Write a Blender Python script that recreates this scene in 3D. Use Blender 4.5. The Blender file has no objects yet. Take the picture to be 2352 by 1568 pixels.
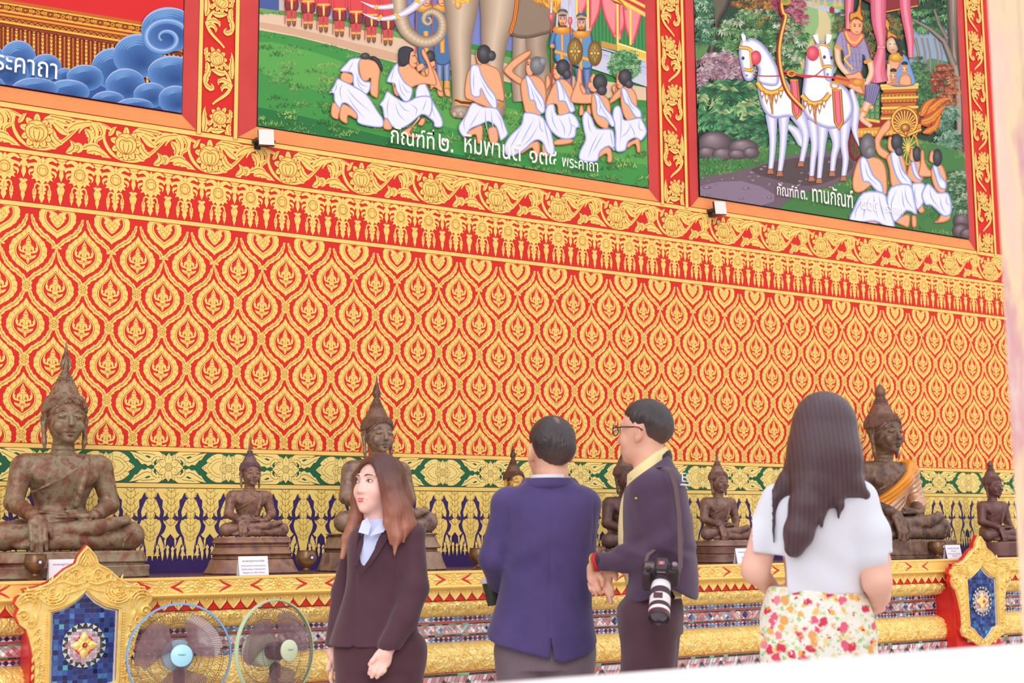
import bpy, math, random
import numpy as np
from mathutils import Vector, Matrix, geometry
random.seed(7); np.random.seed(7)
SC = bpy.context.scene
COL = SC.collection
# ------------------------------------------------------------------ camera
IW, IH = 2352.0, 1568.0
F = IW * 50.0 / 36.0
CX, CY = IW / 2, IH / 2
CAM = np.array([0.0, -7.1, 1.22])
_ex = np.array([0.83747809, 0.06674588, 0.54237942])
_up = np.array([-0.00831442, -0.99084171, 0.13477233])
_ey = np.cross(_up, _ex)
ROT = np.stack([_ex, _ey, _up])                 # world = ROT @ (right, down, forward)
cam = bpy.data.cameras.new('viewpoint')
cam.lens = 50.0; cam.sensor_width = 36.0; cam.clip_start = 0.05
cam.dof.use_dof = True; cam.dof.focus_distance = 7.2; cam.dof.aperture_fstop = 4.0
co = bpy.data.objects.new('viewpoint', cam); COL.objects.link(co)
_r, _u, _b = ROT @ [1, 0, 0], ROT @ [0, -1, 0], ROT @ [0, 0, -1]
co.matrix_world = Matrix(((_r[0], _u[0], _b[0], CAM[0]), (_r[1], _u[1], _b[1], CAM[1]),
                          (_r[2], _u[2], _b[2], CAM[2]), (0, 0, 0, 1)))
SC.camera = co
# ------------------------------------------------------------------ daylight
SC.view_settings.view_transform = 'Standard'; SC.view_settings.look = 'None'
SC.view_settings.exposure = -0.06; SC.view_settings.gamma = 1.0
wd = bpy.data.worlds.new('sky'); SC.world = wd; wd.use_nodes = True
_n = wd.node_tree.nodes; _l = wd.node_tree.links; _n.clear()
_tc = _n.new('ShaderNodeTexCoord'); _sx = _n.new('ShaderNodeSeparateXYZ')
_cr = _n.new('ShaderNodeValToRGB'); _bg = _n.new('ShaderNodeBackground'); _wo = _n.new('ShaderNodeOutputWorld')
_mr = _n.new('ShaderNodeMapRange'); _mr.inputs[1].default_value = -1; _mr.inputs[2].default_value = 1
_l.new(_tc.outputs['Generated'], _sx.inputs[0]); _l.new(_sx.outputs['Z'], _mr.inputs[0])
_l.new(_mr.outputs[0], _cr.inputs[0]); _l.new(_cr.outputs[0], _bg.inputs[0]); _l.new(_bg.outputs[0], _wo.inputs[0])
_e = _cr.color_ramp.elements
_e[0].position = 0.0; _e[0].color = (0.62, 0.55, 0.50, 1)
_e[1].position = 0.49; _e[1].color = (0.72, 0.66, 0.62, 1)
for _p, _c in ((0.53, (1.25, 1.22, 1.2, 1)), (0.75, (1.6, 1.62, 1.68, 1)), (1.0, (1.75, 1.8, 1.95, 1))):
    _k = _e.new(_p); _k.color = _c
_bg.inputs[1].default_value = 0.82
sun = bpy.data.lights.new('sun', 'SUN'); sun.energy = 1.1; sun.angle = math.radians(28); sun.color = (1.0, 0.96, 0.9)
so = bpy.data.objects.new('sun', sun); COL.objects.link(so)
so.rotation_euler = Vector((0.42, 0.80, -0.42)).to_track_quat('-Z', 'Y').to_euler()

# ------------------------------------------------------------------ helpers
def lin(c):
    c = np.asarray(c, float) / 255.0
    return np.where(c <= 0.04045, c / 12.92, ((c + 0.055) / 1.055) ** 2.4)

def ray(x, y):
    return ROT @ np.array([(x - CX) / F, (y - CY) / F, 1.0])
def wallpt(x, y, yy=0.0):
    """photo pixel -> point on the vertical plane y = yy"""
    r = ray(x, y); t = (yy - CAM[1]) / r[1]; return CAM + r * t
_h = np.linalg.inv(ROT)
def W2(pts, yy=0.0):
    p = np.asarray(pts, float)
    r = (ROT @ np.stack([(p[:, 0] - CX) / F, (p[:, 1] - CY) / F, np.ones(len(p))])).T
    t = (yy - CAM[1]) / r[:, 1]
    q = CAM + r * t[:, None]
    return q[:, [0, 2]]

def thing(name, label, cat, loc=(0, 0, 0), rotz=0.0, group=None):
    o = bpy.data.objects.new(name, None); COL.objects.link(o)
    o.location = loc; o.rotation_euler = (0, 0, rotz); o.empty_display_size = 0.05
    o['label'] = label; o['category'] = cat
    if group: o['group'] = group
    return o
def tag(o, label, cat, group=None):
    o['label'] = label; o['category'] = cat
    if group: o['group'] = group
    return o
def struct(o):
    o['kind'] = 'structure'; return o

def mesh_np(name, v, faces, mats, parent=None, col=None, smooth=False, uv=None, matidx=None):
    """v (n,3); faces: (m,3)/(m,4) array or list of lists"""
    me = bpy.data.meshes.new(name)
    v = np.asarray(v, np.float32)
    if isinstance(faces, np.ndarray):
        k = faces.shape[1]; m = len(faces)
        me.vertices.add(len(v)); me.vertices.foreach_set('co', v.ravel())
        me.loops.add(m * k); me.loops.foreach_set('vertex_index', faces.ravel().astype(np.int32))
        me.polygons.add(m)
        me.polygons.foreach_set('loop_start', np.arange(0, m * k, k, dtype=np.int32))
        me.polygons.foreach_set('loop_total', np.full(m, k, np.int32))
        me.update(calc_edges=True); me.validate()
    else:
        me.from_pydata([tuple(map(float, q)) for q in v], [], [list(map(int, f)) for f in faces]); me.update()
    if col is not None:
        a = me.color_attributes.new('Col', 'FLOAT_COLOR', 'POINT')
        c = np.ones((len(v), 4), np.float32); c[:, :3] = col; a.data.foreach_set('color', c.ravel())
    if smooth: me.polygons.foreach_set('use_smooth', np.ones(len(me.polygons), bool))
    for m in (mats if isinstance(mats, (list, tuple)) else [mats]): me.materials.append(m)
    if matidx is not None: me.polygons.foreach_set('material_index', np.asarray(matidx, np.int32))
    o = bpy.data.objects.new(name, me); COL.objects.link(o)
    if parent: o.parent = parent
    return o

def mat(name, col=None, rough=0.6, metal=0.0, vcol=False, var=None, vscale=8.0, bump=0.0, bscale=60.0, spec=0.5,
        bdetail=3.0, voro=False, sheen=0.0, vmap=None, emit=None, alpha=1.0, trans=0.0, aniso=None, coat=0.0):
    m = bpy.data.materials.new(name); m.use_nodes = True
    nt = m.node_tree; b = nt.nodes['Principled BSDF']; L = nt.links
    b.inputs['Roughness'].default_value = rough; b.inputs['Metallic'].default_value = metal
    b.inputs['Specular IOR Level'].default_value = spec
    if sheen: b.inputs['Sheen Weight'].default_value = sheen
    if coat: b.inputs['Coat Weight'].default_value = coat
    if alpha < 1: b.inputs['Alpha'].default_value = alpha
    if trans: b.inputs['Transmission Weight'].default_value = trans
    src = None
    tcn = nt.nodes.new('ShaderNodeTexCoord')
    if vcol:
        a = nt.nodes.new('ShaderNodeVertexColor'); a.layer_name = 'Col'; src = a.outputs['Color']
    if col is not None:
        b.inputs['Base Color'].default_value = (*lin(col), 1)
    if var is not None:
        nz = nt.nodes.new('ShaderNodeTexNoise'); nz.inputs['Scale'].default_value = vscale
        nz.inputs['Detail'].default_value = 6; nz.inputs['Roughness'].default_value = 0.6
        if vmap:
            vm = nt.nodes.new('ShaderNodeMapping'); vm.inputs['Scale'].default_value = vmap; L.new(tcn.outputs['Object'], vm.inputs[0]); L.new(vm.outputs[0], nz.inputs['Vector'])
        else: L.new(tcn.outputs['Object'], nz.inputs['Vector'])
        rp = nt.nodes.new('ShaderNodeValToRGB'); rp.color_ramp.elements[0].position = 0.36; rp.color_ramp.elements[1].position = 0.64
        L.new(nz.outputs['Fac'], rp.inputs[0])
        if vcol:
            mx = nt.nodes.new('ShaderNodeMix'); mx.data_type = 'RGBA'; mx.blend_type = 'MULTIPLY'; mx.inputs[0].default_value = 1.0
            rp.color_ramp.elements[0].color = (*var, 1); rp.color_ramp.elements[1].color = (1, 1, 1, 1)
            L.new(src, mx.inputs[6]); L.new(rp.outputs[0], mx.inputs[7]); src = mx.outputs[2]
        else:
            if np.ndim(var) == 1: var = [var]
            cs = [col] + list(var); el = rp.color_ramp.elements
            for i in range(len(cs) - 2): el.new(0.5)
            for i, c in enumerate(cs):
                el[i].position = 0.34 + 0.32 * i / (len(cs) - 1); el[i].color = (*lin(c), 1)
            src = rp.outputs[0]
    if src is not None: L.new(src, b.inputs['Base Color'])
    if bump:
        if voro:
            t = nt.nodes.new('ShaderNodeTexVoronoi'); t.feature = 'SMOOTH_F1'; t.inputs['Scale'].default_value = bscale; o = t.outputs['Distance']
        else:
            t = nt.nodes.new('ShaderNodeTexNoise'); t.inputs['Scale'].default_value = bscale
            t.inputs['Detail'].default_value = bdetail; o = t.outputs['Fac']
        if aniso:
            mp = nt.nodes.new('ShaderNodeMapping'); mp.inputs['Scale'].default_value = aniso
            L.new(tcn.outputs['Object'], mp.inputs[0]); L.new(mp.outputs[0], t.inputs['Vector'])
        else: L.new(tcn.outputs['Object'], t.inputs['Vector'])
        bp = nt.nodes.new('ShaderNodeBump'); bp.inputs['Strength'].default_value = bump; bp.inputs['Distance'].default_value = 0.01
        L.new(o, bp.inputs['Height']); L.new(bp.outputs[0], b.inputs['Normal'])
    if emit:
        b.inputs['Emission Color'].default_value = (*lin(emit[:3]), 1); b.inputs['Emission Strength'].default_value = emit[3]
    return m

# ------------------------------------------------------------------ 2-D curves and the flat painter
def cat(pts, n=6, closed=True):
    """Catmull-Rom through the points"""
    p = np.asarray(pts, float)
    if closed: q = np.vstack([p[-1:], p, p[:2]])
    else: q = np.vstack([2 * p[0] - p[1], p, 2 * p[-1] - p[-2]])
    out = []; t = np.linspace(0, 1, n, endpoint=False)[:, None]
    for i in range(1, len(q) - 2):
        a, b, c, d = q[i - 1], q[i], q[i + 1], q[i + 2]
        out.append(0.5 * (2 * b + (c - a) * t + (2 * a - 5 * b + 4 * c - d) * t ** 2 + (3 * b - a - 3 * c + d) * t ** 3))
    r = np.vstack(out)
    if not closed: r = np.vstack([r, p[-1:]])
    return r
def bez(*p, n=14):
    p = [np.asarray(q, float) for q in p]; t = np.linspace(0, 1, n)[:, None]
    while len(p) > 1: p = [a * (1 - t) + b * t for a, b in zip(p[:-1], p[1:])]
    return p[0]
def ell2(cx, cy, rx, ry=None, n=20, rot=0.0):
    ry = rx if ry is None else ry
    a = np.linspace(0, 2 * math.pi, n, endpoint=False)
    x, y = rx * np.cos(a), ry * np.sin(a); c, s = math.cos(rot), math.sin(rot)
    return np.stack([cx + x * c - y * s, cy + x * s + y * c], 1)
def mirx(p, cx=0.0):
    q = np.array(p, float); q[:, 0] = 2 * cx - q[:, 0]; return q[::-1]
def sym(half, cx=0.0):
    """closed outline from its right half, listed top to bottom"""
    h = np.asarray(half, float); return np.vstack([h, mirx(h, cx)])

class Paint:
    """flat painting: polygons laid over one another in the (x,z) plane"""
    def __init__(s, step=2e-5):
        s.v = []; s.c = []; s.t = []; s.n = 0; s.lay = 0.0; s.step = step; s.map = None
    def _push(s, p, col, tris, lay=None):
        p = np.asarray(p, float)
        if s.map: p = s.map(p)
        if lay is None: s.lay += s.step; lay = s.lay
        col = np.asarray(col, float)
        if col.ndim == 1: col = np.tile(lin(col), (len(p), 1))
        else: col = lin(col)
        s.v.append(np.column_stack([p[:, 0], -np.broadcast_to(lay, len(p)), p[:, 1]])); s.c.append(col)
        s.t.append(np.asarray(tris, int) + s.n); s.n += len(p)
    def poly(s, pts, col, sm=0, lay=None):
        p = np.asarray(pts, float)
        if sm: p = cat(p, sm)
        tr = geometry.tessellate_polygon([[Vector((q[0], q[1], 0)) for q in p]])
        if callable(col): col = np.array([col(*q) for q in p])
        if len(tr): s._push(p, col, tr, lay)
    def fan(s, pts, c_edge, c_mid, mid=None, sm=0, rings=3, lay=None, pw=1.0):
        """star-shaped form with a colour running from rim to middle"""
        p = np.asarray(pts, float)
        if sm: p = cat(p, sm)
        m = p.mean(0) if mid is None else np.asarray(mid, float)
        n = len(p); V = []; C = []; T = []
        ce, cm = np.asarray(c_edge, float), np.asarray(c_mid, float)
        for k in range(rings):
            f = k / rings; V.append(p * (1 - f) + m * f); C.append(np.tile(ce + (cm - ce) * f ** pw, (n, 1)))
            for i in range(n):
                a, b = k * n + i, k * n + (i + 1) % n
                if k < rings - 1: T += [(a, b, b + n), (a, b + n, a + n)]
                else: T.append((a, b, rings * n))
        V.append(m[None]); C.append(cm[None])
        s._push(np.vstack(V), np.vstack(C), T, lay)
    def line(s, pts, w, col, sm=0, closed=False, lay=None, col2=None, taper=None):
        """ribbon along pts; w scalar or per-point; col2 = colour along the middle"""
        p = np.asarray(pts, float)
        if np.ndim(w) == 0 and w < .003: w = w * 1.5
        if sm: p = cat(p, sm, closed)
        if closed: p = np.vstack([p, p[:1]])
        d = np.gradient(p, axis=0); L = np.hypot(d[:, 0], d[:, 1]) + 1e-12
        nrm = np.stack([-d[:, 1], d[:, 0]], 1) / L[:, None]
        t = np.linspace(0, 1, len(p))
        ww = np.interp(t, np.linspace(0, 1, len(w)), w) if np.ndim(w) else np.full(len(p), w)
        if taper: ww = ww * np.clip(np.minimum(t, 1 - t) / taper, 0.05, 1)
        n = len(p); a = p + nrm * ww[:, None] / 2; b = p - nrm * ww[:, None] / 2
        if col2 is None:
            T = [(i, i + 1, n + i + 1) for i in range(n - 1)] + [(i, n + i + 1, n + i) for i in range(n - 1)]
            s._push(np.vstack([a, b]), col, T, lay)
        else:
            T = []
            for o in (0, n):
                T += [(o + i, o + i + 1, o + n + i + 1) for i in range(n - 1)] + [(o + i, o + n + i + 1, o + n + i) for i in range(n - 1)]
            c = np.vstack([np.tile(np.asarray(col, float), (n, 1)), np.tile(np.asarray(col2, float), (n, 1)), np.tile(np.asarray(col, float), (n, 1))])
            s._push(np.vstack([a, p, b]), c, T, lay)
    def quad(s, x0, z0, x1, z1, col, lay=None):
        s._push([(x0, z0), (x1, z0), (x1, z1), (x0, z1)], col, [(0, 1, 2), (0, 2, 3)], lay)
    def batch(s, V, C, T, lay=None):
        s._push(V, C, T, lay)
    def arrays(s):
        return np.vstack(s.v), np.vstack(s.c), np.vstack(s.t)
    def stamp(s, o, places, clip=None):
        """repeat painter o at (x, z, sx, sz) places, each copy on top of what is there"""
        v, c, t = o.arrays(); base = s.lay
        for (x, z, sx, sz) in places:
            q = v * [sx, 1, sz] + [x, -base, z]
            if clip:
                q[:, 0] = np.clip(q[:, 0], clip[0], clip[1]); q[:, 2] = np.clip(q[:, 2], clip[2], clip[3])
            s.v.append(q); s.c.append(c); s.t.append(t + s.n); s.n += len(q)
        s.lay = base + o.lay + s.step
    def build(s, name, m, parent=None, y=0.0):
        v, c, t = s.arrays(); v = v + [0, y, 0]
        # throw away collapsed triangles, face all of them to the room (-y)
        a, b, d = v[t[:, 0]], v[t[:, 1]], v[t[:, 2]]
        ar = (b[:, 0] - a[:, 0]) * (d[:, 2] - a[:, 2]) - (b[:, 2] - a[:, 2]) * (d[:, 0] - a[:, 0])
        k = np.abs(ar) > 1e-10; t = t[k]; ar = ar[k]
        t[ar < 0] = t[ar < 0][:, ::-1]
        return mesh_np(name, v, t, m, parent, col=c)

def leaf(P, c, w, col, line=None, serr=3, side=1, vein=True, fat=0.35, lay=None):
    """flame leaf (kranok): body along centre line c, one edge cut into teeth"""
    c = np.asarray(c, float); n = 4 * serr + 9
    t = np.linspace(0, 1, n); seg = np.r_[0, np.cumsum(np.hypot(*np.diff(c, axis=0).T))]; seg /= seg[-1]
    p = np.stack([np.interp(t, seg, c[:, 0]), np.interp(t, seg, c[:, 1])], 1)
    d = np.gradient(p, axis=0); nr = np.stack([-d[:, 1], d[:, 0]], 1) / (np.hypot(d[:, 0], d[:, 1])[:, None] + 1e-12)
    prof = np.where(t < fat, np.sin(t / fat * math.pi / 2) * 0.75 + 0.25, np.cos((t - fat) / (1 - fat) * math.pi / 2) ** 0.9)
    saw = 1 - 0.42 * ((t * serr * 1.15 - 0.3) % 1.0) * (t > 0.25)
    tan = d / (np.hypot(d[:, 0], d[:, 1])[:, None] + 1e-12)
    A = p + nr * (prof * saw * w * 0.55 * side)[:, None] + tan * ((1 - saw) * -w * 0.25)[:, None]
    B = p - nr * (prof * w * 0.45 * side)[:, None]
    P.poly(np.vstack([A, B[::-1]]), col, lay=lay)
    if line is not None and vein:
        k = slice(1, int(n * 0.85)); P.line(p[k] + nr[k] * (0.08 * w * side * prof[k])[:, None], w * 0.07, line)

# ------------------------------------------------------------------ signed-distance modelling -> one closed skin
def axis(lo, hi, h, fine=()):
    x = [lo]
    while x[-1] < hi:
        st = h
        for a, b, hf in fine:
            if a - h <= x[-1] <= b: st = hf
        x.append(x[-1] + st)
    return np.array(x)
class SDF:
    def __init__(s, lo, hi, h, fx=(), fy=(), fz=()):
        s.ax = [axis(lo[0], hi[0], h, fx), axis(lo[1], hi[1], h, fy), axis(lo[2], hi[2], h, fz)]
        s.h = h; s.f = np.full([len(a) for a in s.ax], 9.0, np.float32)
    def _blk(s, lo, hi, pad):
        sl = []
        for a, l, u in zip(s.ax, lo, hi):
            i = max(0, np.searchsorted(a, l - pad) - 1); j = min(len(a), np.searchsorted(a, u + pad) + 1); sl.append(slice(i, max(j, i)))
        X, Y, Z = [a[q].astype(np.float32) for a, q in zip(s.ax, sl)]
        return tuple(sl), X[:, None, None], Y[None, :, None], Z[None, None, :]
    def _comb(s, sl, d, k, mode):
        f = s.f[sl]
        if f.size == 0: return
        if mode == 'u':
            if k > 0:
                hh = np.clip(0.5 + 0.5 * (f - d) / k, 0, 1); r = f + (d - f) * hh - k * hh * (1 - hh)
            else: r = np.minimum(f, d)
        else:
            if k > 0:
                hh = np.clip(0.5 - 0.5 * (f + d) / k, 0, 1); r = f + (-d - f) * hh + k * hh * (1 - hh)
            else: r = np.maximum(f, -d)
        s.f[sl] = r
    def cone(s, a, b, ra, rb=None, k=0.0, mode='u', flat=None):
        rb = ra if rb is None else rb
        a, b = np.asarray(a, float), np.asarray(b, float); R = max(ra, rb)
        sl, X, Y, Z = s._blk(np.minimum(a, b) - R, np.maximum(a, b) + R, 2 * k + 2 * s.h)
        ab = b - a; L = ab.dot(ab) + 1e-12
        t = np.clip(((X - a[0]) * ab[0] + (Y - a[1]) * ab[1] + (Z - a[2]) * ab[2]) / L, 0, 1)
        d = np.sqrt((X - a[0] - t * ab[0]) ** 2 + (Y - a[1] - t * ab[1]) ** 2 + (Z - a[2] - t * ab[2]) ** 2) - (ra + (rb - ra) * t)
        s._comb(sl, d, k, mode)
    def path(s, pts, rad, k=0.0, mode='u'):
        rad = [rad] * len(pts) if np.ndim(rad) == 0 else rad
        for i in range(len(pts) - 1): s.cone(pts[i], pts[i + 1], rad[i], rad[i + 1], k, mode)
    def ell(s, c, r, k=0.0, mode='u', rot=None):
        c, r = np.asarray(c, float), np.asarray(r, float); R = r.max() if rot is not None else r
        sl, X, Y, Z = s._blk(c - R, c + R, 2 * k + 2 * s.h)
        x, y, z = X - c[0], Y - c[1], Z - c[2]
        if rot is not None:
            M = np.array(rot.to_3x3()).T if hasattr(rot, 'to_3x3') else np.array(rot)
            x, y, z = (M[0, 0] * x + M[0, 1] * y + M[0, 2] * z, M[1, 0] * x + M[1, 1] * y + M[1, 2] * z, M[2, 0] * x + M[2, 1] * y + M[2, 2] * z)
        k0 = np.sqrt((x / r[0]) ** 2 + (y / r[1]) ** 2 + (z / r[2]) ** 2)
        k1 = np.sqrt((x / r[0] ** 2) ** 2 + (y / r[1] ** 2) ** 2 + (z / r[2] ** 2) ** 2) + 1e-9
        s._comb(sl, k0 * (k0 - 1) / k1, k, mode)
    def loft(s, sec, k=0.0, mode='u', n=2.0, fold=None, sm=True, twist=0.0):
        """stack of oval slices (z, cx, cy, rx, ry)"""
        q = np.asarray(sorted(sec), float)
        if sm: q = cat(q, 8, closed=False); q = q[np.argsort(q[:, 0])]
        z0, z1 = q[0, 0], q[-1, 0]; R = q[:, 3:5].max()
        lo = np.array([(q[:, 1] - q[:, 3]).min(), (q[:, 2] - q[:, 4]).min(), z0]); hi = np.array([(q[:, 1] + q[:, 3]).max(), (q[:, 2] + q[:, 4]).max(), z1])
        sl, X, Y, Z = s._blk(lo, hi, 2 * k + 4 * s.h)
        z = Z.ravel(); g = [np.interp(z, q[:, 0], q[:, i])[None, None, :] for i in range(1, 5)]
        u, v = np.abs(X - g[0]) / g[2], np.abs(Y - g[1]) / g[3]
        if n == 2.0: rr = np.sqrt(u * u + v * v)
        else: rr = (u ** n + v ** n) ** (1.0 / n)
        d = (rr - 1) * np.minimum(g[2], g[3])
        if fold is not None: d = d + fold(X, Y, Z)
        d = np.maximum(d, np.maximum(Z - z1, z0 - Z))
        s._comb(sl, d.astype(np.float32), k, mode)
    def box(s, c, r, rd=0.0, k=0.0, mode='u', rot=None):
        c, r = np.asarray(c, float), np.asarray(r, float); R = np.linalg.norm(r) if rot is not None else r
        sl, X, Y, Z = s._blk(c - R, c + R, 2 * k + 2 * s.h)
        x, y, z = X - c[0], Y - c[1], Z - c[2]
        if rot is not None:
            M = np.array(rot.to_3x3()).T if hasattr(rot, 'to_3x3') else np.array(rot)
            x, y, z = (M[0, 0] * x + M[0, 1] * y + M[0, 2] * z, M[1, 0] * x + M[1, 1] * y + M[1, 2] * z, M[2, 0] * x + M[2, 1] * y + M[2, 2] * z)
        a, b, e = np.abs(x) - r[0] + rd, np.abs(y) - r[1] + rd, np.abs(z) - r[2] + rd
        d = np.sqrt(np.maximum(a, 0) ** 2 + np.maximum(b, 0) ** 2 + np.maximum(e, 0) ** 2) + np.minimum(np.maximum(a, np.maximum(b, e)), 0) - rd
        s._comb(sl, d, k, mode)
    def warp(s, fn, lo, hi):
        """add fn(X,Y,Z) to the field inside a box (folds, curls, locks)"""
        sl, X, Y, Z = s._blk(np.asarray(lo, float), np.asarray(hi, float), 0)
        s.f[sl] += fn(X, Y, Z).astype(np.float32)
    def cut(s, fn):
        """keep only where fn < 0"""
        X, Y, Z = s.ax[0][:, None, None], s.ax[1][None, :, None], s.ax[2][None, None, :]
        s.f = np.maximum(s.f, fn(X, Y, Z).astype(np.float32))
    def mesh(s):
        f = s.f; nx, ny, nz = f.shape; ax = s.ax
        g = f < 0
        cnt = np.zeros((nx - 1, ny - 1, nz - 1), np.int8)
        for i in (0, 1):
            for j in (0, 1):
                for k in (0, 1): cnt += g[i:nx - 1 + i, j:ny - 1 + j, k:nz - 1 + k]
        I, J, K = np.nonzero((cnt > 0) & (cnt < 8))
        idx = -np.ones((nx - 1, ny - 1, nz - 1), np.int32); idx[I, J, K] = np.arange(len(I))
        acc = np.zeros((len(I), 3)); num = np.zeros(len(I))
        cs = [(a, b, c) for a in (0, 1) for b in (0, 1) for c in (0, 1)]
        for a in cs:
            for ax_i in range(3):
                if a[ax_i]: continue
                b = list(a); b[ax_i] = 1
                fa = f[I + a[0], J + a[1], K + a[2]]; fb = f[I + b[0], J + b[1], K + b[2]]
                m = (fa < 0) != (fb < 0)
                t = np.where(m, fa / np.where(m, fa - fb, 1), 0)
                pa = np.stack([ax[0][I + a[0]], ax[1][J + a[1]], ax[2][K + a[2]]], 1)
                pb = np.stack([ax[0][I + b[0]], ax[1][J + b[1]], ax[2][K + b[2]]], 1)
                acc += np.where(m[:, None], pa + (pb - pa) * t[:, None], 0); num += m
        V = acc / num[:, None]
        Q = []
        for a in range(3):
            b, c = (a + 1) % 3, (a + 2) % 3
            s0 = [slice(None)] * 3; s1 = [slice(None)] * 3
            s0[a] = slice(0, f.shape[a] - 1); s1[a] = slice(1, f.shape[a])
            for q in (b, c): s0[q] = slice(1, f.shape[q] - 1); s1[q] = slice(1, f.shape[q] - 1)
            ga, gb = g[tuple(s0)], g[tuple(s1)]
            P = np.argwhere(ga != gb); up = ga[tuple(P.T)]
            P = P.copy()
            P[:, b] += 1; P[:, c] += 1
            def cell(db, dc):
                q = P.copy(); q[:, b] += db; q[:, c] += dc; return idx[q[:, 0], q[:, 1], q[:, 2]]
            q = np.stack([cell(-1, -1), cell(0, -1), cell(0, 0), cell(-1, 0)], 1)
            q[~up] = q[~up][:, ::-1]; Q.append(q)
        Q = np.vstack(Q); Q = Q[(Q >= 0).all(1)]
        return V, Q
    def build(s, name, m, parent=None, scale=1.0, col=None, it=1):
        V, Q = s.mesh()
        for _ in range(it):                                    # light relaxation
            A = np.zeros_like(V); N = np.zeros(len(V))
            for i in range(4):
                a, b = Q[:, i], Q[:, (i + 1) % 4]
                np.add.at(A, a, V[b]); np.add.at(N, a, 1)
            V = np.where(N[:, None] > 0, 0.5 * V + 0.5 * A / np.maximum(N, 1)[:, None], V)
        c = col(V) if col is not None else None
        return mesh_np(name, V * scale, Q, m, parent, col=c, smooth=True)

# ------------------------------------------------------------------ small solid builders (numpy lists)
class MB:
    def __init__(s): s.v = []; s.f = []
    def add(s, v, f):
        n = len(s.v); s.v += [tuple(map(float, q)) for q in v]; s.f += [[i + n for i in q] for q in f]; return s
    def box(s, c, r, M=None):
        v = [Vector((c[0] + a * r[0], c[1] + b * r[1], c[2] + d * r[2])) if M is None else Vector(c) + M @ Vector((a * r[0], b * r[1], d * r[2]))
             for a in (-1, 1) for b in (-1, 1) for d in (-1, 1)]
        return s.add(v, [(0, 1, 3, 2), (4, 6, 7, 5), (0, 4, 5, 1), (2, 3, 7, 6), (0, 2, 6, 4), (1, 5, 7, 3)])
    def tube(s, pts, r, n=8, closed=False, cap=True):
        P = [Vector(p) for p in pts]; m = len(P); rr = r if np.ndim(r) else [r] * m
        V = []; fr = None
        for i, p in enumerate(P):
            a = P[(i - 1) % m] if closed or i else p; b = P[(i + 1) % m] if closed or i < m - 1 else p
            t = (b - a).normalized()
            if fr is None:
                u = t.orthogonal().normalized()
            else:
                u = (fr - t * fr.dot(t))
                u = u.normalized() if u.length > 1e-6 else t.orthogonal().normalized()
            fr = u; w = t.cross(u)
            V += [p + (u * math.cos(2 * math.pi * k / n) + w * math.sin(2 * math.pi * k / n)) * rr[i] for k in range(n)]
        Fc = []
        for i in range(m if closed else m - 1):
            j = (i + 1) % m
            for k in range(n): Fc.append((i * n + k, i * n + (k + 1) % n, j * n + (k + 1) % n, j * n + k))
        if cap and not closed: Fc += [list(range(n))[::-1], list(range((m - 1) * n, m * n))]
        return s.add(V, Fc)
    def lathe(s, prof, n=32, c=(0, 0, 0), M=None, sq=1.0, cap=True):
        """profile of (r, z) turned round z"""
        V = []; Fc = []
        for r, z in prof:
            for k in range(n):
                q = Vector((r * math.cos(2 * math.pi * k / n), sq * r * math.sin(2 * math.pi * k / n), z))
                V.append(Vector(c) + (M @ q if M is not None else q))
        for i in range(len(prof) - 1):
            for k in range(n): Fc.append((i * n + k, i * n + (k + 1) % n, (i + 1) * n + (k + 1) % n, (i + 1) * n + k))
        if cap: Fc += [list(range(n))[::-1], list(range((len(prof) - 1) * n, len(prof) * n))]
        return s.add(V, Fc)
    def prism(s, outline, y0, y1, M=None, T=None):
        """outline in (x,z), pushed from y0 to y1"""
        o = np.asarray(outline, float); n = len(o)
        V = [(a, y0, b) for a, b in o] + [(a, y1, b) for a, b in o]
        if M is not None: V = [M @ Vector(q) for q in V]
        if T is not None: V = [Vector(q) + Vector(T) for q in V]
        tr = geometry.tessellate_polygon([[Vector((q[0], q[1], 0)) for q in o]])
        Fc = [tuple(t) for t in tr] + [tuple(i + n for i in t[::-1]) for t in tr] + [(i, (i + 1) % n, n + (i + 1) % n, n + i) for i in range(n)]
        return s.add(V, Fc)
    def sweep(s, prof, x0, x1, xs=None):
        """profile of (y,z) drawn along x"""
        p = np.asarray(prof, float); n = len(p); xs = [x0, x1] if xs is None else xs
        V = [(x, a, b) for x in xs for a, b in p]
        Fc = [(i * n + k, i * n + k + 1, (i + 1) * n + k + 1, (i + 1) * n + k) for i in range(len(xs) - 1) for k in range(n - 1)]
        Fc += [list(range(n)), list(range((len(xs) - 1) * n, len(xs) * n))[::-1]]
        return s.add(V, Fc)
    def ball(s, c, r, nu=12, nv=8, M=None):
        r = (r, r, r) if np.ndim(r) == 0 else r
        V = []; Fc = []
        for i in range(nv + 1):
            a = math.pi * i / nv
            for k in range(nu):
                b = 2 * math.pi * k / nu; q = Vector((r[0] * math.sin(a) * math.cos(b), r[1] * math.sin(a) * math.sin(b), r[2] * math.cos(a)))
                V.append(Vector(c) + (M @ q if M is not None else q))
        for i in range(nv):
            for k in range(nu): Fc.append((i * nu + k, (i + 1) * nu + k, (i + 1) * nu + (k + 1) % nu, i * nu + (k + 1) % nu))
        return s.add(V, Fc)
    def build(s, name, m, parent=None, smooth=True, col=None):
        import bmesh
        o = mesh_np(name, np.array(s.v), s.f, m, parent, smooth=smooth)
        bm = bmesh.new(); bm.from_mesh(o.data); bmesh.ops.remove_doubles(bm, verts=bm.verts, dist=1e-6)
        bmesh.ops.recalc_face_normals(bm, faces=bm.faces)
        if smooth:
            for e in bm.edges: e.smooth = not (len(e.link_faces) == 2 and e.calc_face_angle(0) > 0.7)
        bm.to_mesh(o.data); bm.free(); return o

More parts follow.
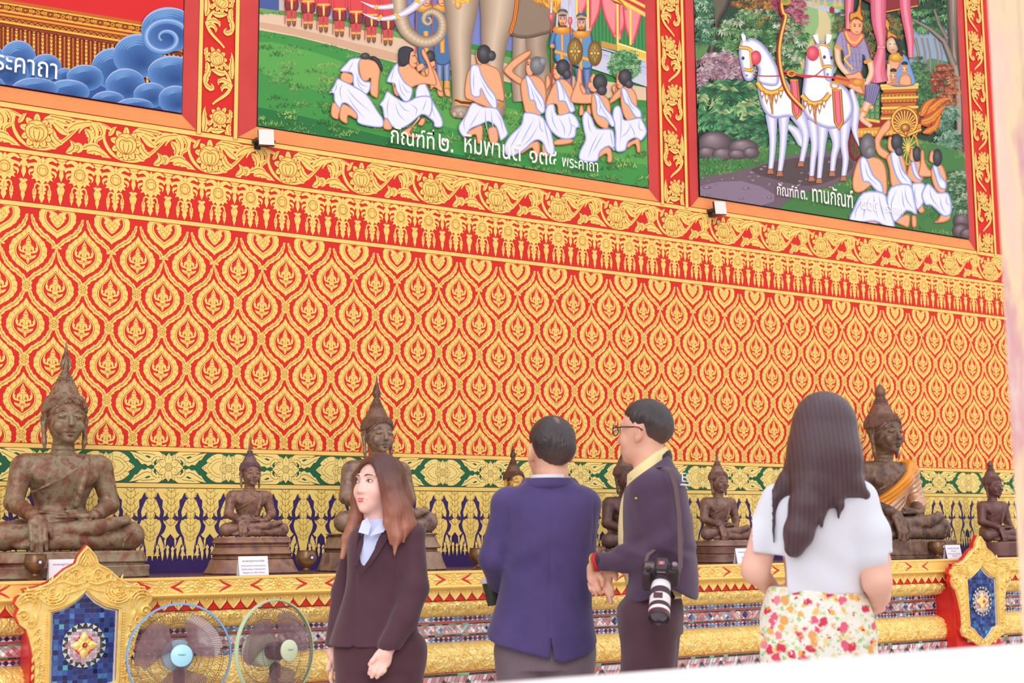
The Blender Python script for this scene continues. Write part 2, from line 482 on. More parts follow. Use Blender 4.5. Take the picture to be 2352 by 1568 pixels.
def text_mesh(body, size=1.0, bold=0.0):
    """outline letters as (verts, tris) in the xy plane"""
    c = bpy.data.curves.new('letters', 'FONT'); c.body = body; c.size = size; c.resolution_u = 3; c.offset = bold
    o = bpy.data.objects.new('letters', c); COL.objects.link(o)
    dg = bpy.context.evaluated_depsgraph_get(); ev = o.evaluated_get(dg); me = ev.to_mesh()
    me.calc_loop_triangles()
    v = np.array([q.co[:] for q in me.vertices]).reshape(-1, 3); t = np.array([q.vertices[:] for q in me.loop_triangles]).reshape(-1, 3)
    ev.to_mesh_clear(); bpy.data.objects.remove(o); bpy.data.curves.remove(c)
    return v, t
# ================================================================== the painted wall
G = (252, 214, 118); G2 = (255, 217, 125); GL = (178, 94, 24); RD = (222, 42, 36); RDL = (176, 30, 24)
GR = (38, 104, 72); NV = (62, 44, 104); GRL = (120, 118, 50)
M_paint = mat('wall_paint', vcol=True, rough=0.55, var=(0.93, 0.92, 0.90), vscale=5.0, spec=0.25, bump=0.05, bscale=300)
WX0, WX1, WZ1 = -0.7, 10.0, 5.9
wall = Paint(8e-6)
for z0, z1, c in ((0, 1.474, NV), (1.474, 1.498, G), (1.498, 1.661, GR), (1.661, 1.684, G), (1.684, 2.855, RD), (2.855, 2.879, G),
                  (2.879, 3.122, RD), (3.122, 3.146, G), (3.146, 3.346, RD), (3.346, 3.374, G), (3.374, WZ1, RD)):
    wall.quad(WX0, z0, WX1, z1, c)
for z in (1.6605, 1.684, 2.855, 2.879, 3.122, 3.146, 3.346, 3.374): wall.quad(WX0, z - .0015, WX1, z + .0015, RDL)
for z in (1.474, 1.4985): wall.quad(WX0, z - .0018, WX1, z + .0018, (70, 56, 60))

# ---- one teardrop of the diaper pattern with its flower and two leafy bands
def teeth(h, n, amp):
    """add little leaf points to an outline half"""
    p = cat(h, 8, closed=False); seg = np.r_[0, np.cumsum(np.hypot(*np.diff(p, axis=0).T))]
    t = seg / seg[-1]; c = p.mean(0) * [0.3, 1]
    d = p - c; d /= np.hypot(d[:, 0], d[:, 1])[:, None]
    return p + d * (((1 - t) * n % 1.0) * amp * np.sin(np.clip(t * 1.02, 0, 1) * math.pi) ** .4)[:, None]
def deity(P, s=1.0, dz=0.0, line=GL):
    def q(a): return np.array(a, float) * s + [0, dz]
    for sg in (-1, 1):
        P.poly(q([(sg * x, z) for x, z in cat([(.018, -.020), (.036, -.020), (.046, -.008), (.047, .010), (.036, .031), (.040, .010), (.034, .004), (.036, -.006), (.030, -.012)], 3)]), G)
        P.poly(q([(sg * x, z) for x, z in [(.004, -.040), (.020, -.036), (.040, -.029), (.035, -.042), (.022, -.050), (.010, -.056), (0, -.078), (0, -.040)]]), G)
    P.poly(q(sym([(0, .068), (.003, .056), (.008, .049), (.010, .040), (.0125, .036), (.0115, .026), (.009, .021), (.020, .021), (.012, .015), (.024, .012), (.028, .003), (.029, -.012), (.026, -.024), (.015, -.022), (.013, -.030), (.018, -.036), (0, -.038)])), G)
    for sg in (-1, 1):
        P.poly(q([(sg * x, z) for x, z in [(.015, -.003), (.021, -.007), (.020, -.016), (.013, -.017)]]), RD)
        P.line(q([(sg * .013, .004), (sg * .012, -.014), (sg * .002, -.020)]), .0013 * s, line)
        P.line(q([(sg * .004, -.044), (sg * .016, -.048), (sg * .022, -.042)]), .0013 * s, line)
    P.line(q([(-.009, .038), (0, .042), (.009, .038)]), .0014 * s, line); P.line(q([(-.012, .016), (0, .008), (.012, .016)]), .0014 * s, line)
    P.line(q([(-.008, .049), (.008, .049)]), .0012 * s, line); P.line(q([(0, .006), (0, -.02)]), .0012 * s, line)
    P.line(q([(-.018, -.037), (.018, -.037)]), .0014 * s, line); P.line(q([(0, -.040), (-.010, -.054), (0, -.070), (.010, -.054), (0, -.040)]), .0013 * s, line)
    P.line(q(ell2(0, .031, .0075, .009, 12)), .0009 * s, line, closed=True)
PX, PZ = 0.2765, 0.368
DROP = [(0, .120), (.016, .094), (.044, .066), (.074, .036), (.089, .000), (.087, -.032), (.068, -.064), (.036, -.092), (.012, -.108), (0, -.122)]
DIN = [(0, .082), (.017, .060), (.040, .038), (.058, .014), (.064, -.010), (.059, -.036), (.041, -.060), (.018, -.079), (0, -.093)]
def band_strip(P, pts, w, line=GL, n=6, lastw=.4):
    c = cat(pts, 8, closed=False); t = np.linspace(0, 1, len(c)); d = np.gradient(c, axis=0); L = np.hypot(d[:, 0], d[:, 1])[:, None]
    nr = np.stack([-d[:, 1], d[:, 0]], 1) / L
    pr = np.interp(t, [0, .12, .4, .75, 1], [.35, .8, 1, .85, lastw]) * w / 2
    a = c + nr * (pr * (0.72 + 0.5 * ((t * n) % 1)))[:, None]; b = c - nr * (pr * (0.72 + 0.5 * ((t * n + .5) % 1)))[:, None]
    P.poly(np.vstack([a, b[::-1]]), G)
    P.line(c[2:-2], w * .07, line)
    for k in range(1, n):
        i = min(int(k / n * len(c)), len(c) - 4)
        P.line([c[i], c[i] * .5 + a[i - 2] * .5 - d[i], a[i - 2] - d[i] * 1.4], w * .045, line); P.line([c[i], b[i - 1] * .6 + c[i] * .4 - d[i] * .6], w * .045, line)
tile = Paint(8e-6)
for sg in (-1, 1):
    band_strip(tile, [(sg * x, z) for x, z in [(.004, -.176), (.018, -.148), (.046, -.122), (.078, -.100), (.105, -.070), (.119, -.040), (.128, -.010)]], .027)
    band_strip(tile, [(sg * x, z) for x, z in [(.138 - .002, .010), (.130, -.018), (.1255, -.040), (.118, -.060)]], .011, n=3)
fl = np.array([(0.021 + .008 * (i % 2)) * np.array([math.cos(i * math.pi / 6), math.sin(i * math.pi / 6) * 1.2]) for i in range(12)])
tile.poly(fl + [0, -PZ / 2], G, sm=3); tile.line(cat(fl * .62 + [0, -PZ / 2], 2), .0016, GL, closed=True); tile.line(ell2(0, -PZ / 2, .007, None, 10), .0016, GL, closed=True)
for a in (0, 60, 120, 180, 240, 300): tile.line([(0.008 * math.cos(math.radians(a)), .008 * math.sin(math.radians(a)) - PZ / 2), (.022 * math.cos(math.radians(a)), .026 * math.sin(math.radians(a)) - PZ / 2)], .0012, GL)
tile.poly(sym(teeth(DROP, 9, .005)), G)
for sg in (-1, 1):                                     # veins on the leafy rim
    o = cat(DROP, 8, closed=False); i_ = cat(DIN, 8, closed=False)
    for k in range(1, 10):
        f = k / 10; a = o[int(f * (len(o) - 1))]; b = i_[int(f * (len(i_) - 1))]; m = (a + b) / 2 + [.002, .006]
        tile.line([(sg * q[0], q[1]) for q in (a * .92 + b * .08, m, b * .72 + a * .28)], .0013, GL)
tile.line(sym(cat(np.array(DIN) * 1.0, 4, closed=False)), .0018, GL, closed=True)
tile.poly(sym(cat(np.array(DIN) * [.90, .90], 4, closed=False)), RD)
deity(tile)
pl = []
for k in range(-18, 60):
    x = 1.784 + PX / 2 * k
    for m in range(-1, 4):
        z = (2.647 if k % 2 == 0 else 2.463) - PZ * m
        if 1.55 < z < 2.7: pl.append((x, z, 1, 1))
wall.stamp(tile, pl, clip=(WX0, WX1, 1.686, 2.853))
half = Paint(8e-6)                                          # heart-shaped drops cut by the upper strip
for sg in (-1, 1):
    band_strip(half, [(sg * x, z) for x, z in [(.004, -.176), (.018, -.148), (.046, -.122), (.078, -.100), (.105, -.070), (.119, -.040), (.128, -.010)]], .027)
half.poly(fl + [0, -PZ / 2], G, sm=3); half.line(cat(fl * .62 + [0, -PZ / 2], 2), .0016, GL, closed=True)
half.poly(sym([(0, .03)] + list(teeth(DROP, 9, .005)[24:])), G)
half.line(sym([(0, .03)] + list(cat(DIN, 8, closed=False)[24:])), .0018, GL, closed=True)
half.poly(sym([(0, .03)] + list(cat(np.array(DIN) * [.89, .87], 8, closed=False)[24:])), RD)
for sg in (-1, 1):
    half.poly([(sg * x, z) for x, z in cat([(0, -.004), (.014, .012), (.034, .016), (.044, .010), (.036, .004), (.043, -.012), (.036, -.020), (.026, -.016), (.036, -.026), (.026, -.040), (0, -.066)], 2)], G)
    half.line([(sg * .002, -.008), (sg * .012, .004), (sg * .013, -.012), (0, -.022)], .0014, GL); half.line([(sg * .018, -.004), (sg * .024, -.022), (sg * .012, -.034), (0, -.024)], .0014, GL)
    half.line([(sg * .014, -.034), (sg * .014, -.046), (0, -.056)], .0014, GL)
wall.stamp(half, [(1.784 + PX / 2 * k, 2.463 + PZ, 1, 1) for k in range(-19, 60, 2)], clip=(WX0, WX1, 2.657, 2.853))

# ---- lotus blossom used on the scroll bands
def lotus(P, c, r, rot=0.0, tall=1.75, col=G, line=GL, ringc=(214, 60, 30)):
    cs, sn = math.cos(rot), math.sin(rot)
    def q(a): a = np.asarray(a, float) * r; return np.stack([c[0] + a[:, 0] * cs - a[:, 1] * sn, c[1] + a[:, 0] * sn + a[:, 1] * cs], 1)
    for ang, l, w in ((90, tall, .62), (50, 1.45, .62), (130, 1.45, .62), (10, 1.5, .66), (170, 1.5, .66), (-30, 1.5, .66), (210, 1.5, .66), (-62, 1.6, .7), (242, 1.6, .7), (-90, tall, .62)):
        a = math.radians(ang); d = np.array([math.cos(a), math.sin(a)]); n = np.array([-d[1], d[0]])
        pet = cat([d * .3 + n * w * .45, d * .85 + n * w * .55, d * l * .88 + n * w * .36, d * l, d * l * .88 - n * w * .36, d * .85 - n * w * .55, d * .3 - n * w * .45], 3)
        P.poly(q(pet), col); P.line(q(pet), r * .035, line, closed=True)
        P.line(q([d * .9, d * l * .85]), r * .03, line)
    P.poly(q(ell2(0, 0, 1, None, 22)), col); P.line(q(ell2(0, 0, 1, None, 22)), r * .07, ringc, closed=True)
    for sg in (-1, 1):
        P.line(q(bez((0, -.95), (sg * .75, -.7), (sg * .62, .1))), r * .045, line); P.line(q(bez((0, -.95), (sg * .28, -.6), (sg * .24, .0))), r * .045, line)
        P.line(q(bez((sg * .6, .1), (sg * .4, .5), (0, .25))), r * .045, line); P.line(q(bez((sg * .9, .3), (sg * .5, .9), (0, .45))), r * .04, line)
    P.line(q([(-.3, .12), (-.1, .3), (0, .12), (.1, .3), (.3, .12)]), r * .04, line)
# ---- scroll band with lotus under the pictures
PF = 0.4555
fr = Paint(8e-6); lc = dict(line=GL)
def L_(P, pts, w, **k): leaf(P, bez(*pts), w * 1.6, G, GL, **k)
fr.line(bez((-.245, .02), (-.225, .085), (-.14, .098), (-.07, .06), n=20), [.006, .016, .024, .012], G)
fr.line(bez((-.105, .075), (-.135, .02), (-.10, -.065), (-.03, -.082), n=20), [.010, .017, .018, .016], G)
fr.line(bez((-.03, -.084), (.06, -.098), (.125, -.06), (.16, .0), (.215, .055), n=24), [.014, .024, .020, .016, .010], G)
fr.line(bez((-.22, .055), (-.14, .105), (-.09, .07), n=16), .002, GL); fr.line(bez((-.11, .06), (-.125, -.01), (-.03, -.085), n=16), .002, GL); fr.line(bez((-.02, -.088), (.10, -.095), (.20, .045), n=16), .002, GL)
L_(fr, [(.035, .062), (.09, .085), (.13, .045), (.175, .06)], .030, side=1); L_(fr, [(.06, .088), (.11, .096), (.16, .075), (.20, .088)], .026, side=-1)
L_(fr, [(.16, .005), (.10, .03), (.09, .07), (.06, .05)], .028, side=-1); L_(fr, [(.155, .02), (.18, .075), (.25, .08), (.31, .088)], .030, side=1)
L_(fr, [(.10, -.015), (.06, .01), (.055, .035), (.075, .055)], .022); L_(fr, [(.13, -.05), (.085, -.035), (.07, -.005), (.085, .02)], .024, side=-1)
L_(fr, [(.10, -.075), (.065, -.07), (.055, -.035), (.07, -.015)], .022, side=-1)
L_(fr, [(-.20, -.075), (-.16, -.035), (-.13, -.07), (-.075, -.09)], .030, side=-1); L_(fr, [(-.225, -.06), (-.17, -.02), (-.15, -.03), (-.12, -.06)], .024)
L_(fr, [(-.19, .075), (-.155, .055), (-.15, .02), (-.175, .0)], .026, side=-1); L_(fr, [(-.15, .085), (-.105, .05), (-.125, .02), (-.145, .01)], .022, side=-1)
L_(fr, [(-.215, .045), (-.18, .03), (-.175, -.01), (-.20, -.035)], .026, side=-1); L_(fr, [(-.12, .02), (-.165, .01), (-.165, -.03), (-.14, -.03)], .018)
L_(fr, [(.205, -.082), (.24, -.04), (.20, -.03), (.18, -.06)], .022); L_(fr, [(.15, -.09), (.19, -.07), (.20, -.05), (.165, -.02)], .024, side=-1)
L_(fr, [(-.09, .03), (-.075, .05), (-.07, .075), (-.05, .085)], .016)
lotus(fr, (0, 0), .056, tall=1.62)
wall.stamp(fr, [(1.803 + PF * n, 3.248, 1, 1) for n in range(-6, 18)], clip=(WX0, WX1, 3.148, 3.344))
# ---- hanging garlands
ga = Paint(8e-6)
def pend(P, x, z0, z1, w, cap=True):
    h = z0 - z1
    P.poly(sym([(x, z0), (x + w * .45, z0 - h * .18), (x + w * .5, z0 - h * .5), (x + w * .34, z0 - h * .52), (x + w * .42, z0 - h * .66), (x + w * .2, z0 - h * .8), (x, z1)], x), G)
    P.line([(x - w * .35, z0 - h * .48), (x, z0 - h * .62), (x + w * .35, z0 - h * .48)], .0014, GL); P.line([(x, z0 - h * .1), (x - w * .2, z0 - h * .4)], .0012, GL); P.line([(x, z0 - h * .1), (x + w * .2, z0 - h * .4)], .0012, GL)
for sg in (-1, 1):
    ga.poly([(sg * x, z) for x, z in cat([(.010, .105), (.040, .118), (.070, .104), (.066, .092), (.044, .100), (.020, .085)], 3)], G)
    ga.poly([(sg * x, z) for x, z in cat([(.018, .085), (.052, .080), (.076, .070), (.072, .050), (.060, .062), (.040, .066)], 3)], G)
    ga.poly([(sg * x, z) for x, z in cat([(.038, .050), (.064, .046), (.070, .028), (.060, .012), (.062, .028), (.050, .036)], 3)], G)
    ga.poly([(sg * x, z) for x, z in [(.030, .035), (.056, .022), (.046, .010), (.054, -.004), (.036, .000), (.028, -.016), (.012, -.002)]], G)
    ga.line(np.array([(sg * .006, -.032), (sg * .022, -.022), (sg * .034, -.030), (sg * .037, -.046)]), [.010, .009, .008, .006], G, sm=4)
    pend(ga, sg * .037, -.042, -.118, .020)
ga.poly(sym([(0, .118), (.012, .098), (.030, .094), (.026, .076), (.046, .066), (.040, .046), (.046, .030), (.034, .022), (.034, .006), (.018, .004), (.010, -.016), (0, -.022)]), G)
ga.poly(ell2(0, .046, .027, .029, 20), G); ga.line(ell2(0, .046, .027, .029, 20), .0026, (214, 66, 32), closed=True)
for sg in (-1, 1):
    ga.line(bez((0, .020), (sg * .024, .03), (sg * .012, .056)), .0014, GL); ga.line(bez((sg * .020, .05), (sg * .010, .068), (0, .054)), .0014, GL)
    ga.line([(sg * .012, .096), (sg * .004, .082)], .0014, GL); ga.line([(sg * .03, .02), (sg * .012, .006)], .0014, GL)
ga.poly(sym([(0, -.012), (.008, -.020), (.012, -.036), (.024, -.050), (.014, -.056), (.019, -.070), (.010, -.078), (.014, -.094), (0, -.124)]), G)
ga.line([(-.014, -.056), (0, -.066), (.014, -.056)], .0014, GL); ga.line([(0, -.03), (0, -.06)], .0014, GL)
x = PFG = 0.1855
h2 = x / 2
ga.poly(sym([(h2, .118), (h2 + .028, .116), (h2 + .016, .104), (h2 + .020, .096), (h2 + .008, .090), (h2 + .018, .078), (h2 + .018, .062), (h2 + .008, .056), (h2 + .012, .030), (h2, -.002)], h2), G)
ga.poly(sym([(h2, -.010), (h2 + .008, -.004), (h2 + .022, -.010), (h2 + .012, -.024), (h2 + .020, -.040), (h2 + .014, -.066), (h2 + .009, -.072), (h2 + .010, -.090), (h2, -.122)], h2), G)
ga.line(bez((h2 - .018, .112), (h2, .092), (h2 + .018, .112)), .0014, GL); ga.line([(h2 - .014, .066), (h2, .052), (h2 + .014, .066)], .0014, GL); ga.line([(h2 - .014, -.018), (h2, -.034), (h2 + .014, -.018)], .0014, GL); ga.line([(h2 - .012, -.060), (h2, -.072), (h2 + .012, -.060)], .0014, GL)
wall.stamp(ga, [(1.654 + PFG * n, 3.003, 1, 1) for n in range(-13, 45)], clip=(WX0, WX1, 2.881, 3.120))
# ---- green band with lotus stars and shells
gb = Paint(8e-6); GB = (253, 226, 140); LB = (124, 96, 30)
def star4(P, cx, w, h):
    for sg in (-1, 1):
        for dx in (.5, 0):
            P.poly(sym([(cx + 0, sg * h), (cx + w * .30, sg * h * .72), (cx + w * .34, sg * h * .3), (cx, 0)], cx) if not dx else
                   np.vstack([sym([(cx + a * w * .36, sg * h * .98), (cx + a * w * .36 + w * .2, sg * h * .74), (cx + a * w * .36, sg * h * .4)], cx + a * w * .36) for a in (1,)]), GB)
        P.poly(sym([(cx - w * .36, sg * h * .98), (cx - w * .16, sg * h * .74), (cx - w * .36, sg * h * .4)], cx - w * .36), GB)
        P.line([(cx, sg * h), (cx + w * .30, sg * h * .72), (cx + w * .3, sg * h * .3)], .0013, LB); P.line([(cx, sg * h), (cx - w * .30, sg * h * .72), (cx - w * .3, sg * h * .3)], .0013, LB)
        P.poly([(cx + sg * w * .2, h * .42), (cx + sg * w * .62, h * .36), (cx + sg * w, 0), (cx + sg * w * .62, -h * .36), (cx + sg * w * .2, -h * .42)], GB)
        P.line([(cx + sg * w * .3, h * .36), (cx + sg * w * .72, 0), (cx + sg * w * .3, -h * .36)], .0014, LB); P.line([(cx + sg * w * .3, h * .2), (cx + sg * w * .5, 0), (cx + sg * w * .3, -h * .2)], .0012, LB)
    for r in (.30, .22, .10): P.line(ell2(cx, 0, w * r, h * r * 1.05, 18), .0015, LB, closed=True)
gb.poly(cat([(-.105, 0), (-.082, .022), (-.086, .034), (-.060, .060), (-.030, .066), (0, .050), (.030, .066), (.060, .060), (.086, .034), (.082, .022), (.105, 0), (.082, -.022), (.086, -.034), (.060, -.060), (.030, -.066), (0, -.05), (-.030, -.066), (-.060, -.060), (-.086, -.034), (-.082, -.022)], 2) * [1.42, 1.13], GB)
for sg in (-1, 1):
    for r in (1.0, .72): gb.line([(sg * (.03 + (x - .03) * r) * 1.42, z * r * 1.13) for x, z in cat([(.03, .044), (.055, .036), (.082, .0), (.055, -.036), (.03, -.044)], 4, closed=False)], .0015, LB)
    for k in range(-3, 4):
        if k: a = k * .42; gb.line([(sg * (.064 + .034 * math.cos(a)), .054 * math.sin(a)), (sg * (.068 + .060 * math.cos(a)), .074 * math.sin(a))], .0013, LB)
    gb.line(ell2(sg * .131, 0, .008, .007, 10), .0013, LB, closed=True)
CG = .326
for cx, d in ((0, 1), (2 * CG, -1)):
    for sz in (-1, 1):
        def B(*p): return bez(*[(cx + d * x, sz * z) for x, z in p])
        leaf(gb, B((CG - .020, .03), (CG - .065, .085), (CG - .11, .062), (CG - .175, .077)), .044, GB, LB, side=d * sz)
        leaf(gb, B((CG - .085, .05), (CG - .105, .004), (CG - .135, .04), (CG - .205, .076)), .046, GB, LB, side=d * sz)
        leaf(gb, B((CG - .03, .035), (CG - .055, .045), (CG - .062, .02), (CG - .058, .012)), .028, GB, LB, side=-d * sz)
        leaf(gb, B((CG - .055, .055), (CG - .090, .045), (CG - .10, .02), (CG - .072, .006)), .028, GB, LB, side=-d * sz)
def star4(P, cx, w, h):
    def pet(ang, l, wd):
        a = math.radians(ang); d = np.array([math.cos(a), math.sin(a)]); n = np.array([-d[1], d[0]]); o = np.array([cx, 0])
        p = cat([o + d * l * .2 + n * wd * .5, o + d * l * .6 + n * wd, o + d * l * .9 + n * wd * .3, o + d * l, o + d * l * .9 - n * wd * .3, o + d * l * .6 - n * wd, o + d * l * .2 - n * wd * .5], 3)
        P.poly(p, GB); P.line(p, .0014, LB, closed=True); P.line([o + d * l * .55, o + d * l * .9], .0013, LB)
    for a in (65, 115, 245, 295): pet(a, h * 1.02, .016)
    for a in (0, 180): pet(a, w * 1.12, .030)
    for a in (35, 145, 215, 325): pet(a, w * .9, .018)
    for a in (90, 270): pet(a, h * .98, .020)
    P.poly(ell2(cx, 0, .020, .021, 18), GB)
    for r in (.020, .015, .007): P.line(ell2(cx, 0, r, r * 1.05, 18), .0015, LB, closed=True)
star4(gb, CG, .070, .075); star4(gb, 0, .044, .074)
wall.stamp(gb, [(2.854 + 2 * CG * n, 1.5795, 1, 1) for n in range(-6, 11)], clip=(WX0, WX1, 1.500, 1.659))
# ---- navy dado under gold flame bushes
nv = Paint(8e-6); PN = 0.2115; GN = (253, 222, 126); LN = (140, 104, 46)
nv.quad(-PN / 2, .175, PN / 2, .372, GN); nv.poly(sym([(0, .18), (PN / 2, .18), (PN / 2, .12), (.085, .08), (.080, -.01), (.06, -.02), (.05, -.06), (0, -.06)]), GN)
for sg in (-1, 1):
    def q(*p): return [(sg * x, z) for x, z in p]
    # navy dragon-necks between the bushes
    nv.poly(cat(q((.030, .330), (.040, .322), (.050, .300), (.062, .290), (.060, .255), (.070, .235), (.066, .200), (.070, .176), (.082, .160), (.072, .130), (.052, .105), (.044, .070), (.036, .010), (.030, .055), (.036, .100), (.052, .140), (.056, .170), (.044, .200), (.050, .230), (.040, .262), (.026, .292), (.014, .300), (.028, .312)), 2), NV)
    nv.poly(cat(q((.044, .205), (.030, .214), (.020, .236), (.022, .210), (.014, .196), (.030, .196), (.046, .188)), 2), NV)
    nv.poly(cat(q((.066, .205), (.080, .214), (.088, .232), (.090, .208), (.098, .200), (.084, .190), (.070, .186)), 2), NV)
    nv.poly(cat(q((.046, .105), (.056, .090), (.066, .050), (.080, .002), (.073, .06), (.078, .085), (.068, .092), (.058, .11)), 2), NV)
    nv.poly(cat(q((.101, .10), (PN / 2, .11), (PN / 2, .03), (.098, -.01), (.094, .04), (.099, .07)), 2), NV)
    nv.poly(q((.028, .06), (.022, .00), (.012, -.04), (.022, -.06), (.034, -.02)), NV)
    nv.poly(q((.044, .04), (.052, .01), (.058, -.05), (.042, -.05), (.036, .0)), NV)
    nv.poly(q((.066, .03), (.072, -.02), (.084, -.06), (.088, -.03), (.078, .0)), NV)
# tiers of leaf scales drawn on the gold
for cx in (0, -PN / 2, PN / 2):
    for k in range(9):
        z = .35 - k * .034; w = .030 + .010 * (k % 2)
        if cx and k > 5: continue
        for sg in (-1, 1):
            nv.line([(cx, z - .02), (cx + sg * w * .5, z - .006), (cx + sg * w, z + .014)], .0014, LN); nv.line([(cx + sg * w * .5, z - .006), (cx + sg * w * .62, z + .016), (cx + sg * w * .4, z + .026)], .0012, LN)
        nv.line([(cx, z - .02), (cx, z + .006)], .0012, LN)
for k in range(8):                                       # hanging tips along the foot
    x = -PN / 2 + PN * (k + .5) / 8; b = -.035 + .012 * (k % 2)
    nv.poly(sym([(x, b + .03), (x + .0062, b + .01), (x + .0075, b - .012), (x, b - .068)], x), GN)
    nv.poly(sym([(x, b + .055), (x + .010, b + .032), (x + .006, b + .02), (x, b + .012)], x), GN)
for _i, _v in enumerate(nv.v):
    _z = _v[:, 2]; _v[:, 2] = np.where(_z < .12, .12 - (.12 - _z) * (.138 / .225), _z)
wall.stamp(nv, [(2.44 + PN * n, 1.10 + .02, 1, 1) for n in range(-15, 36)], clip=(WX0, WX1, 1.05, 1.4715))
# ---- upright lotus strips between the pictures
st = Paint(8e-6); PV = 0.3265
for sg, oz in ((1, 0), (-1, PV)):
    def S(*p, n=14): return bez(*[(sg * x, z + oz) for x, z in p], n=n)
    st.line(S((-.03, -.06), (-.075, -.10), (-.08, -.17), (-.04, -.20), n=18), [.010, .020, .017, .010], G)
    st.line(S((-.075, -.13), (-.06, -.205), (-.005, -.215), (.03, -.26), n=16), [.018, .018, .015, .010], G)
    leaf(st, S((-.08, -.10), (-.06, -.02), (-.085, -.0), (-.07, .05)), .037, G, GL, side=-sg)
    leaf(st, S((-.04, -.075), (0, -.09), (.03, -.06), (.05, -.07)), .037, G, GL, side=sg); leaf(st, S((-.07, -.13), (-.03, -.10), (.01, -.12), (.0, -.15)), .034, G, GL, side=sg)
    leaf(st, S((-.07, -.16), (-.04, -.125), (-.01, -.16), (-.022, -.185)), .031, G, GL, side=sg)
    leaf(st, S((.045, -.075), (.085, -.11), (.08, -.17), (.04, -.19)), .034, G, GL, side=-sg); leaf(st, S((.08, -.15), (.03, -.20), (.02, -.16), (.045, -.145)), .031, G, GL, side=-sg)
    leaf(st, S((.07, -.03), (.05, -.06), (.075, -.08), (.07, -.11)), .031, G, GL, side=sg); leaf(st, S((.065, .05), (.085, .03), (.06, .0), (.078, -.03)), .026, G, GL, side=sg)
    leaf(st, S((-.05, -.055), (-.04, -.03), (-.03, -.02), (-.02, -.01)), .026, G, GL)
    lotus(st, (sg * .012, oz), .040, rot=sg * -.5, tall=1.7)
for cx, zz in ((-.401, 3.468), (2.7535, 3.468), (5.934, 3.486), (9.072, 3.47)):
    wall.quad(cx - .1155, 3.36, cx - .0915, WZ1, G); wall.quad(cx + .0915, 3.36, cx + .1155, WZ1, G)
    for e in (-.1155, -.0915, .0915, .1155): wall.quad(cx + e - .0012, 3.36, cx + e + .0012, WZ1, RDL)
    wall.stamp(st, [(cx, zz + 2 * PV * n, 1, 1) for n in range(0, 4)], clip=(cx - .0905, cx + .0905, 3.376, WZ1))
o = wall.build('wall_back', M_paint); struct(o)
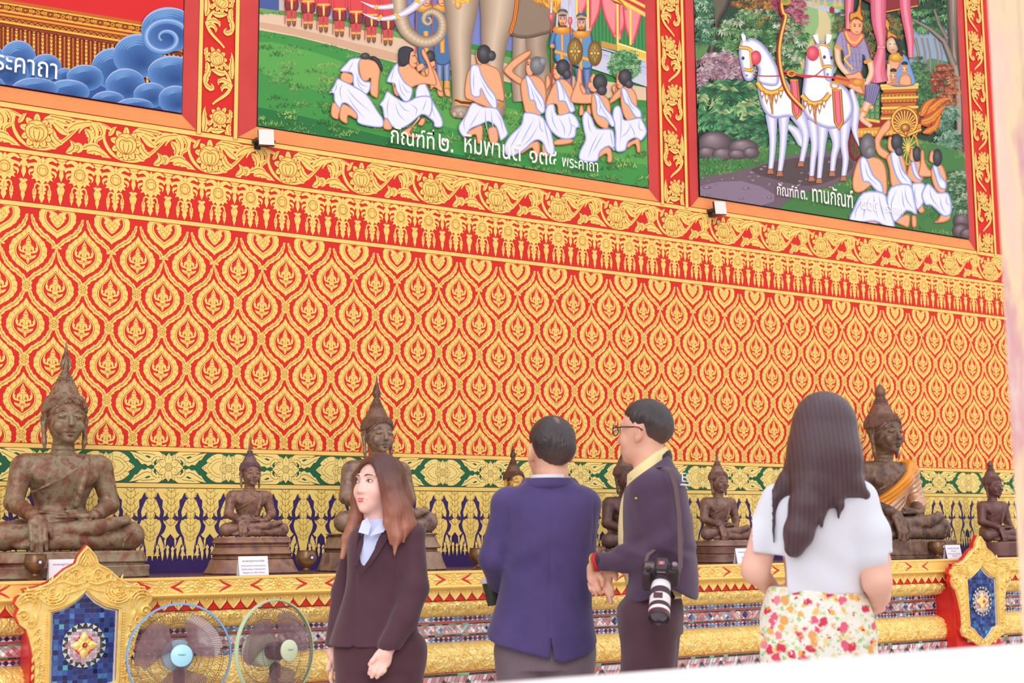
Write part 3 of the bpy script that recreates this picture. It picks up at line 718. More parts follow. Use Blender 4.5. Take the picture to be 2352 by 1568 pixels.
# ================================================================== the three painted panels above
def pp(t): return np.array([[float(v) for v in q.split(',')] for q in t.split()])
def inset(p, d):
    p = np.asarray(p, float); n = np.roll(p, -1, 0) - np.roll(p, 1, 0); n = np.stack([-n[:, 1], n[:, 0]], 1); n /= np.hypot(n[:, 0], n[:, 1])[:, None] + 1e-9
    ar = np.sum(p[:, 0] * np.roll(p[:, 1], -1) - np.roll(p[:, 0], -1) * p[:, 1]); return p + n * d * (1 if ar > 0 else -1)
class Mural(Paint):
    def __init__(s, x0, x1, z0, z1):
        super().__init__(5e-6); s.ext = (x0, x1, z0, z1); s.map = None
    def view(s, sc, ox, oy):
        x0, x1, z0, z1 = s.ext
        def m(p):
            q = W2(np.asarray(p) * sc + [ox, oy]); return np.stack([np.clip(q[:, 0], x0, x1), np.clip(q[:, 1], z0, z1)], 1)
        s.map = m
    def S(s, t, ce, ci, d=4, sm=3, hi=None):
        p = pp(t) if isinstance(t, str) else np.asarray(t, float)
        if sm: p = cat(p, sm)
        a, b = np.array(ce, float), np.array(ci, float); s.poly(p, ce)
        for k in (1, 2, 3): s.poly(inset(p, d * (.35 + .65 * k)), tuple(a + (b - a) * k / 3))
        if hi is not None: s.poly(inset(p, d * 3.4), hi)
    def E(s, x, y, rx, ry, ce, ci, rot=0.0, off=(-.2, -.25)):
        s.fan(ell2(x, y, rx, ry, 22, rot), ce, ci, mid=(x + off[0] * rx, y + off[1] * ry))
    def cloth(s, t, folds=()):
        s.S(t, (136, 146, 206), (196, 200, 236), 3.5, hi=(236, 236, 252))
        for f in folds: s.line(cat(pp(f), 4, closed=False), 9, (222, 224, 246), taper=.35, col2=(140, 152, 212))
    def skin(s, t): s.S(t, (176, 96, 58), (228, 150, 104), 3, hi=(240, 172, 128))
    def hair(s, x, y, rx, ry, c=(40, 38, 44), rot=0.0): s.E(x, y, rx, ry, c, tuple(min(255, v + 62) for v in c), rot)
    def tuft(s, x, y, r, n, cols, rng, droop=.35):
        """sprig of pointed leaves fanned round a point"""
        c = cols[rng.randrange(len(cols))]
        for k in range(n):
            a = math.pi * (k + .5) / n * 1.25 - .4 + rng.uniform(-.12, .12); l = r * rng.uniform(.8, 1.15)
            d = np.array([math.cos(a), math.sin(a) * .85 - droop * 0]); nn = np.array([-d[1], d[0]]); o = np.array([x, y])
            e = o + d * l + np.array([0, r * .28]); m = o + d * l * .5
            k2 = rng.uniform(.82, 1.12); cc = np.clip(np.array(c) * k2, 0, 255)
            s.lay += 8e-7; s.batch(np.array([o, m + nn * r * .15, e, m - nn * r * .15]), np.array([cc * .55, cc, cc * 1.0, cc * .8]), [(0, 1, 2), (0, 2, 3)], lay=s.lay)
    def foliage(s, x0, y0, x1, y1, n, r, cols, seed, leaves=6, shape=None):
        rng = random.Random(seed); pts = []
        while len(pts) < n:
            x, y = rng.uniform(x0, x1), rng.uniform(y0, y1)
            if ((x - (x0 + x1) / 2) / (x1 - x0) * 2) ** 2 + ((y - (y0 + y1) / 2) / (y1 - y0) * 2) ** 2 < 1.15 or shape == 'box': pts.append((x, y))
        for x, y in sorted(pts, key=lambda q: q[1] + rng.uniform(-30, 30)): s.tuft(x, y, r * rng.uniform(.75, 1.2), leaves, cols, rng)
    def grass(s, poly, n, seed, dark=(38, 116, 52), light=(150, 196, 96), ln=26):
        rng = random.Random(seed); p = pp(poly); x0, y0 = p.min(0); x1, y1 = p.max(0); V = []; C = []; T = []
        def inside(x, y):
            c = False; j = len(p) - 1
            for i in range(len(p)):
                if (p[i][1] > y) != (p[j][1] > y) and x < (p[j][0] - p[i][0]) * (y - p[i][1]) / (p[j][1] - p[i][1]) + p[i][0]: c = not c
                j = i
            return c
        k = 0; it = 0
        clumps = [(rng.uniform(x0, x1), rng.uniform(y0, y1), rng.uniform(40, 120), rng.random()) for _ in range(max(8, n // 24))]
        clumps.sort(key=lambda q: q[1])
        for cx, cy, w, b in clumps:
            for _ in range(34):
                x = cx + rng.gauss(0, w * .55); y = cy + rng.gauss(0, 8) + abs(x - cx) * .12
                if not inside(x, y): continue
                f = min(1, max(0, rng.random() * .6 + b * .55 - .08)); c = np.array(dark) * (1 - f) + np.array(light) * f
                l = rng.uniform(.4, 1.1) * ln; wv = rng.uniform(3, 7); lean = rng.uniform(-.6, .6) * l
                V += [(x - wv, y), (x + wv, y), (x + lean, y - l * .7)]; C += [c * .86, c * .86, c]; T.append((k, k + 1, k + 2)); k += 3
        if k: s.batch(V, np.array(C), T, lay=s.lay + np.repeat(np.arange(k // 3) * 8e-7, 3)); s.lay += k / 3 * 8e-7 + s.step
M_mural = mat('mural_paint', vcol=True, rough=0.5, spec=0.3)
M_frame_o = mat('frame_orange', (255, 158, 92), rough=.6, var=(250, 146, 84), vscale=4)
M_frame_r = mat('frame_red', (214, 62, 56), rough=.6, var=(200, 54, 50), vscale=4)
M_white_letter = mat('lettering_white', (250, 244, 240), rough=.6)

def panel(name, label, x0, x1, fx0, fx1, paint, letters):
    """painting, bevelled frame and white lettering of one panel; z of the lower picture edge is 3.449"""
    t = thing(name, label, 'mural', ((x0 + x1) / 2, -.004, 3.376), group='painted murals above the patterned wall')
    ox, oz = (x0 + x1) / 2, 3.376
    z0, z1 = 3.449, 5.75
    o = paint.build('painting', M_mural, t); 
    o.data.transform(Matrix.Translation((-ox, -.006, -oz)))
    b = MB()
    zi, zo = z0 - oz, .0; D = .03
    b.add([(fx0 - ox, 0, zo), (fx1 - ox, 0, zo), (x1 - ox, -.0045, zi), (x0 - ox, -.0045, zi), (fx0 - ox, .003, zo), (fx1 - ox, .003, zo)], [(0, 1, 2, 3), (0, 4, 5, 1)])
    b.build('frame_sill', M_frame_o, t, smooth=False)
    for xa, xb in ((fx0, x0), (fx1, x1)):
        b = MB(); b.add([(xa - ox, 0, zo), (xb - ox, -.0045, zi), (xb - ox, -.0045, z1 - oz), (xa - ox, 0, z1 - oz)], [(0, 1, 2, 3)])
        xm = xa - ox
        b.add([(xm - .0025, -.0055, zo), (xm + .0025, -.0055, zo), (xb - ox + .001, -.0060, zi), (xb - ox - .003, -.0060, zi)], [(0, 1, 2, 3)])
        b.build('frame_side', M_frame_r, t, smooth=False)
    for body, xa, xb, z, squash in letters:
        v, f = text_mesh(body, 1.0, .005); w = v[:, 0].max() - v[:, 0].min(); k = (xb - xa) / w
        q = np.stack([(v[:, 0] - v[:, 0].min()) * k + xa - ox, np.full(len(v), -.0325), v[:, 1] * k * squash + z - oz], 1)
        mesh_np('inscription', q, f, M_white_letter, t)
    return t
# ------------------------------------------------ panel 2: elephant, soldiers and kneeling people
m = Mural(2.983, 5.709, 3.455, 5.75)
m.quad(2.977, 3.449, 5.715, 5.75, (22, 18, 22))
m.map = None; m.quad(2.983, 3.455, 5.709, 5.75, (58, 138, 64))
m.view(.2933, 560, 0)
m.poly(pp('90,-900 2200,-900 2200,420 1500,300 700,120 90,70'), (122, 132, 196)); m.poly(pp('90,-20 270,-20 270,85 90,70'), (74, 92, 156))
m.poly(pp('270,-900 640,-900 640,120 270,85'), (206, 184, 176)); m.poly(pp('540,60 700,60 700,170 640,150'), (176, 182, 214))
m.poly(pp('90,60 300,95 700,160 1100,230 1500,330 2300,500 2300,620 1500,420 1000,310 500,200 90,120'), (118, 164, 96))
m.poly(pp('90,110 400,140 800,215 1200,300 1700,410 2300,560 3200,700 3200,800 2300,700 1700,560 1250,520 900,440 500,330 250,270 90,240'), (228, 196, 168), sm=2)
m.poly(pp('90,170 500,250 900,350 1250,440 1150,480 800,380 400,280 90,215'), (214, 170, 142), sm=2)
m.poly(pp('90,235 400,290 800,390 1200,500 1700,580 2300,720 3200,860 3200,1700 90,1000'), (66, 148, 70))
m.poly(pp('90,330 600,430 1400,700 2300,900 3200,1100 3200,1300 2000,1100 900,800 90,560'), (92, 166, 78), sm=3)
m.poly(pp('90,840 800,1000 1600,1200 3200,1600 3200,1750 1500,1330 90,1000'), (38, 116, 58), sm=2)
m.grass('90,250 700,370 1300,540 2300,740 3200,900 3200,1700 2000,1380 90,1000', 10000, 3, (30, 104, 50), (186, 222, 122), 38)
m.grass('90,60 1100,225 1100,260 90,110', 200, 5)
# red guards in a row
for i, (x, y) in enumerate(((365, 200), (495, 222), (615, 248), (740, 282), (870, 304), (990, 328), (1120, 350))):
    m.line([(x - 50, -60), (x - 52, y - 8)], 6, (196, 60, 60))
    for sg in (-1, 1):
        m.E(x + sg * 20, y - 12, 14, 24, (110, 66, 44), (176, 116, 84))
        m.line([(x + sg * 20, y - 150), (x + sg * 20, y - 28)], [42, 32], (206, 56, 64), col2=(240, 110, 112))
        for k in (-8, 0, 8): m.line([(x + sg * 20 + k, y - 120), (x + sg * 20 + k * .7, y - 50)], 2.5, (150, 30, 40))
        m.line([(x + sg * 20 - 17, y - 38), (x + sg * 20 + 17, y - 38)], 16, (236, 178, 70))
    m.S([(x - 46, y - 190), (x + 46, y - 190), (x + 52, y - 130), (x + 22, y - 108), (x, y - 128), (x - 22, y - 108), (x - 52, y - 130)], (92, 24, 30), (142, 50, 56), 4)
    m.S([(x - 50, y - 420), (x + 50, y - 420), (x + 46, y - 200), (x, y - 180), (x - 46, y - 200)], (176, 40, 48), (226, 74, 80), 5)
    for sg in (-1, 1): m.line([(x + sg * 48, y - 400), (x + sg * 56, y - 260), (x + sg * 50, y - 190)], [26, 26, 18], (190, 44, 54), col2=(230, 84, 88))
    m.line([(x - 46, y - 205), (x + 46, y - 205)], 16, (238, 188, 84)); m.line([(x, y - 210), (x + 2, y - 120)], [22, 14], (226, 170, 66), col2=(252, 216, 130))
# blue guards behind the trunk
for x, y0, yf in ((1405, 20, 690), (1530, 20, 760)):
    for sg in (-1, 1):
        m.line([(x + 20 + sg * 28, 470), (x + 22 + sg * 28, yf - 90)], [60, 44], (60, 76, 130), col2=(150, 164, 206)); m.line([(x + 22 + sg * 28, yf - 120), (x + 22 + sg * 28, yf - 60)], 44, (206, 132, 54), col2=(240, 180, 90)); m.skin([(x + sg * 28, yf - 60), (x + 40 + sg * 28, yf - 60), (x + 50 + sg * 28, yf), (x + 10 + sg * 28, yf - 6)])
    m.S([(x - 70, 90), (x + 60, 80), (x + 80, 350), (x + 70, 500), (x - 40, 500), (x - 60, 350)], (44, 66, 110), (76, 116, 164), 5)
    m.line([(x + 10, 250), (x + 15, 420)], [40, 34], (206, 130, 44), col2=(246, 186, 92)); m.E(x, 70, 70, 34, (206, 126, 30), (246, 196, 96))
    m.skin(ell2(x + 12, 10, 34, 50, 14)); m.line([(x - 6, 4), (x + 4, 4)], 4, (50, 30, 30)); m.line([(x + 4, 34), (x + 24, 34)], 5, (60, 40, 36))
    m.line([(x - 62, -40), (x - 68, 420)], 9, (170, 50, 50), col2=(220, 90, 84))
# elephant
EL, EM, ED = (138, 112, 94), (218, 194, 168), (96, 78, 66)
m.view(.319, 1100, 0)
m.line([(300, 200), (290, 400), (275, 560), (285, 735)], [130, 120, 104, 96], EL, col2=(196, 174, 152), sm=6); m.line([(430, 160), (400, 330), (440, 520), (470, 740)], [190, 150, 120, 110], EL, col2=(184, 160, 140), sm=6)
m.S('150,-160 640,-160 600,40 560,120 520,230 440,262 330,284 230,266 186,180', ED, (122, 102, 86), 8, hi=(146, 124, 106))
m.line([(150, -80), (130, 120), (100, 300), (90, 500), (120, 800)], [330, 260, 190, 150, 130], EL, col2=EM, sm=6)
m.view(.2933, 560, 0)
m.line([(1690, -120), (1690, 100), (1680, 300), (1690, 560), (1690, 780), (1690, 880)], [330, 250, 190, 150, 136, 170], EL, col2=EM, sm=6)
m.E(1690, 880, 85, 52, EL, (206, 186, 164)); 
for x in (1640, 1690, 1742): m.E(x, 900, 20, 24, (150, 126, 110), (226, 208, 190))
m.line([(1642, 785), (1690, 806), (1775, 812)], 34, (120, 40, 30)); m.line([(1642, 772), (1690, 793), (1775, 798)], 8, (232, 180, 70)); m.line([(1642, 800), (1690, 822), (1775, 830)], 8, (232, 180, 70))
m.E(1985, 870, 48, 60, EL, (186, 164, 144)); m.line([(1950, 820), (2020, 830)], 30, (206, 140, 60))
tr = cat([(1205, -160), (1205, 0), (1215, 120), (1255, 240), (1340, 315), (1430, 335), (1515, 295), (1545, 215), (1528, 140), (1470, 98), (1412, 118), (1398, 168), (1428, 196), (1454, 178), (1446, 150), (1428, 148)], 6, closed=False)
m.line(tr, [150, 130, 118, 106, 96, 88, 80, 72, 64, 52, 42, 32, 26, 18, 12], (132, 104, 84), col2=(226, 202, 172))
for i in range(10, len(tr) - 8, 2):
    d = tr[i + 1] - tr[i - 1]; nn = np.array([-d[1], d[0]]) / np.hypot(*d); w = np.interp(i / len(tr), [0, .5, 1], [56, 36, 6]); m.line([tr[i] - nn * w * .85, tr[i] + nn * w * .5], 2.2, (158, 128, 104))
m.line(cat([(1400, -20), (1310, 70), (1210, 125), (1110, 152), (1010, 148), (918, 112)], 5, closed=False), [74, 62, 50, 38, 24, 5], (170, 150, 190), col2=(255, 250, 252))
m.line(cat([(1160, 54), (1080, 64), (1000, 58), (905, 18)], 5, closed=False), [44, 38, 26, 4], (176, 156, 190), col2=(255, 250, 252))
for a, b in (((1040, 170), (1066, 126)), ((1016, 78), (1036, 46)), ((1172, 112), (1212, 152)), ((1326, 0), (1374, 30))): m.line([a, b], 26, (214, 140, 30), col2=(252, 214, 110))
m.E(1668, 46, 27, 36, (206, 130, 60), (252, 216, 160)); m.line([(1620, -10), (1700, 22), (1780, -6)], 26, (208, 140, 40), col2=(250, 206, 90))
for x in (1630, 1660, 1700, 1740): m.poly([(x - 12, 12), (x + 12, 12), (x, 44)], (240, 190, 80))
m.view(.319, 1100, 0)
m.line([(268, -40), (258, 60), (245, 150), (216, 246)], 30, (120, 40, 20)); m.line([(268, -40), (258, 60), (245, 150), (216, 246)], 20, (240, 150, 40)); m.line([(268, -40), (258, 60), (245, 150), (216, 246)], 6, (190, 60, 30))
m.S('350,-120 600,-120 576,60 566,110 520,90 440,40 380,14', (196, 120, 30), (244, 190, 80), 6)
rng = random.Random(4)
for k in range(60): x = rng.uniform(390, 565); y = rng.uniform(-10, 40) + (x - 390) * .3; m.line([(x, y - 30), (x + 4, y + 6)], 2.5, (176, 100, 30))
# pavilion with curtains
m.poly(pp('590,-200 700,-200 690,330 1250,560 1250,640 560,420'), (206, 204, 226)); m.poly(pp('680,-200 1250,-200 1250,450 690,300'), (56, 132, 74))
for x in range(720, 1240, 13): m.line([(x, -40), (x + 2, 300 + (x - 720) * .28)], 3, (84, 166, 96) if x % 2 else (40, 108, 62))
for t in ('690,-60 780,-60 760,60 700,150 694,100', '790,-60 866,-60 858,90 800,220 780,228 784,100', '866,-60 985,-60 985,120 980,260 965,280 920,200 880,90', '1000,-60 1060,-60 1050,140 1000,300 990,200', '1030,-40 1160,40 1150,160 1110,300 1090,325 1050,240 1030,150'):
    m.S(t, (196, 56, 72), (236, 104, 116), 5, hi=(246, 140, 146))
for a in (692, 772, 985, 1078): m.line([(a, -80), (a + 2, 330)], [20, 17], (226, 176, 60), col2=(254, 230, 140))
m.S('860,-200 1260,-200 1260,140 1180,108 1040,50 930,0', (150, 30, 40), (200, 50, 60), 6); m.line([(820, -60), (1000, 10), (1250, 128)], 34, (226, 170, 50), col2=(254, 222, 120)); m.line([(960, -60), (1250, 70)], 24, (226, 170, 50), col2=(254, 222, 120)); m.line([(1050, 80), (1020, 30), (960, -20)], 14, (196, 110, 30))
m.poly(pp('985,310 1250,390 1250,470 985,380'), (246, 206, 96)); m.poly(pp('870,300 985,330 985,370 870,345'), (206, 150, 70))
for x in range(1000, 1240, 13): m.line([(x, 322 + (x - 985) * .3), (x, 366 + (x - 985) * .32)], 3, (196, 140, 40))
m.line([(985, 318), (1250, 398)], 8, (255, 236, 160)); m.line([(870, 352), (1250, 462)], 10, (190, 190, 220)); m.poly(pp('860,362 1250,470 1250,560 870,420'), (196, 196, 226)); m.line([(880, 400), (1250, 505)], 6, (160, 160, 200))
m.E(1035, 480, 112, 108, (40, 96, 60), (60, 130, 76)); m.foliage(925, 360, 1145, 560, 150, 26, [(84, 160, 100), (130, 196, 130), (176, 220, 160), (60, 130, 84)], 11, 5)
# guards with round shields
for x, y, sx in ((590, 0, 1), (726, 28, .9)):
    m.line([(x - 84, -20 + y), (x - 74, 700)], 11, (150, 40, 44), col2=(216, 84, 84)); m.E(x - 82, 128 + y, 17, 32, (206, 70, 84), (250, 150, 150)); m.line([(x - 84, -20 + y), (x - 82, 100 + y)], [6, 14], (190, 190, 220), col2=(240, 240, 250))
    for sg in (-1, 1): m.line([(x + 10 + sg * 30, 470 + y), (x + 24 + sg * 26, 660 + y)], [64, 40], (46, 66, 120), col2=(130, 150, 200)); m.skin([(x + 14 + sg * 26, 740 + y), (x + 36 + sg * 26, 740 + y), (x + 44 + sg * 26, 800 + y), (x + 8 + sg * 26, 806 + y)])
    m.S([(x - 66, 216 + y), (x, 196 + y), (x + 76 * sx, 216 + y), (x + 90 * sx, 300 + y), (x + 74, 470 + y), (x - 50, 450 + y), (x - 60, 340 + y)], (40, 72, 120), (74, 124, 176), 5, hi=(98, 148, 196))
    m.line([(x - 60, 240 + y), (x - 82, 330 + y)], [40, 28], (46, 80, 130), col2=(90, 140, 190)); m.E(x - 74, 338 + y, 18, 18, (190, 120, 84), (240, 178, 134))
    m.line([(x - 4, 240 + y), (x - 2, 370 + y)], 20, (196, 100, 40), col2=(250, 190, 110)); m.line([(x - 56, 375 + y), (x + 60, 410 + y)], 26, (206, 120, 40), col2=(252, 190, 100)); m.line([(x - 6, 390 + y), (x - 4, 480 + y)], 26, (206, 120, 40), col2=(250, 190, 100))
    m.E(x, 220 + y, 72 * sx, 34, (206, 120, 30), (248, 190, 90)); m.line([(x - 30, 196 + y), (x + 30, 196 + y)], 14, (120, 60, 30))
    for sg in (-1, 1): m.line([(x + sg * 36, 110 + y), (x + sg * 42, 200 + y)], 14, (196, 206, 220))
    m.skin(ell2(x, 142 + y, 32, 50, 16)); m.E(x, 98 + y, 38, 28, (46, 70, 120), (96, 140, 190)); m.line([(x - 38, 108 + y), (x, 98 + y), (x + 38, 108 + y)], 14, (230, 160, 50)); m.poly([(x - 6, 74 + y), (x + 6, 74 + y), (x, 56 + y)], (220, 150, 40))
    for sg in (-1, 1): m.line([(x + sg * 20, 130 + y), (x + sg * 7, 133 + y)], 5, (60, 36, 30)); m.E(x + sg * 13, 142 + y, 6, 3.5, (30, 20, 20), (50, 36, 30))
    m.line([(x, 138 + y), (x - 4, 162 + y), (x + 4, 164 + y)], 3, (180, 110, 80)); m.line([(x - 12, 172 + y), (x + 12, 172 + y)], 5, (60, 40, 36)); m.line([(x - 8, 180 + y), (x + 8, 180 + y)], 4, (190, 80, 70))
for x, y, rx, ry in ((680, 376, 58, 100), (822, 390, 52, 92)):
    m.E(x, y, rx, ry, (110, 76, 24), (204, 166, 84)); m.line(ell2(x, y, rx * .86, ry * .88, 24), 4, (120, 84, 26), closed=True)
    for k in range(8):
        a = k * math.pi / 4; l = .8 if k % 2 == 0 else .55; d = np.array([rx * math.cos(a), ry * math.sin(a)]); nn = np.array([-rx * math.sin(a), ry * math.cos(a)]); o = np.array([x, y])
        m.S([o + d * .15, o + d * .42 + nn * .17, o + d * l, o + d * .42 - nn * .17], (110, 78, 26), (236, 206, 124), 3, sm=0)
    m.E(x, y, 14, 22, (120, 84, 26), (240, 210, 130))
# kneeling people in white
def kneel(v, hair, bun, skins, cloths, face=(), hc=(40, 38, 44), feet=()):
    for f in feet: m.skin(f)
    for k in skins: m.skin(k)
    for k in face: m.skin(k)
    for k in cloths: m.cloth(k[0], k[1:])
    for h_ in hair: m.hair(*h_, c=hc)
    for h_ in bun: m.hair(*h_, c=tuple(int(q * 1.15) for q in hc))
m.view(.2933, 560, 0)
kneel(0, [(1447, 448, 40, 46)], [], ['1400,560 1450,530 1490,560 1545,700 1525,722 1480,690 1450,710 1440,640'], [('1330,720 1390,640 1440,720 1460,780 1540,930 1540,1000 1480,1000 1470,960 1420,920 1350,860', '1400,720 1450,820 1490,940', '1370,760 1420,860 1460,950')], ['1446,440 1466,440 1485,490 1490,512 1478,528 1450,540 1436,500'], feet=['1380,930 1410,940 1390,990 1350,980'])
kneel(0, [], [(1232, 488, 40, 42)], ['1205,525 1280,505 1330,545 1370,585 1425,600 1424,520 1382,440 1378,396 1400,394 1425,440 1452,510 1497,640 1482,678 1400,665 1310,690 1270,740 1210,660 1195,560', '1150,650 1180,700 1200,760 1165,740', '1340,520 1390,500 1400,540 1350,570'],
      [('1180,505 1140,560 1105,645 1165,665 1180,720 1240,800 1290,790 1310,700 1250,650 1205,570 1200,515', '1170,530 1150,600 1140,650', '1200,620 1220,720 1270,780', '1220,650 1260,720 1300,730'), ('1110,720 1080,780 1048,825 1070,850 1085,930 1110,940 1150,1000 1220,1015 1300,970 1380,905 1440,920 1465,850 1455,770 1400,755 1340,765 1290,790 1240,800 1170,760', '1130,760 1110,850 1120,930', '1170,800 1200,900 1260,960', '1290,820 1340,860 1330,920', '1420,780 1400,840 1380,890', '1180,780 1240,860 1290,880')],
      ['1288,400 1318,400 1334,446 1352,486 1340,500 1342,528 1304,540 1280,500 1283,440'], feet=['1085,940 1080,1010 1130,1025 1150,1000 1115,930', '1300,990 1230,1035 1260,1070 1350,1090 1340,1060 1290,1040 1370,920'])
m.S('1196,440 1204,390 1250,368 1306,384 1318,404 1294,420 1286,462 1276,506 1236,520 1204,490', (34, 32, 38), (60, 60, 70), 4)
for e in ((1306, 446), (1470, 480)): m.line([(e[0], e[1]), (e[0] + 24, e[1] - 3)], 6, (40, 26, 26))
m.line([(1318, 500), (1342, 506)], 5, (150, 50, 40))
kneel(0, [], [(938, 447, 36, 27)], ['890,480 920,465 985,475 1030,500 1056,560 1047,640 1038,765 1010,768 975,732 980,620 960,640 920,640 895,590 885,520', '765,570 745,630 830,665 848,600'],
      [('905,462 830,465 790,500 740,565 830,580 840,640 850,690 900,740 950,745 978,705 980,650 930,640 895,590 888,510', '850,480 820,540 800,575', '870,600 890,680 940,720', '860,560 900,660 970,690'), ('720,622 690,680 655,735 690,740 695,800 740,860 760,820 800,825 870,900 880,970 990,1000 1075,1000 1080,940 1040,880 950,745 850,680 770,640', '760,660 740,720 760,800', '790,690 860,780 1000,900', '790,740 860,850 940,940', '720,650 710,700 690,735')],
      feet=['690,806 670,860 675,920 725,942 735,900 748,850', '755,825 735,900 745,950 800,974 804,910 868,940 874,890 800,830'])
m.S('972,456 1004,446 1044,470 1072,524 1072,562 1056,556 1034,512 1000,476', (34, 32, 38), (64, 64, 74), 4)
kneel(0, [(1868, 432, 58, 76)], [(1927, 443, 34, 40)], ['1770,530 1840,500 1920,520 1990,570 2028,760 2012,802 1970,790 1965,860 1870,840 1780,800 1716,760 1730,600'],
      [('1760,535 1825,520 1850,590 1900,680 1960,760 1970,850 1940,862 1880,780 1842,700 1838,762 1765,745', '1790,560 1785,650 1790,740', '1830,600 1890,720 1950,800'), ('1775,810 1860,840 1960,850 2000,900 2040,1000 2055,1060 2000,1110 1985,1080 1960,1000 1900,960 1840,985 1760,1020 1720,1085 1680,1050 1668,990 1720,910', '1880,850 1880,950 1900,1060', '1920,860 1930,960 1950,1040', '1760,850 1710,960 1720,1040', '1840,860 1780,960 1750,1010', '1960,880 2000,960 2020,1060')],
      ['1815,396 1845,430 1848,515 1816,504 1800,440'], feet=['1720,1050 1780,1010 1850,985 1860,1040 1850,1120 1815,1130 1800,1060 1740,1085', '1900,1010 1960,1000 1982,1080 1965,1130 1920,1130 1900,1070'])
m.view(.319, 1100, 0)
kneel(0, [(408, 478, 56, 66)], [(447, 450, 27, 32)], ['362,368 310,384 240,430 170,500 180,540 270,610 310,610 292,565 232,520 272,475 340,420 362,390', '290,590 350,550 420,560 465,620 470,740 430,836 330,826 306,760 290,680'],
      [('320,555 355,560 400,640 455,720 465,800 440,825 400,790 385,735 350,725 335,640', '350,600 380,700 390,740', '370,640 420,730 450,790'), ('315,815 430,835 480,900 510,960 535,1090 510,1125 470,1100 440,1030 390,1020 310,1090 230,1130 180,1120 166,1060 210,980 290,900', '420,840 430,930 460,960', '450,860 470,950 500,1080', '300,910 250,1000 200,1090', '390,850 330,960 280,1060', '420,900 360,1000 300,1060')],
      ['338,428 372,450 376,540 342,554 322,506'], (96, 96, 102), ['290,1090 350,1040 410,1020 427,1060 420,1130 385,1140 370,1070 300,1112', '445,1040 480,1040 502,1090 490,1130 455,1137 440,1090'])
kneel(0, [(592, 492, 50, 60)], [(622, 540, 30, 36)], ['468,562 486,544 505,600 480,650 466,640', '540,590 600,575 645,610 668,660 660,750 625,834 560,834 545,760 490,764 462,770 490,680'],
      [('540,590 570,590 620,680 660,740 680,800 640,815 605,740 560,735 550,660', '570,610 600,690 600,740', '590,630 640,740 660,790'), ('550,830 640,815 690,850 715,920 690,930 680,990 620,1010 550,990 490,930 462,850 466,790 486,755 530,758', '630,830 650,900 690,925', '560,850 600,930 600,990', '510,790 520,880 560,960', '640,860 650,940 620,1000')],
      ['530,462 562,480 578,560 540,580 518,536'], feet=['540,1010 630,1000 668,1012 650,1037 580,1050 524,1046'])
kneel(0, [(1038, 562, 50, 60)], [(1067, 610, 31, 33)], ['940,640 962,612 974,640 966,690', '930,722 1000,640 1034,680 936,752', '1010,640 1080,636 1120,690 1127,770 1110,872 1050,872 1010,780'],
      [('1008,640 1050,650 1090,740 1150,800 1155,850 1110,850 1060,770 1030,740', '1040,660 1070,750 1120,810'), ('1040,868 1140,850 1170,880 1197,950 1175,1000 1150,1020 1110,1000 1060,1030 1040,1090 970,1090 966,960 946,850 958,778 1000,768 1022,830', '1060,880 1100,950 1110,1000', '1140,860 1140,930 1180,950', '1000,800 1010,900 1000,1060', '1090,880 1050,960 1000,1000')],
      ['985,524 1016,550 1024,634 990,644 974,600'], feet=['1050,1040 1110,1005 1140,1000 1152,1090 1125,1102 1110,1042 1060,1072'])
kneel(0, [(858, 598, 53, 62)], [(872, 656, 36, 38)], ['698,500 724,506 730,590 740,640 762,680 800,680 824,730 790,752 700,752 646,738 654,680 688,590', '716,600 760,660 740,690 712,640', '800,680 880,686 925,730 936,800 925,880 910,936 840,904 800,820'],
      [('812,680 850,690 900,780 940,830 970,900 940,920 895,860 835,832 828,750', '840,710 880,800 940,890', '850,700 860,770 850,830'), ('835,926 920,930 960,960 965,1090 920,1060 860,1100 840,1165 760,1172 706,1150 712,1090 750,1010 738,940 728,850 758,803 800,850', '930,940 940,1000 950,1070', '850,960 800,1060 770,1150', '770,830 780,920 800,960', '890,950 840,1040 800,1110')],
      ['806,534 832,560 840,654 804,670 768,634 776,590'], feet=['840,1110 900,1060 940,1080 947,1165 910,1172 905,1112 850,1142'])
for x, y in ((332, 470), (528, 500), (984, 576), (780, 596)): m.line([(x, y - 12), (x + 18, y - 14)], 4, (40, 26, 26)); m.E(x + 9, y, 8, 4, (30, 22, 22), (60, 44, 40))
for x, y in ((524, 540), (776, 640), (982, 616)): m.line([(x, y), (x + 16, y + 2)], 4, (160, 60, 50))
panel('mural', 'painted mural of an elephant, soldiers and eight people in white kneeling on grass', 2.977, 5.715, 2.869, 5.8, m,
      [('กัณฑ์ที่', 3.795, 4.085, 3.472, 1.25), ('๒.', 4.115, 4.215, 3.473, 1.25), ('หิมพานต์', 4.29, 4.70, 3.487, 1.35), ('๑๓๔', 4.76, 4.965, 3.492, 1.2), ('พระคาถา', 5.005, 5.285, 3.497, 1.3)])
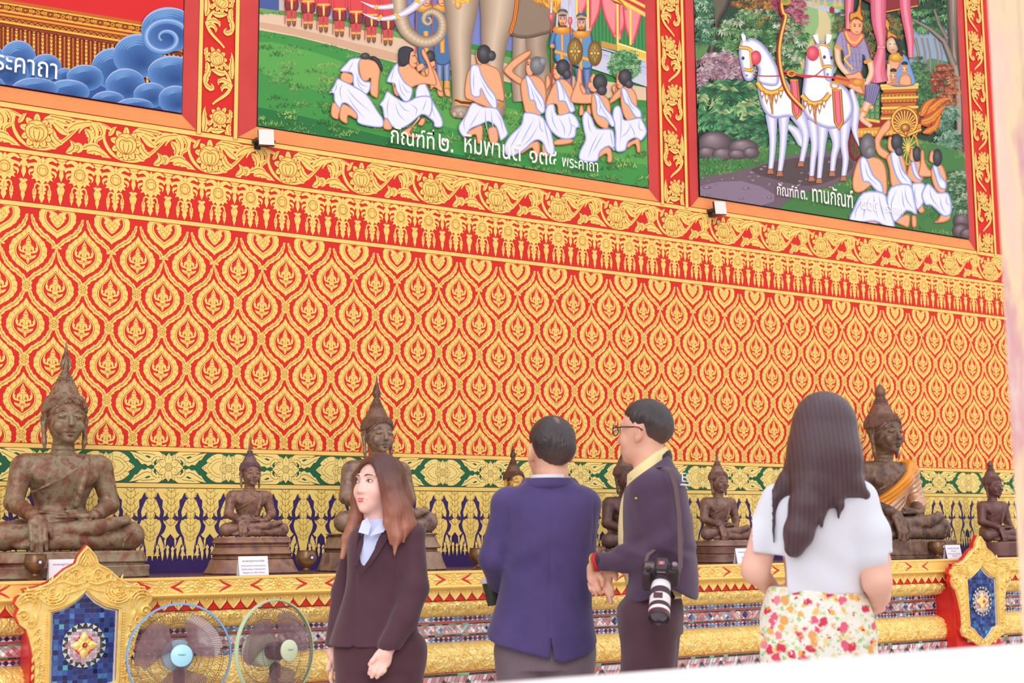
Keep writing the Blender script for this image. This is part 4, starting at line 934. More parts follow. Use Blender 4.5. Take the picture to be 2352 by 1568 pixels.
# ------------------------------------------------ panel 1: clouds before a palace
m = Mural(-.18, 2.546, 3.455, 5.75)
m.quad(-.186, 3.449, 2.552, 5.75, (22, 18, 22)); m.quad(-.18, 3.455, 2.546, 5.75, (220, 34, 36))
m.view(.3571, 0, 0)
def slope(y, x): return y + x * .163
m.poly(pp('-2000,-330 1190,190 1190,420 -2000,-60'), (196, 100, 30)); m.poly(pp('-2000,-200 1190,320 1190,720 -2000,200'), (150, 58, 22))
for y, w, c in ((22, 10, (250, 190, 70)), (70, 12, (250, 180, 60)), (84, 5, (110, 40, 14)), (96, 10, (240, 160, 50)), (108, 4, (110, 40, 14)), (140, 14, (250, 190, 70)), (152, 5, (120, 30, 14)), (30, 4, (110, 40, 14))):
    m.line([(-2000, slope(y, -2000)), (1180, slope(y, 1180))], w, c)
for x in range(-2000, 1180, 40):
    y = slope(46, x)
    if (x // 40) % 4 == 0: m.line(ell2(x, y, 19, 16, 14), 4, (110, 40, 14), closed=True); m.line(ell2(x, y, 9, 8, 10), 4, (110, 40, 14), closed=True); m.E(x, y, 7, 6, (220, 130, 40), (255, 200, 90))
    elif (x // 40) % 4 == 2: m.line([(x - 34, y - 26), (x + 34, y + 22)], 5, (90, 30, 12)); m.line([(x - 34, y + 14), (x + 34, y - 16)], 5, (90, 30, 12)); m.E(x, y, 13, 13, (240, 170, 60), (120, 50, 16))
    else: m.line([(x - 18, y - 4), (x + 18, y + 2)], 16, (240, 170, 60)); m.line([(x - 14, y - 8), (x - 2, y), (x - 14, y + 4)], 3, (120, 50, 16)); m.line([(x, y - 6), (x + 12, y + 2), (x, y + 6)], 3, (120, 50, 16))
    y = slope(122, x); m.line([(x - 20, y + 6), (x, y - 10), (x + 20, y + 10)], 5, (110, 40, 14)); m.line([(x - 12, y + 8), (x, y), (x + 12, y + 10)], 4, (250, 180, 70))
for x in range(-2000, 1180, 28):
    y0 = slope(176, x); c = (250, 186, 80) if (x // 28) % 2 else (226, 120, 40)
    m.line([(x, y0), (x, y0 + 330)], 15 if (x // 28) % 2 else 10, c)
    if (x // 28) % 2:
        for k in range(11): m.line([(x - 10, y0 + 20 + k * 26), (x, y0 + 34 + k * 26), (x + 10, y0 + 22 + k * 26)], 5, (120, 44, 16))
        m.line([(x - 26, y0 - 12), (x, y0 + 12), (x + 26, y0 - 2)], 6, (80, 24, 10))
    else:
        for k in range(11): m.E(x, y0 + 26 + k * 26, 7, 9, (120, 44, 16), (250, 190, 90))
C0, C1, C2 = (34, 72, 136), (96, 142, 204), (176, 188, 226)
m.poly(pp('-1400,250 -900,280 -400,330 100,380 300,440 600,470 800,420 900,560 1190,560 1190,760 -1400,420'), (44, 84, 150))
def cloud(x, y, rx, ry, rot=0.0, hi=True):
    m.fan(ell2(x, y, rx, ry, 30, rot), C1, C0, mid=(x + rx * .18, y + ry * .35), rings=5, pw=.7)
    a0 = math.radians(190)
    for k in range(5):
        f = 1 - .11 * k; an = np.linspace(a0 + .1 * k, a0 + 2.5 - .18 * k, 16); cs, sn = math.cos(rot), math.sin(rot)
        p = np.stack([rx * f * np.cos(an), ry * f * np.sin(an)], 1); p = np.stack([x + p[:, 0] * cs - p[:, 1] * sn, y + p[:, 0] * sn + p[:, 1] * cs], 1)
        m.line(p, [2, rx * .07, rx * .09, rx * .05, 2], (118, 160, 214) if k else (150, 170, 218), col2=C2 if k == 0 else (96, 146, 206))
for a in ((110, 400, 120, 130), (-120, 410, 150, 140), (290, 440, 100, 84), (30, 480, 150, 110), (410, 500, 60, 55), (720, 450, 140, 130), (880, 370, 160, 140), (1080, 200, 180, 140), (540, 510, 120, 84), (1100, 480, 160, 110), (800, 560, 130, 110), (430, 600, 140, 78), (220, 580, 150, 70), (-150, 560, 180, 80), (960, 620, 110, 80), (690, 660, 110, 66), (1120, 650, 110, 90), (860, 690, 120, 50), (-320, 380, 150, 130), (-520, 330, 160, 140), (-700, 320, 150, 120), (-900, 280, 170, 150), (-420, 480, 170, 100), (-640, 450, 170, 100), (-860, 410, 170, 100), (-1080, 370, 190, 120)): cloud(*a)
sp = [(1050 + (24 + 13.5 * a) * math.cos(a + 2.4), 255 + (20 + 11 * a) * math.sin(a + 2.4)) for a in np.linspace(0, 9.6, 60)]
m.line(sp, [10, 26, 40, 46, 40], (70, 122, 192), col2=(126, 170, 222)); m.line(np.array(sp) + [4, -5], [3, 6, 9, 10, 6], C2)
panel('mural', 'painted mural of blue clouds before a golden palace, cut by the left photo edge', -.186, 2.552, -.284, 2.637, m,
      [('พระคาถา', 1.50, 1.885, 3.522, 1.25)])
# ------------------------------------------------ panel 3: white horses and a golden carriage
m = Mural(6.144, 8.856, 3.455, 5.75)
m.quad(6.138, 3.449, 8.862, 5.75, (22, 18, 22)); m.quad(6.144, 3.455, 8.856, 5.75, (40, 66, 50))
m.view(.3826, 1560, 0)
m.poly(pp('700,-600 1100,-600 1010,200 930,440 690,460 690,200'), (146, 184, 120)); m.poly(pp('830,40 900,120 890,300 800,420 720,400 760,290 830,160'), (214, 196, 148), sm=3)
m.poly(pp('690,-600 1100,-600 1000,20 740,0'), (150, 152, 196)); m.line([(720, 12), (860, 50), (1010, 92)], 30, (186, 192, 216)); m.poly(pp('896,50 910,40 926,52 926,84 896,80'), (150, 40, 44))
for x in (760, 800, 830, 870, 930, 960): m.poly([(x - 16, 36), (x + 16, 44), (x, -14)], (214, 180, 120))
m.poly(pp('1380,150 1600,150 1620,560 1420,600 1380,400'), (146, 166, 190), sm=2); m.poly(pp('1380,400 1640,380 1640,700 1400,700'), (92, 130, 88), sm=2)
for x, w in ((1430, 20), (1470, 14), (1500, 12), (1545, 12), (1570, 10)): m.line([(x - 20, 230), (x, 320), (x + 4, 430)], w, (104, 96, 90), col2=(160, 150, 140))
m.poly(pp('80,-200 330,-200 300,0 240,120 210,300 180,350 80,380'), (32, 56, 42)); m.poly(pp('80,250 180,250 170,380 80,420'), (96, 136, 78), sm=2)
m.S('176,-200 320,-200 300,20 240,140 205,330 160,372 110,384 150,330 184,200', (46, 40, 36), (84, 74, 64), 8, hi=(104, 94, 78))
m.foliage(80, -80, 190, 260, 70, 34, [(60, 130, 100), (110, 176, 140), (190, 220, 180), (70, 120, 80)], 21, shape='box')
m.foliage(320, -120, 560, 150, 120, 24, [(176, 100, 40), (206, 130, 60), (150, 84, 40), (220, 160, 80)], 22, shape='box')
m.foliage(545, -160, 760, 240, 190, 24, [(206, 96, 130), (230, 140, 160), (176, 70, 104), (220, 116, 140)], 23)
m.foliage(215, 60, 745, 470, 300, 36, [(70, 130, 74), (110, 166, 96), (150, 196, 130), (220, 228, 200), (60, 110, 66)], 24)
m.poly(pp('80,390 300,330 480,500 540,760 800,900 80,960'), (24, 42, 32))
m.foliage(95, 310, 380, 560, 120, 40, [(196, 160, 176), (226, 196, 206), (160, 120, 140), (206, 150, 160)], 25)
m.foliage(95, 480, 520, 820, 150, 62, [(90, 170, 110), (150, 206, 130), (200, 222, 150), (60, 130, 84), (44, 108, 70)], 26, 7)
m.foliage(300, 720, 920, 900, 150, 44, [(70, 140, 90), (110, 176, 116), (44, 96, 66)], 27)
m.foliage(930, 60, 1340, 380, 150, 34, [(116, 130, 70), (150, 120, 60), (96, 124, 76), (176, 140, 80)], 28, shape='box')
m.foliage(1380, -160, 1670, 180, 190, 36, [(50, 106, 60), (84, 150, 90), (130, 190, 120), (40, 84, 52)], 29, shape='box')
m.S('1596,-100 1670,-100 1668,300 1690,640 1696,840 1706,940 1640,950 1560,930 1630,880 1650,760 1640,500 1610,300', (74, 62, 56), (136, 118, 106), 10, hi=(166, 148, 132))
m.line([(1390, 120), (1500, 180), (1580, 250), (1640, 400)], [12, 22, 30, 40], (84, 72, 64), col2=(160, 144, 130)); m.line([(1520, 60), (1550, 150), (1600, 240)], [14, 20, 26], (84, 72, 64), col2=(150, 134, 120))
m.foliage(1400, 330, 1470, 560, 40, 32, [(70, 120, 76), (110, 160, 100)], 30); m.foliage(1400, 500, 1560, 680, 60, 34, [(60, 120, 70), (90, 150, 90)], 31)
m.foliage(1510, 390, 1660, 640, 90, 32, [(176, 70, 50), (206, 110, 70), (220, 150, 100), (140, 50, 40)], 32)
m.foliage(1520, 640, 1660, 900, 80, 36, [(110, 160, 130), (160, 200, 170), (70, 120, 90)], 33, shape='box')
m.poly(pp('100,960 300,940 560,880 900,860 1400,830 1700,920 1740,1440 100,1240'), (70, 124, 66)); m.grass('100,940 560,880 900,860 1400,830 1700,920 1730,1440 900,1300 100,1200', 2600, 9, (44, 100, 50), (146, 190, 104), 30)
m.poly(pp('100,1080 300,1040 480,990 700,930 900,915 1060,940 1070,1020 960,1090 860,1130 700,1170 600,1240 560,1300 100,1215'), (112, 92, 104), sm=2)
m.poly(pp('420,1020 700,950 1010,960 1000,1040 780,1120 560,1080'), (88, 70, 72), sm=3); m.poly(pp('100,1120 360,1090 560,1170 480,1240 100,1200'), (140, 118, 140), sm=2)
rng = random.Random(12)
for k in range(46): x = rng.uniform(120, 980); y = rng.uniform(960, 1200); m.E(x, y + (x - 500) * -.06, rng.uniform(5, 26), rng.uniform(3, 9), (84, 66, 72), (196, 176, 184))
for a in ((200, 865, 104, 74), (372, 888, 92, 50), (160, 920, 60, 36), (250, 930, 66, 40), (340, 930, 60, 30), (420, 920, 50, 34)): m.fan(ell2(*a, 24), (74, 58, 66), (166, 146, 154), mid=(a[0] - 20, a[1] - a[3] * .5), rings=4)
m.grass('100,960 480,930 480,990 100,1060', 260, 14, (44, 110, 56), (130, 186, 110), 30)
for a in ((1690, 1330, 60, 54), (1680, 1390, 56, 50), (1720, 1410, 50, 40)): m.fan(ell2(*a, 20), (60, 46, 52), (150, 130, 136), mid=(a[0] - 14, a[1] - 20), rings=4)
m.foliage(1610, 1020, 1720, 1270, 60, 40, [(90, 140, 90), (180, 206, 170), (60, 106, 66)], 34, shape='box')
# carriage
GO, GD, GB_ = (226, 150, 50), (120, 44, 16), (250, 204, 100)
for t, w in (('1420,690 1500,660 1560,610 1620,592', 66), ('1425,740 1500,720 1560,660 1590,640', 70), ('1440,700 1470,640 1500,610 1530,600', 54), ('1450,800 1520,770 1545,720 1560,690', 50)): leaf(m, cat(pp(t), 5, closed=False), w, (196, 76, 40), (250, 196, 90), serr=5); leaf(m, cat(pp(t), 5, closed=False), w * .5, GO, GD, serr=5)
m.E(1045, 880, 48, 92, (110, 20, 24), (150, 40, 40)); m.E(1050, 880, 30, 70, (70, 90, 60), (40, 60, 40)); 
for k in range(7): a = k * .9; m.line([(1048, 880), (1048 + 36 * math.cos(a), 880 + 80 * math.sin(a))], 6, (150, 50, 40))
for cy, r in ((890, 74),): m.line(ell2(1360, cy, 60, 100, 26), 12, GO, closed=True)
for k in range(14): a = k * math.pi / 7; m.line([(1360, 890), (1360 + 56 * math.cos(a), 890 + 96 * math.sin(a))], 5, GB_)
m.poly(pp('1040,700 1440,720 1440,790 1240,800 1050,830'), (160, 30, 30)); m.S('1040,770 1180,760 1440,740 1440,800 1240,822 1060,836', GD, GO, 4, sm=0)
for x in range(1060, 1430, 22): m.poly([(x - 9, 790), (x + 9, 790), (x, 818)], GB_)
m.S('1196,520 1424,514 1412,560 1420,600 1410,640 1430,700 1430,724 1190,728 1206,660 1196,600 1210,560', GD, (196, 104, 36), 4, sm=0)
for y, w in ((532, 14), (560, 6), (590, 12), (620, 6), (650, 14), (690, 6), (712, 12)):
    m.line([(1200, y + 4), (1422, y - 4)], w, GB_ if w > 8 else GD)
for x in range(1206, 1420, 22):
    for y in (575, 606, 670): m.poly([(x - 9, y + 8), (x, y - 10), (x + 9, y + 8)], GO); m.line([(x - 9, y + 8), (x, y - 10), (x + 9, y + 8)], 2.5, GD)
m.line([(1195, 520), (1424, 512)], 20, GO, col2=(255, 220, 130)); m.S('1040,560 1196,556 1190,740 1040,700', (30, 84, 60), (54, 132, 88), 5, sm=0)
for x in range(1056, 1190, 30):
    for y in range(580, 720, 40): m.E(x, y, 8, 14, (206, 176, 70), (40, 90, 110))
m.line([(1040, 710), (1190, 735)], 18, GO, col2=GB_)
m.line(ell2(1340, 730, 74, 78, 30), 20, GD, closed=True); m.line(ell2(1340, 730, 74, 78, 30), 13, GO, closed=True, col2=GB_); m.E(1340, 730, 60, 64, (120, 50, 40), (96, 36, 30))
for k in range(20): a = k * math.pi / 10; m.line([(1340, 770), (1340 + 64 * math.cos(a), 735 + 66 * math.sin(a))], [5, 9], GO, col2=GB_)
m.E(1344, 772, 30, 28, GD, GB_); m.line([(1270, 800), (1345, 822), (1440, 780)], 22, GD); m.line([(1270, 800), (1345, 822), (1440, 780)], 14, GO, col2=GB_); m.E(1348, 806, 12, 20, GD, GB_)
# canopy and curtains
m.S('1020,-300 1440,-300 1424,40 1230,76 1120,20 1030,-30', (96, 20, 30), (140, 36, 46), 5, sm=0); m.line([(1420, 40), (1230, 76)], 8, GO)
def drape(p, w): m.line(cat(pp(p), 5, closed=False), w, (190, 60, 96), col2=(250, 150, 170)); m.line(cat(pp(p), 5, closed=False) + [w[0] * .2, 0], 4, (206, 84, 116)); m.line(cat(pp(p), 5, closed=False) - [w[0] * .22, 0], 4, (206, 84, 116))
drape('1012,-120 1008,60 1000,180', [60, 50, 30]); drape('1340,-120 1345,60 1370,220 1378,350', [70, 64, 52, 26])
# princess and children behind the rail
m.S('1236,390 1250,350 1300,330 1350,340 1392,440 1398,515 1244,515', (70, 110, 170), (120, 162, 212), 4); m.skin('1246,350 1300,330 1318,360 1300,420 1250,430'); m.line([(1246, 390), (1244, 512)], 24, (206, 150, 116), col2=(246, 206, 174))
m.E(1290, 350, 46, 30, (190, 120, 30), (244, 200, 90)); m.E(1268, 275, 37, 52, (196, 140, 110), (252, 222, 194)); m.S('1228,240 1246,212 1290,212 1302,250 1330,330 1316,340 1296,290 1270,232', (30, 26, 32), (56, 50, 56), 4)
m.S('1232,236 1240,150 1222,130 1250,190 1290,215 1296,240 1262,226', GD, GO, 3)
for x in (1254, 1282): m.line([(x - 8, 270), (x + 8, 268)], 4, (50, 30, 30))
m.line([(1262, 304), (1278, 304)], 5, (200, 50, 60))
for x, y in ((1272, 462), (1340, 420)):
    m.skin([(x - 26, y + 40), (x + 30, y + 36), (x + 40, 515), (x - 30, 515)]); m.E(x, y, 22, 30, (190, 120, 90), (248, 212, 184)); m.E(x, y - 32, 20, 16, (24, 22, 30), (50, 60, 90)); m.line([(x - 18, y - 22), (x + 20, y - 22)], 8, GO); m.line([(x - 16, y + 34), (x + 16, y + 34)], 8, GO)
    for d in (-9, 9): m.E(x + d, y, 4, 3, (30, 20, 20), (40, 30, 30))
drape('1180,-120 1184,120 1200,285 1180,420 1190,500', [100, 90, 44, 96, 110]); m.line([(1176, 286), (1222, 290)], 20, (206, 70, 106), col2=(250, 160, 176))
# prince
m.S('1000,470 1100,480 1130,540 1100,580 1000,530 920,500 930,450', (150, 70, 30), (216, 130, 60), 4); m.skin('1000,506 1060,500 1098,560 1070,568 1004,530')
m.S('1110,500 1190,515 1180,580 1150,650 1096,640 1100,580', (70, 60, 100), (140, 128, 170), 4)
for k in range(5): m.line([(1120 + k * 15, 516), (1104 + k * 10, 640)], 3, (60, 50, 90))
m.line([(1096, 640), (1150, 650)], 22, GO, col2=GB_); m.line(cat(pp('1120,620 1090,690 1086,720 1140,764'), 4, closed=False), [50, 38, 34, 26], (206, 140, 100), col2=(250, 210, 180)); m.line([(1070, 660), (1110, 680)], 14, GO)
m.S('946,200 1000,190 1060,196 1100,230 1140,370 1110,390 1090,330 1080,445 985,440 970,330 950,300 918,290', (90, 80, 120), (160, 146, 182), 4)
for k in range(0, 5): m.line([(960 + k * 22, 210), (992 + k * 22, 430)], 2.5, (96, 90, 140)); m.line([(1074 - k * 22, 230), (1066 - k * 18, 430)], 2.5, (120, 110, 156)); m.line([(966, 240 + k * 42), (1082, 252 + k * 40)], 2.5, (120, 110, 156))
m.line(cat(pp('935,290 945,380 1000,450 1040,460'), 4, closed=False), [40, 34, 32, 28], (206, 150, 116), col2=(250, 214, 186)); m.line(cat(pp('1130,370 1140,440 1110,500 1080,480'), 4, closed=False), [38, 34, 34, 26], (206, 150, 116), col2=(250, 214, 186))
m.line([(920, 280), (960, 300)], 20, GO); m.line([(1096, 380), (1140, 366)], 20, GO); m.S('970,180 1010,190 1080,200 1100,225 1060,280 1030,290 990,250', (176, 60, 60), (236, 130, 120), 4); m.line(cat(pp('985,200 1010,250 1050,260 1085,220'), 4, closed=False), 16, GO, col2=GB_)
m.line(cat(pp('1000,270 1010,330 980,360 1030,420'), 4, closed=False), 12, GO, col2=GB_); m.skin('1012,130 1040,116 1085,130 1088,180 1070,214 1045,216 1016,196'); m.S('1006,120 1012,80 1050,70 1076,-20 1082,84 1096,110 1084,140 1050,112 1020,140 1014,190', GD, GO, 4)
for x in (1040, 1070): m.line([(x - 9, 150), (x + 9, 152)], 4, (50, 30, 30)); m.E(x, 162, 7, 4, (30, 20, 20), (50, 36, 36))
m.line([(1044, 196), (1062, 198)], 5, (206, 60, 60)); m.skin('984,452 1030,446 1070,430 1090,470 1100,500 1080,520 1050,480 1000,484')
m.E(1060, 500, 40, 24, (206, 120, 40), (250, 180, 90))
# white horses
HE, HM = (160, 156, 206), (246, 244, 254)
def hl(p, w): m.line(cat(pp(p), 5, closed=False), w, HE, col2=HM)
hl('640,760 690,800 720,860 745,900', [30, 60, 50, 6]); hl('700,690 740,780 742,860 718,990', [100, 56, 40, 28]); hl('540,690 548,820 545,920 534,1030', [74, 44, 36, 28]); hl('614,690 612,820 604,930 590,1040', [74, 46, 38, 28])
m.S('455,480 500,430 580,430 640,500 700,600 730,660 700,712 640,706 560,716 500,680 466,590', HE, HM, 9)
m.S('352,262 366,240 362,210 376,198 388,244 420,232 480,262 540,340 585,440 570,520 460,500 462,420 440,392 428,400 440,440 430,482 396,492 372,466 356,400 344,330', HE, HM, 9)
hl('1020,540 1046,660 1040,780 1066,880', [26, 50, 40, 5]); hl('985,700 975,860 985,960 972,1070', [90, 48, 38, 28]); hl('910,740 930,860 915,940 904,1040', [90, 50, 38, 28]); hl('786,720 800,860 790,960 780,1070', [80, 46, 36, 28]); hl('850,730 842,880 836,960 826,1080', [80, 46, 36, 28])
m.S('742,420 752,330 790,280 840,270 866,340 880,470 960,510 1010,560 1034,650 1010,720 950,770 870,776 790,740 738,690 722,600', HE, HM, 10)
m.S('800,200 822,246 846,252 876,246 888,204 886,270 900,320 916,420 908,470 884,492 858,470 846,400 822,330 812,290 806,250', HE, HM, 8)
for x, y in ((534, 1036), (590, 1050), (780, 1080), (826, 1092), (904, 1050), (972, 1078), (716, 992)): m.S([(x - 16, y - 20), (x + 16, y - 20), (x + 22, y + 14), (x - 22, y + 14)], (110, 60, 36), (186, 116, 84), 3, sm=0)
for x, y, s_ in ((370, 355, 1), (858, 348, 1), (900, 352, .8)): m.E(x, y, 9 * s_, 11, (40, 40, 56), (84, 84, 104))
m.E(392, 458, 8, 6, (150, 130, 150), (120, 100, 120)); m.E(878, 452, 7, 9, (150, 130, 150), (120, 100, 120)); m.E(446, 352, 34, 44, (206, 50, 76), (244, 130, 140)); m.E(788, 326, 38, 46, (206, 50, 76), (244, 130, 140))
for t, w in (('345,290 400,296 425,316', 22), ('412,310 420,420 410,440', 12), ('372,420 410,428 432,420', 20), ('815,280 850,272 890,292', 16), ('826,300 846,400 870,420', 12), ('850,410 880,402 905,408', 20)): m.line(cat(pp(t), 4, closed=False), w, (150, 76, 20)); m.line(cat(pp(t), 4, closed=False), w * .7, GO, col2=GB_)
m.line(cat(pp('432,455 500,462 600,460 660,450 740,470 800,460 850,420'), 4, closed=False), 7, (176, 40, 56)); m.line(cat(pp('610,430 700,455 900,470 1010,490'), 4, closed=False), 12, (206, 60, 60)); m.line(ell2(660, 446, 22, 16, 14), 10, GO, closed=True); m.line(ell2(920, 516, 24, 20, 14), 12, GO, closed=True)
m.S('648,480 702,480 722,690 690,726 664,680', GD, GO, 3, sm=0); m.S('656,492 694,490 710,680 690,706 674,670', (170, 50, 80), (236, 110, 134), 3, sm=0)
m.S('902,540 962,540 976,740 946,790 914,740', GD, GO, 3, sm=0); m.S('914,552 950,552 962,730 944,764 926,730', (170, 50, 80), (236, 110, 134), 3, sm=0)
for cx, cy, pts in ((540, 560, '455,500 490,545 540,562 590,548 620,515'), (800, 620, '722,575 760,615 800,628 850,612 890,565')):
    m.line(cat(pp(pts), 4, closed=False), 32, (140, 70, 20)); m.line(cat(pp(pts), 4, closed=False), 24, GO, col2=GB_)
    for k, (dx, dy, l) in enumerate(((-56, -10, 50), (-28, 8, 66), (0, 14, 100), (28, 6, 66), (56, -12, 50))):
        x, y = cx + dx, cy + dy; m.S([(x - 15, y), (x + 15, y), (x + 10, y + l * .5), (x, y + l), (x - 10, y + l * .5)], (140, 76, 24), GO, 3, sm=0); m.E(x, y + l * .35, 7, l * .22, (250, 230, 220), (255, 250, 250))
    m.line([(cx, cy + 20), (cx + 6, cy + 130)], 12, (150, 70, 30), col2=GO)
m.line(cat(pp('640,-60 600,20 606,80 622,110 596,220 584,330 600,450 640,560 730,660'), 6, closed=False), 30, (150, 20, 26)); m.line(cat(pp('640,-60 600,20 606,80 622,110 596,220 584,330 600,450 640,560 730,660'), 6, closed=False) + [4, -2], 15, (214, 140, 30), col2=(252, 216, 110)); m.E(625, 10, 30, 28, GO, (90, 140, 90))
# kneeling people in white
def n1(hair, bun, skins, cloths, face=(), hc=(40, 38, 44), feet=()): kneel(0, hair, bun, skins, cloths, face, hc, feet)
n1([(1412, 928, 26, 48)], [], ['1370,985 1430,970 1452,1060 1430,1112 1380,1092 1352,1060'], [('1375,980 1400,975 1425,1040 1448,1080 1420,1085 1390,1050', '1395,990 1420,1060'), ('1375,1108 1450,1100 1470,1150 1450,1230 1415,1262 1380,1220 1370,1160', '1400,1120 1400,1180 1420,1240')], ['1378,890 1398,930 1396,978 1366,958'], feet=['1410,1240 1440,1220 1460,1270 1430,1284'])
n1([(1536, 950, 29, 54)], [], ['1436,906 1456,912 1460,960 1480,1010 1500,1030 1504,1062 1440,1066 1420,1050 1432,980', '1500,1010 1560,990 1592,1070 1580,1164 1530,1150 1500,1080'], [('1505,1000 1535,1000 1560,1060 1590,1100 1585,1140 1545,1130 1520,1060', '1530,1020 1560,1100'), ('1540,1158 1600,1160 1622,1230 1616,1290 1570,1302 1500,1240 1462,1234 1438,1170 1476,1103 1522,1140', '1590,1170 1590,1220 1614,1240', '1490,1120 1500,1190 1560,1270', '1550,1180 1560,1240 1590,1290')], ['1498,904 1524,930 1526,984 1484,968'], feet=['1560,1290 1612,1290 1610,1320 1570,1340 1516,1340 1540,1316'])
n1([(1292, 858, 36, 54)], [(1306, 912, 26, 29)], ['1238,722 1258,734 1250,780 1206,830 1196,880 1244,920 1252,966 1180,934 1156,852 1186,780', '1230,940 1300,920 1342,970 1352,1080 1320,1154 1260,1124 1245,1020'], [('1252,926 1300,922 1330,1020 1378,1080 1384,1142 1330,1124 1280,1050', '1290,950 1320,1050 1370,1110'), ('1255,1126 1370,1110 1400,1200 1412,1292 1350,1270 1290,1336 1240,1304 1226,1230', '1340,1120 1350,1200 1400,1270', '1290,1140 1260,1220 1262,1290', '1320,1140 1330,1220 1340,1260')], ['1248,822 1280,846 1284,916 1244,908 1234,866'], feet=['1280,1330 1340,1290 1372,1300 1364,1366 1330,1360', '1380,1300 1408,1300 1412,1360 1384,1366'])
n1([(1118, 880, 46, 78)], [(1132, 916, 30, 36)], ['1060,960 1110,942 1190,956 1228,1020 1234,1160 1196,1176 1170,1100 1090,1154 1036,1154 1024,1080'], [('1068,962 1110,952 1150,1050 1200,1100 1212,1162 1170,1152 1120,1100 1085,1088', '1100,980 1120,1060 1190,1130'), ('1088,1158 1212,1160 1244,1240 1282,1362 1230,1368 1160,1334 1070,1342 1006,1326 1028,1260', '1150,1165 1160,1240 1180,1320', '1180,1165 1200,1260 1230,1350', '1100,1180 1050,1260 1040,1320', '1130,1180 1100,1260 1090,1320')], [], (84, 80, 86), ['1090,1340 1160,1320 1180,1362 1120,1352', '1190,1330 1220,1340 1210,1366'])
panel('mural', 'painted mural of two white horses drawing a golden carriage past kneeling people', 6.138, 8.862, 6.068, 8.94, m,
      [('กัณฑ์ที่', 6.83, 7.035, 3.545, 1.4), ('๓.', 7.055, 7.12, 3.545, 1.4), ('ทานกัณฑ์', 7.17, 7.58, 3.540, 1.5), ('๒๐๙', 7.66, 7.84, 3.548, 1.3), ('พระคาถา', 7.88, 8.10, 3.552, 1.5)])
# ================================================================== room shell and the altar
M_floor = mat('floor_tile', (214, 206, 198), rough=.25, var=(196, 186, 178), vscale=2.0)
M_sill = mat('sill_plaster', (250, 240, 238), rough=.7, bump=.05)
M_jamb = mat('jamb_gilt', (246, 222, 190), rough=.5, var=[(240, 190, 170), (250, 214, 140), (216, 130, 160), (250, 232, 206)], vscale=9.0)
b = MB(); b.box((4.2, -4.2, -.05), (6.0, 4.4, .05)); struct(b.build('floor', M_floor, smooth=False))
# window the picture is taken through: parapet with sill, and the gilded jamb on the right
b = MB(); b.box((4.0, -5.53, .507), (4.2, .16, .507)); struct(b.build('wall_front', M_sill, smooth=False))
M_gold = mat('carved_gold', (246, 208, 112), rough=.28, metal=.28, var=(255, 230, 152), vscale=30, bump=.12, bscale=90, spec=.7)
M_gold_fl = mat('gilt_plain', (250, 214, 124), rough=.42, metal=.15, var=(248, 208, 112), vscale=20, spec=.5)
M_red = mat('altar_red', (222, 44, 40), rough=.35, var=(206, 36, 36), vscale=10, spec=.5, bump=.1, bscale=40)
M_shelf = mat('shelf_lacquer', (104, 62, 58), rough=.16, var=(126, 84, 78), vscale=5, spec=.7)
M_tile = mat('mirror_tile', vcol=True, rough=.12, metal=.35, spec=.9)
M_jewel = mat('red_jewel', (206, 20, 30), rough=.08, spec=1.0, coat=.5)
M_silver = mat('mirror_edging', (214, 206, 216), rough=.12, metal=.6, spec=.9)

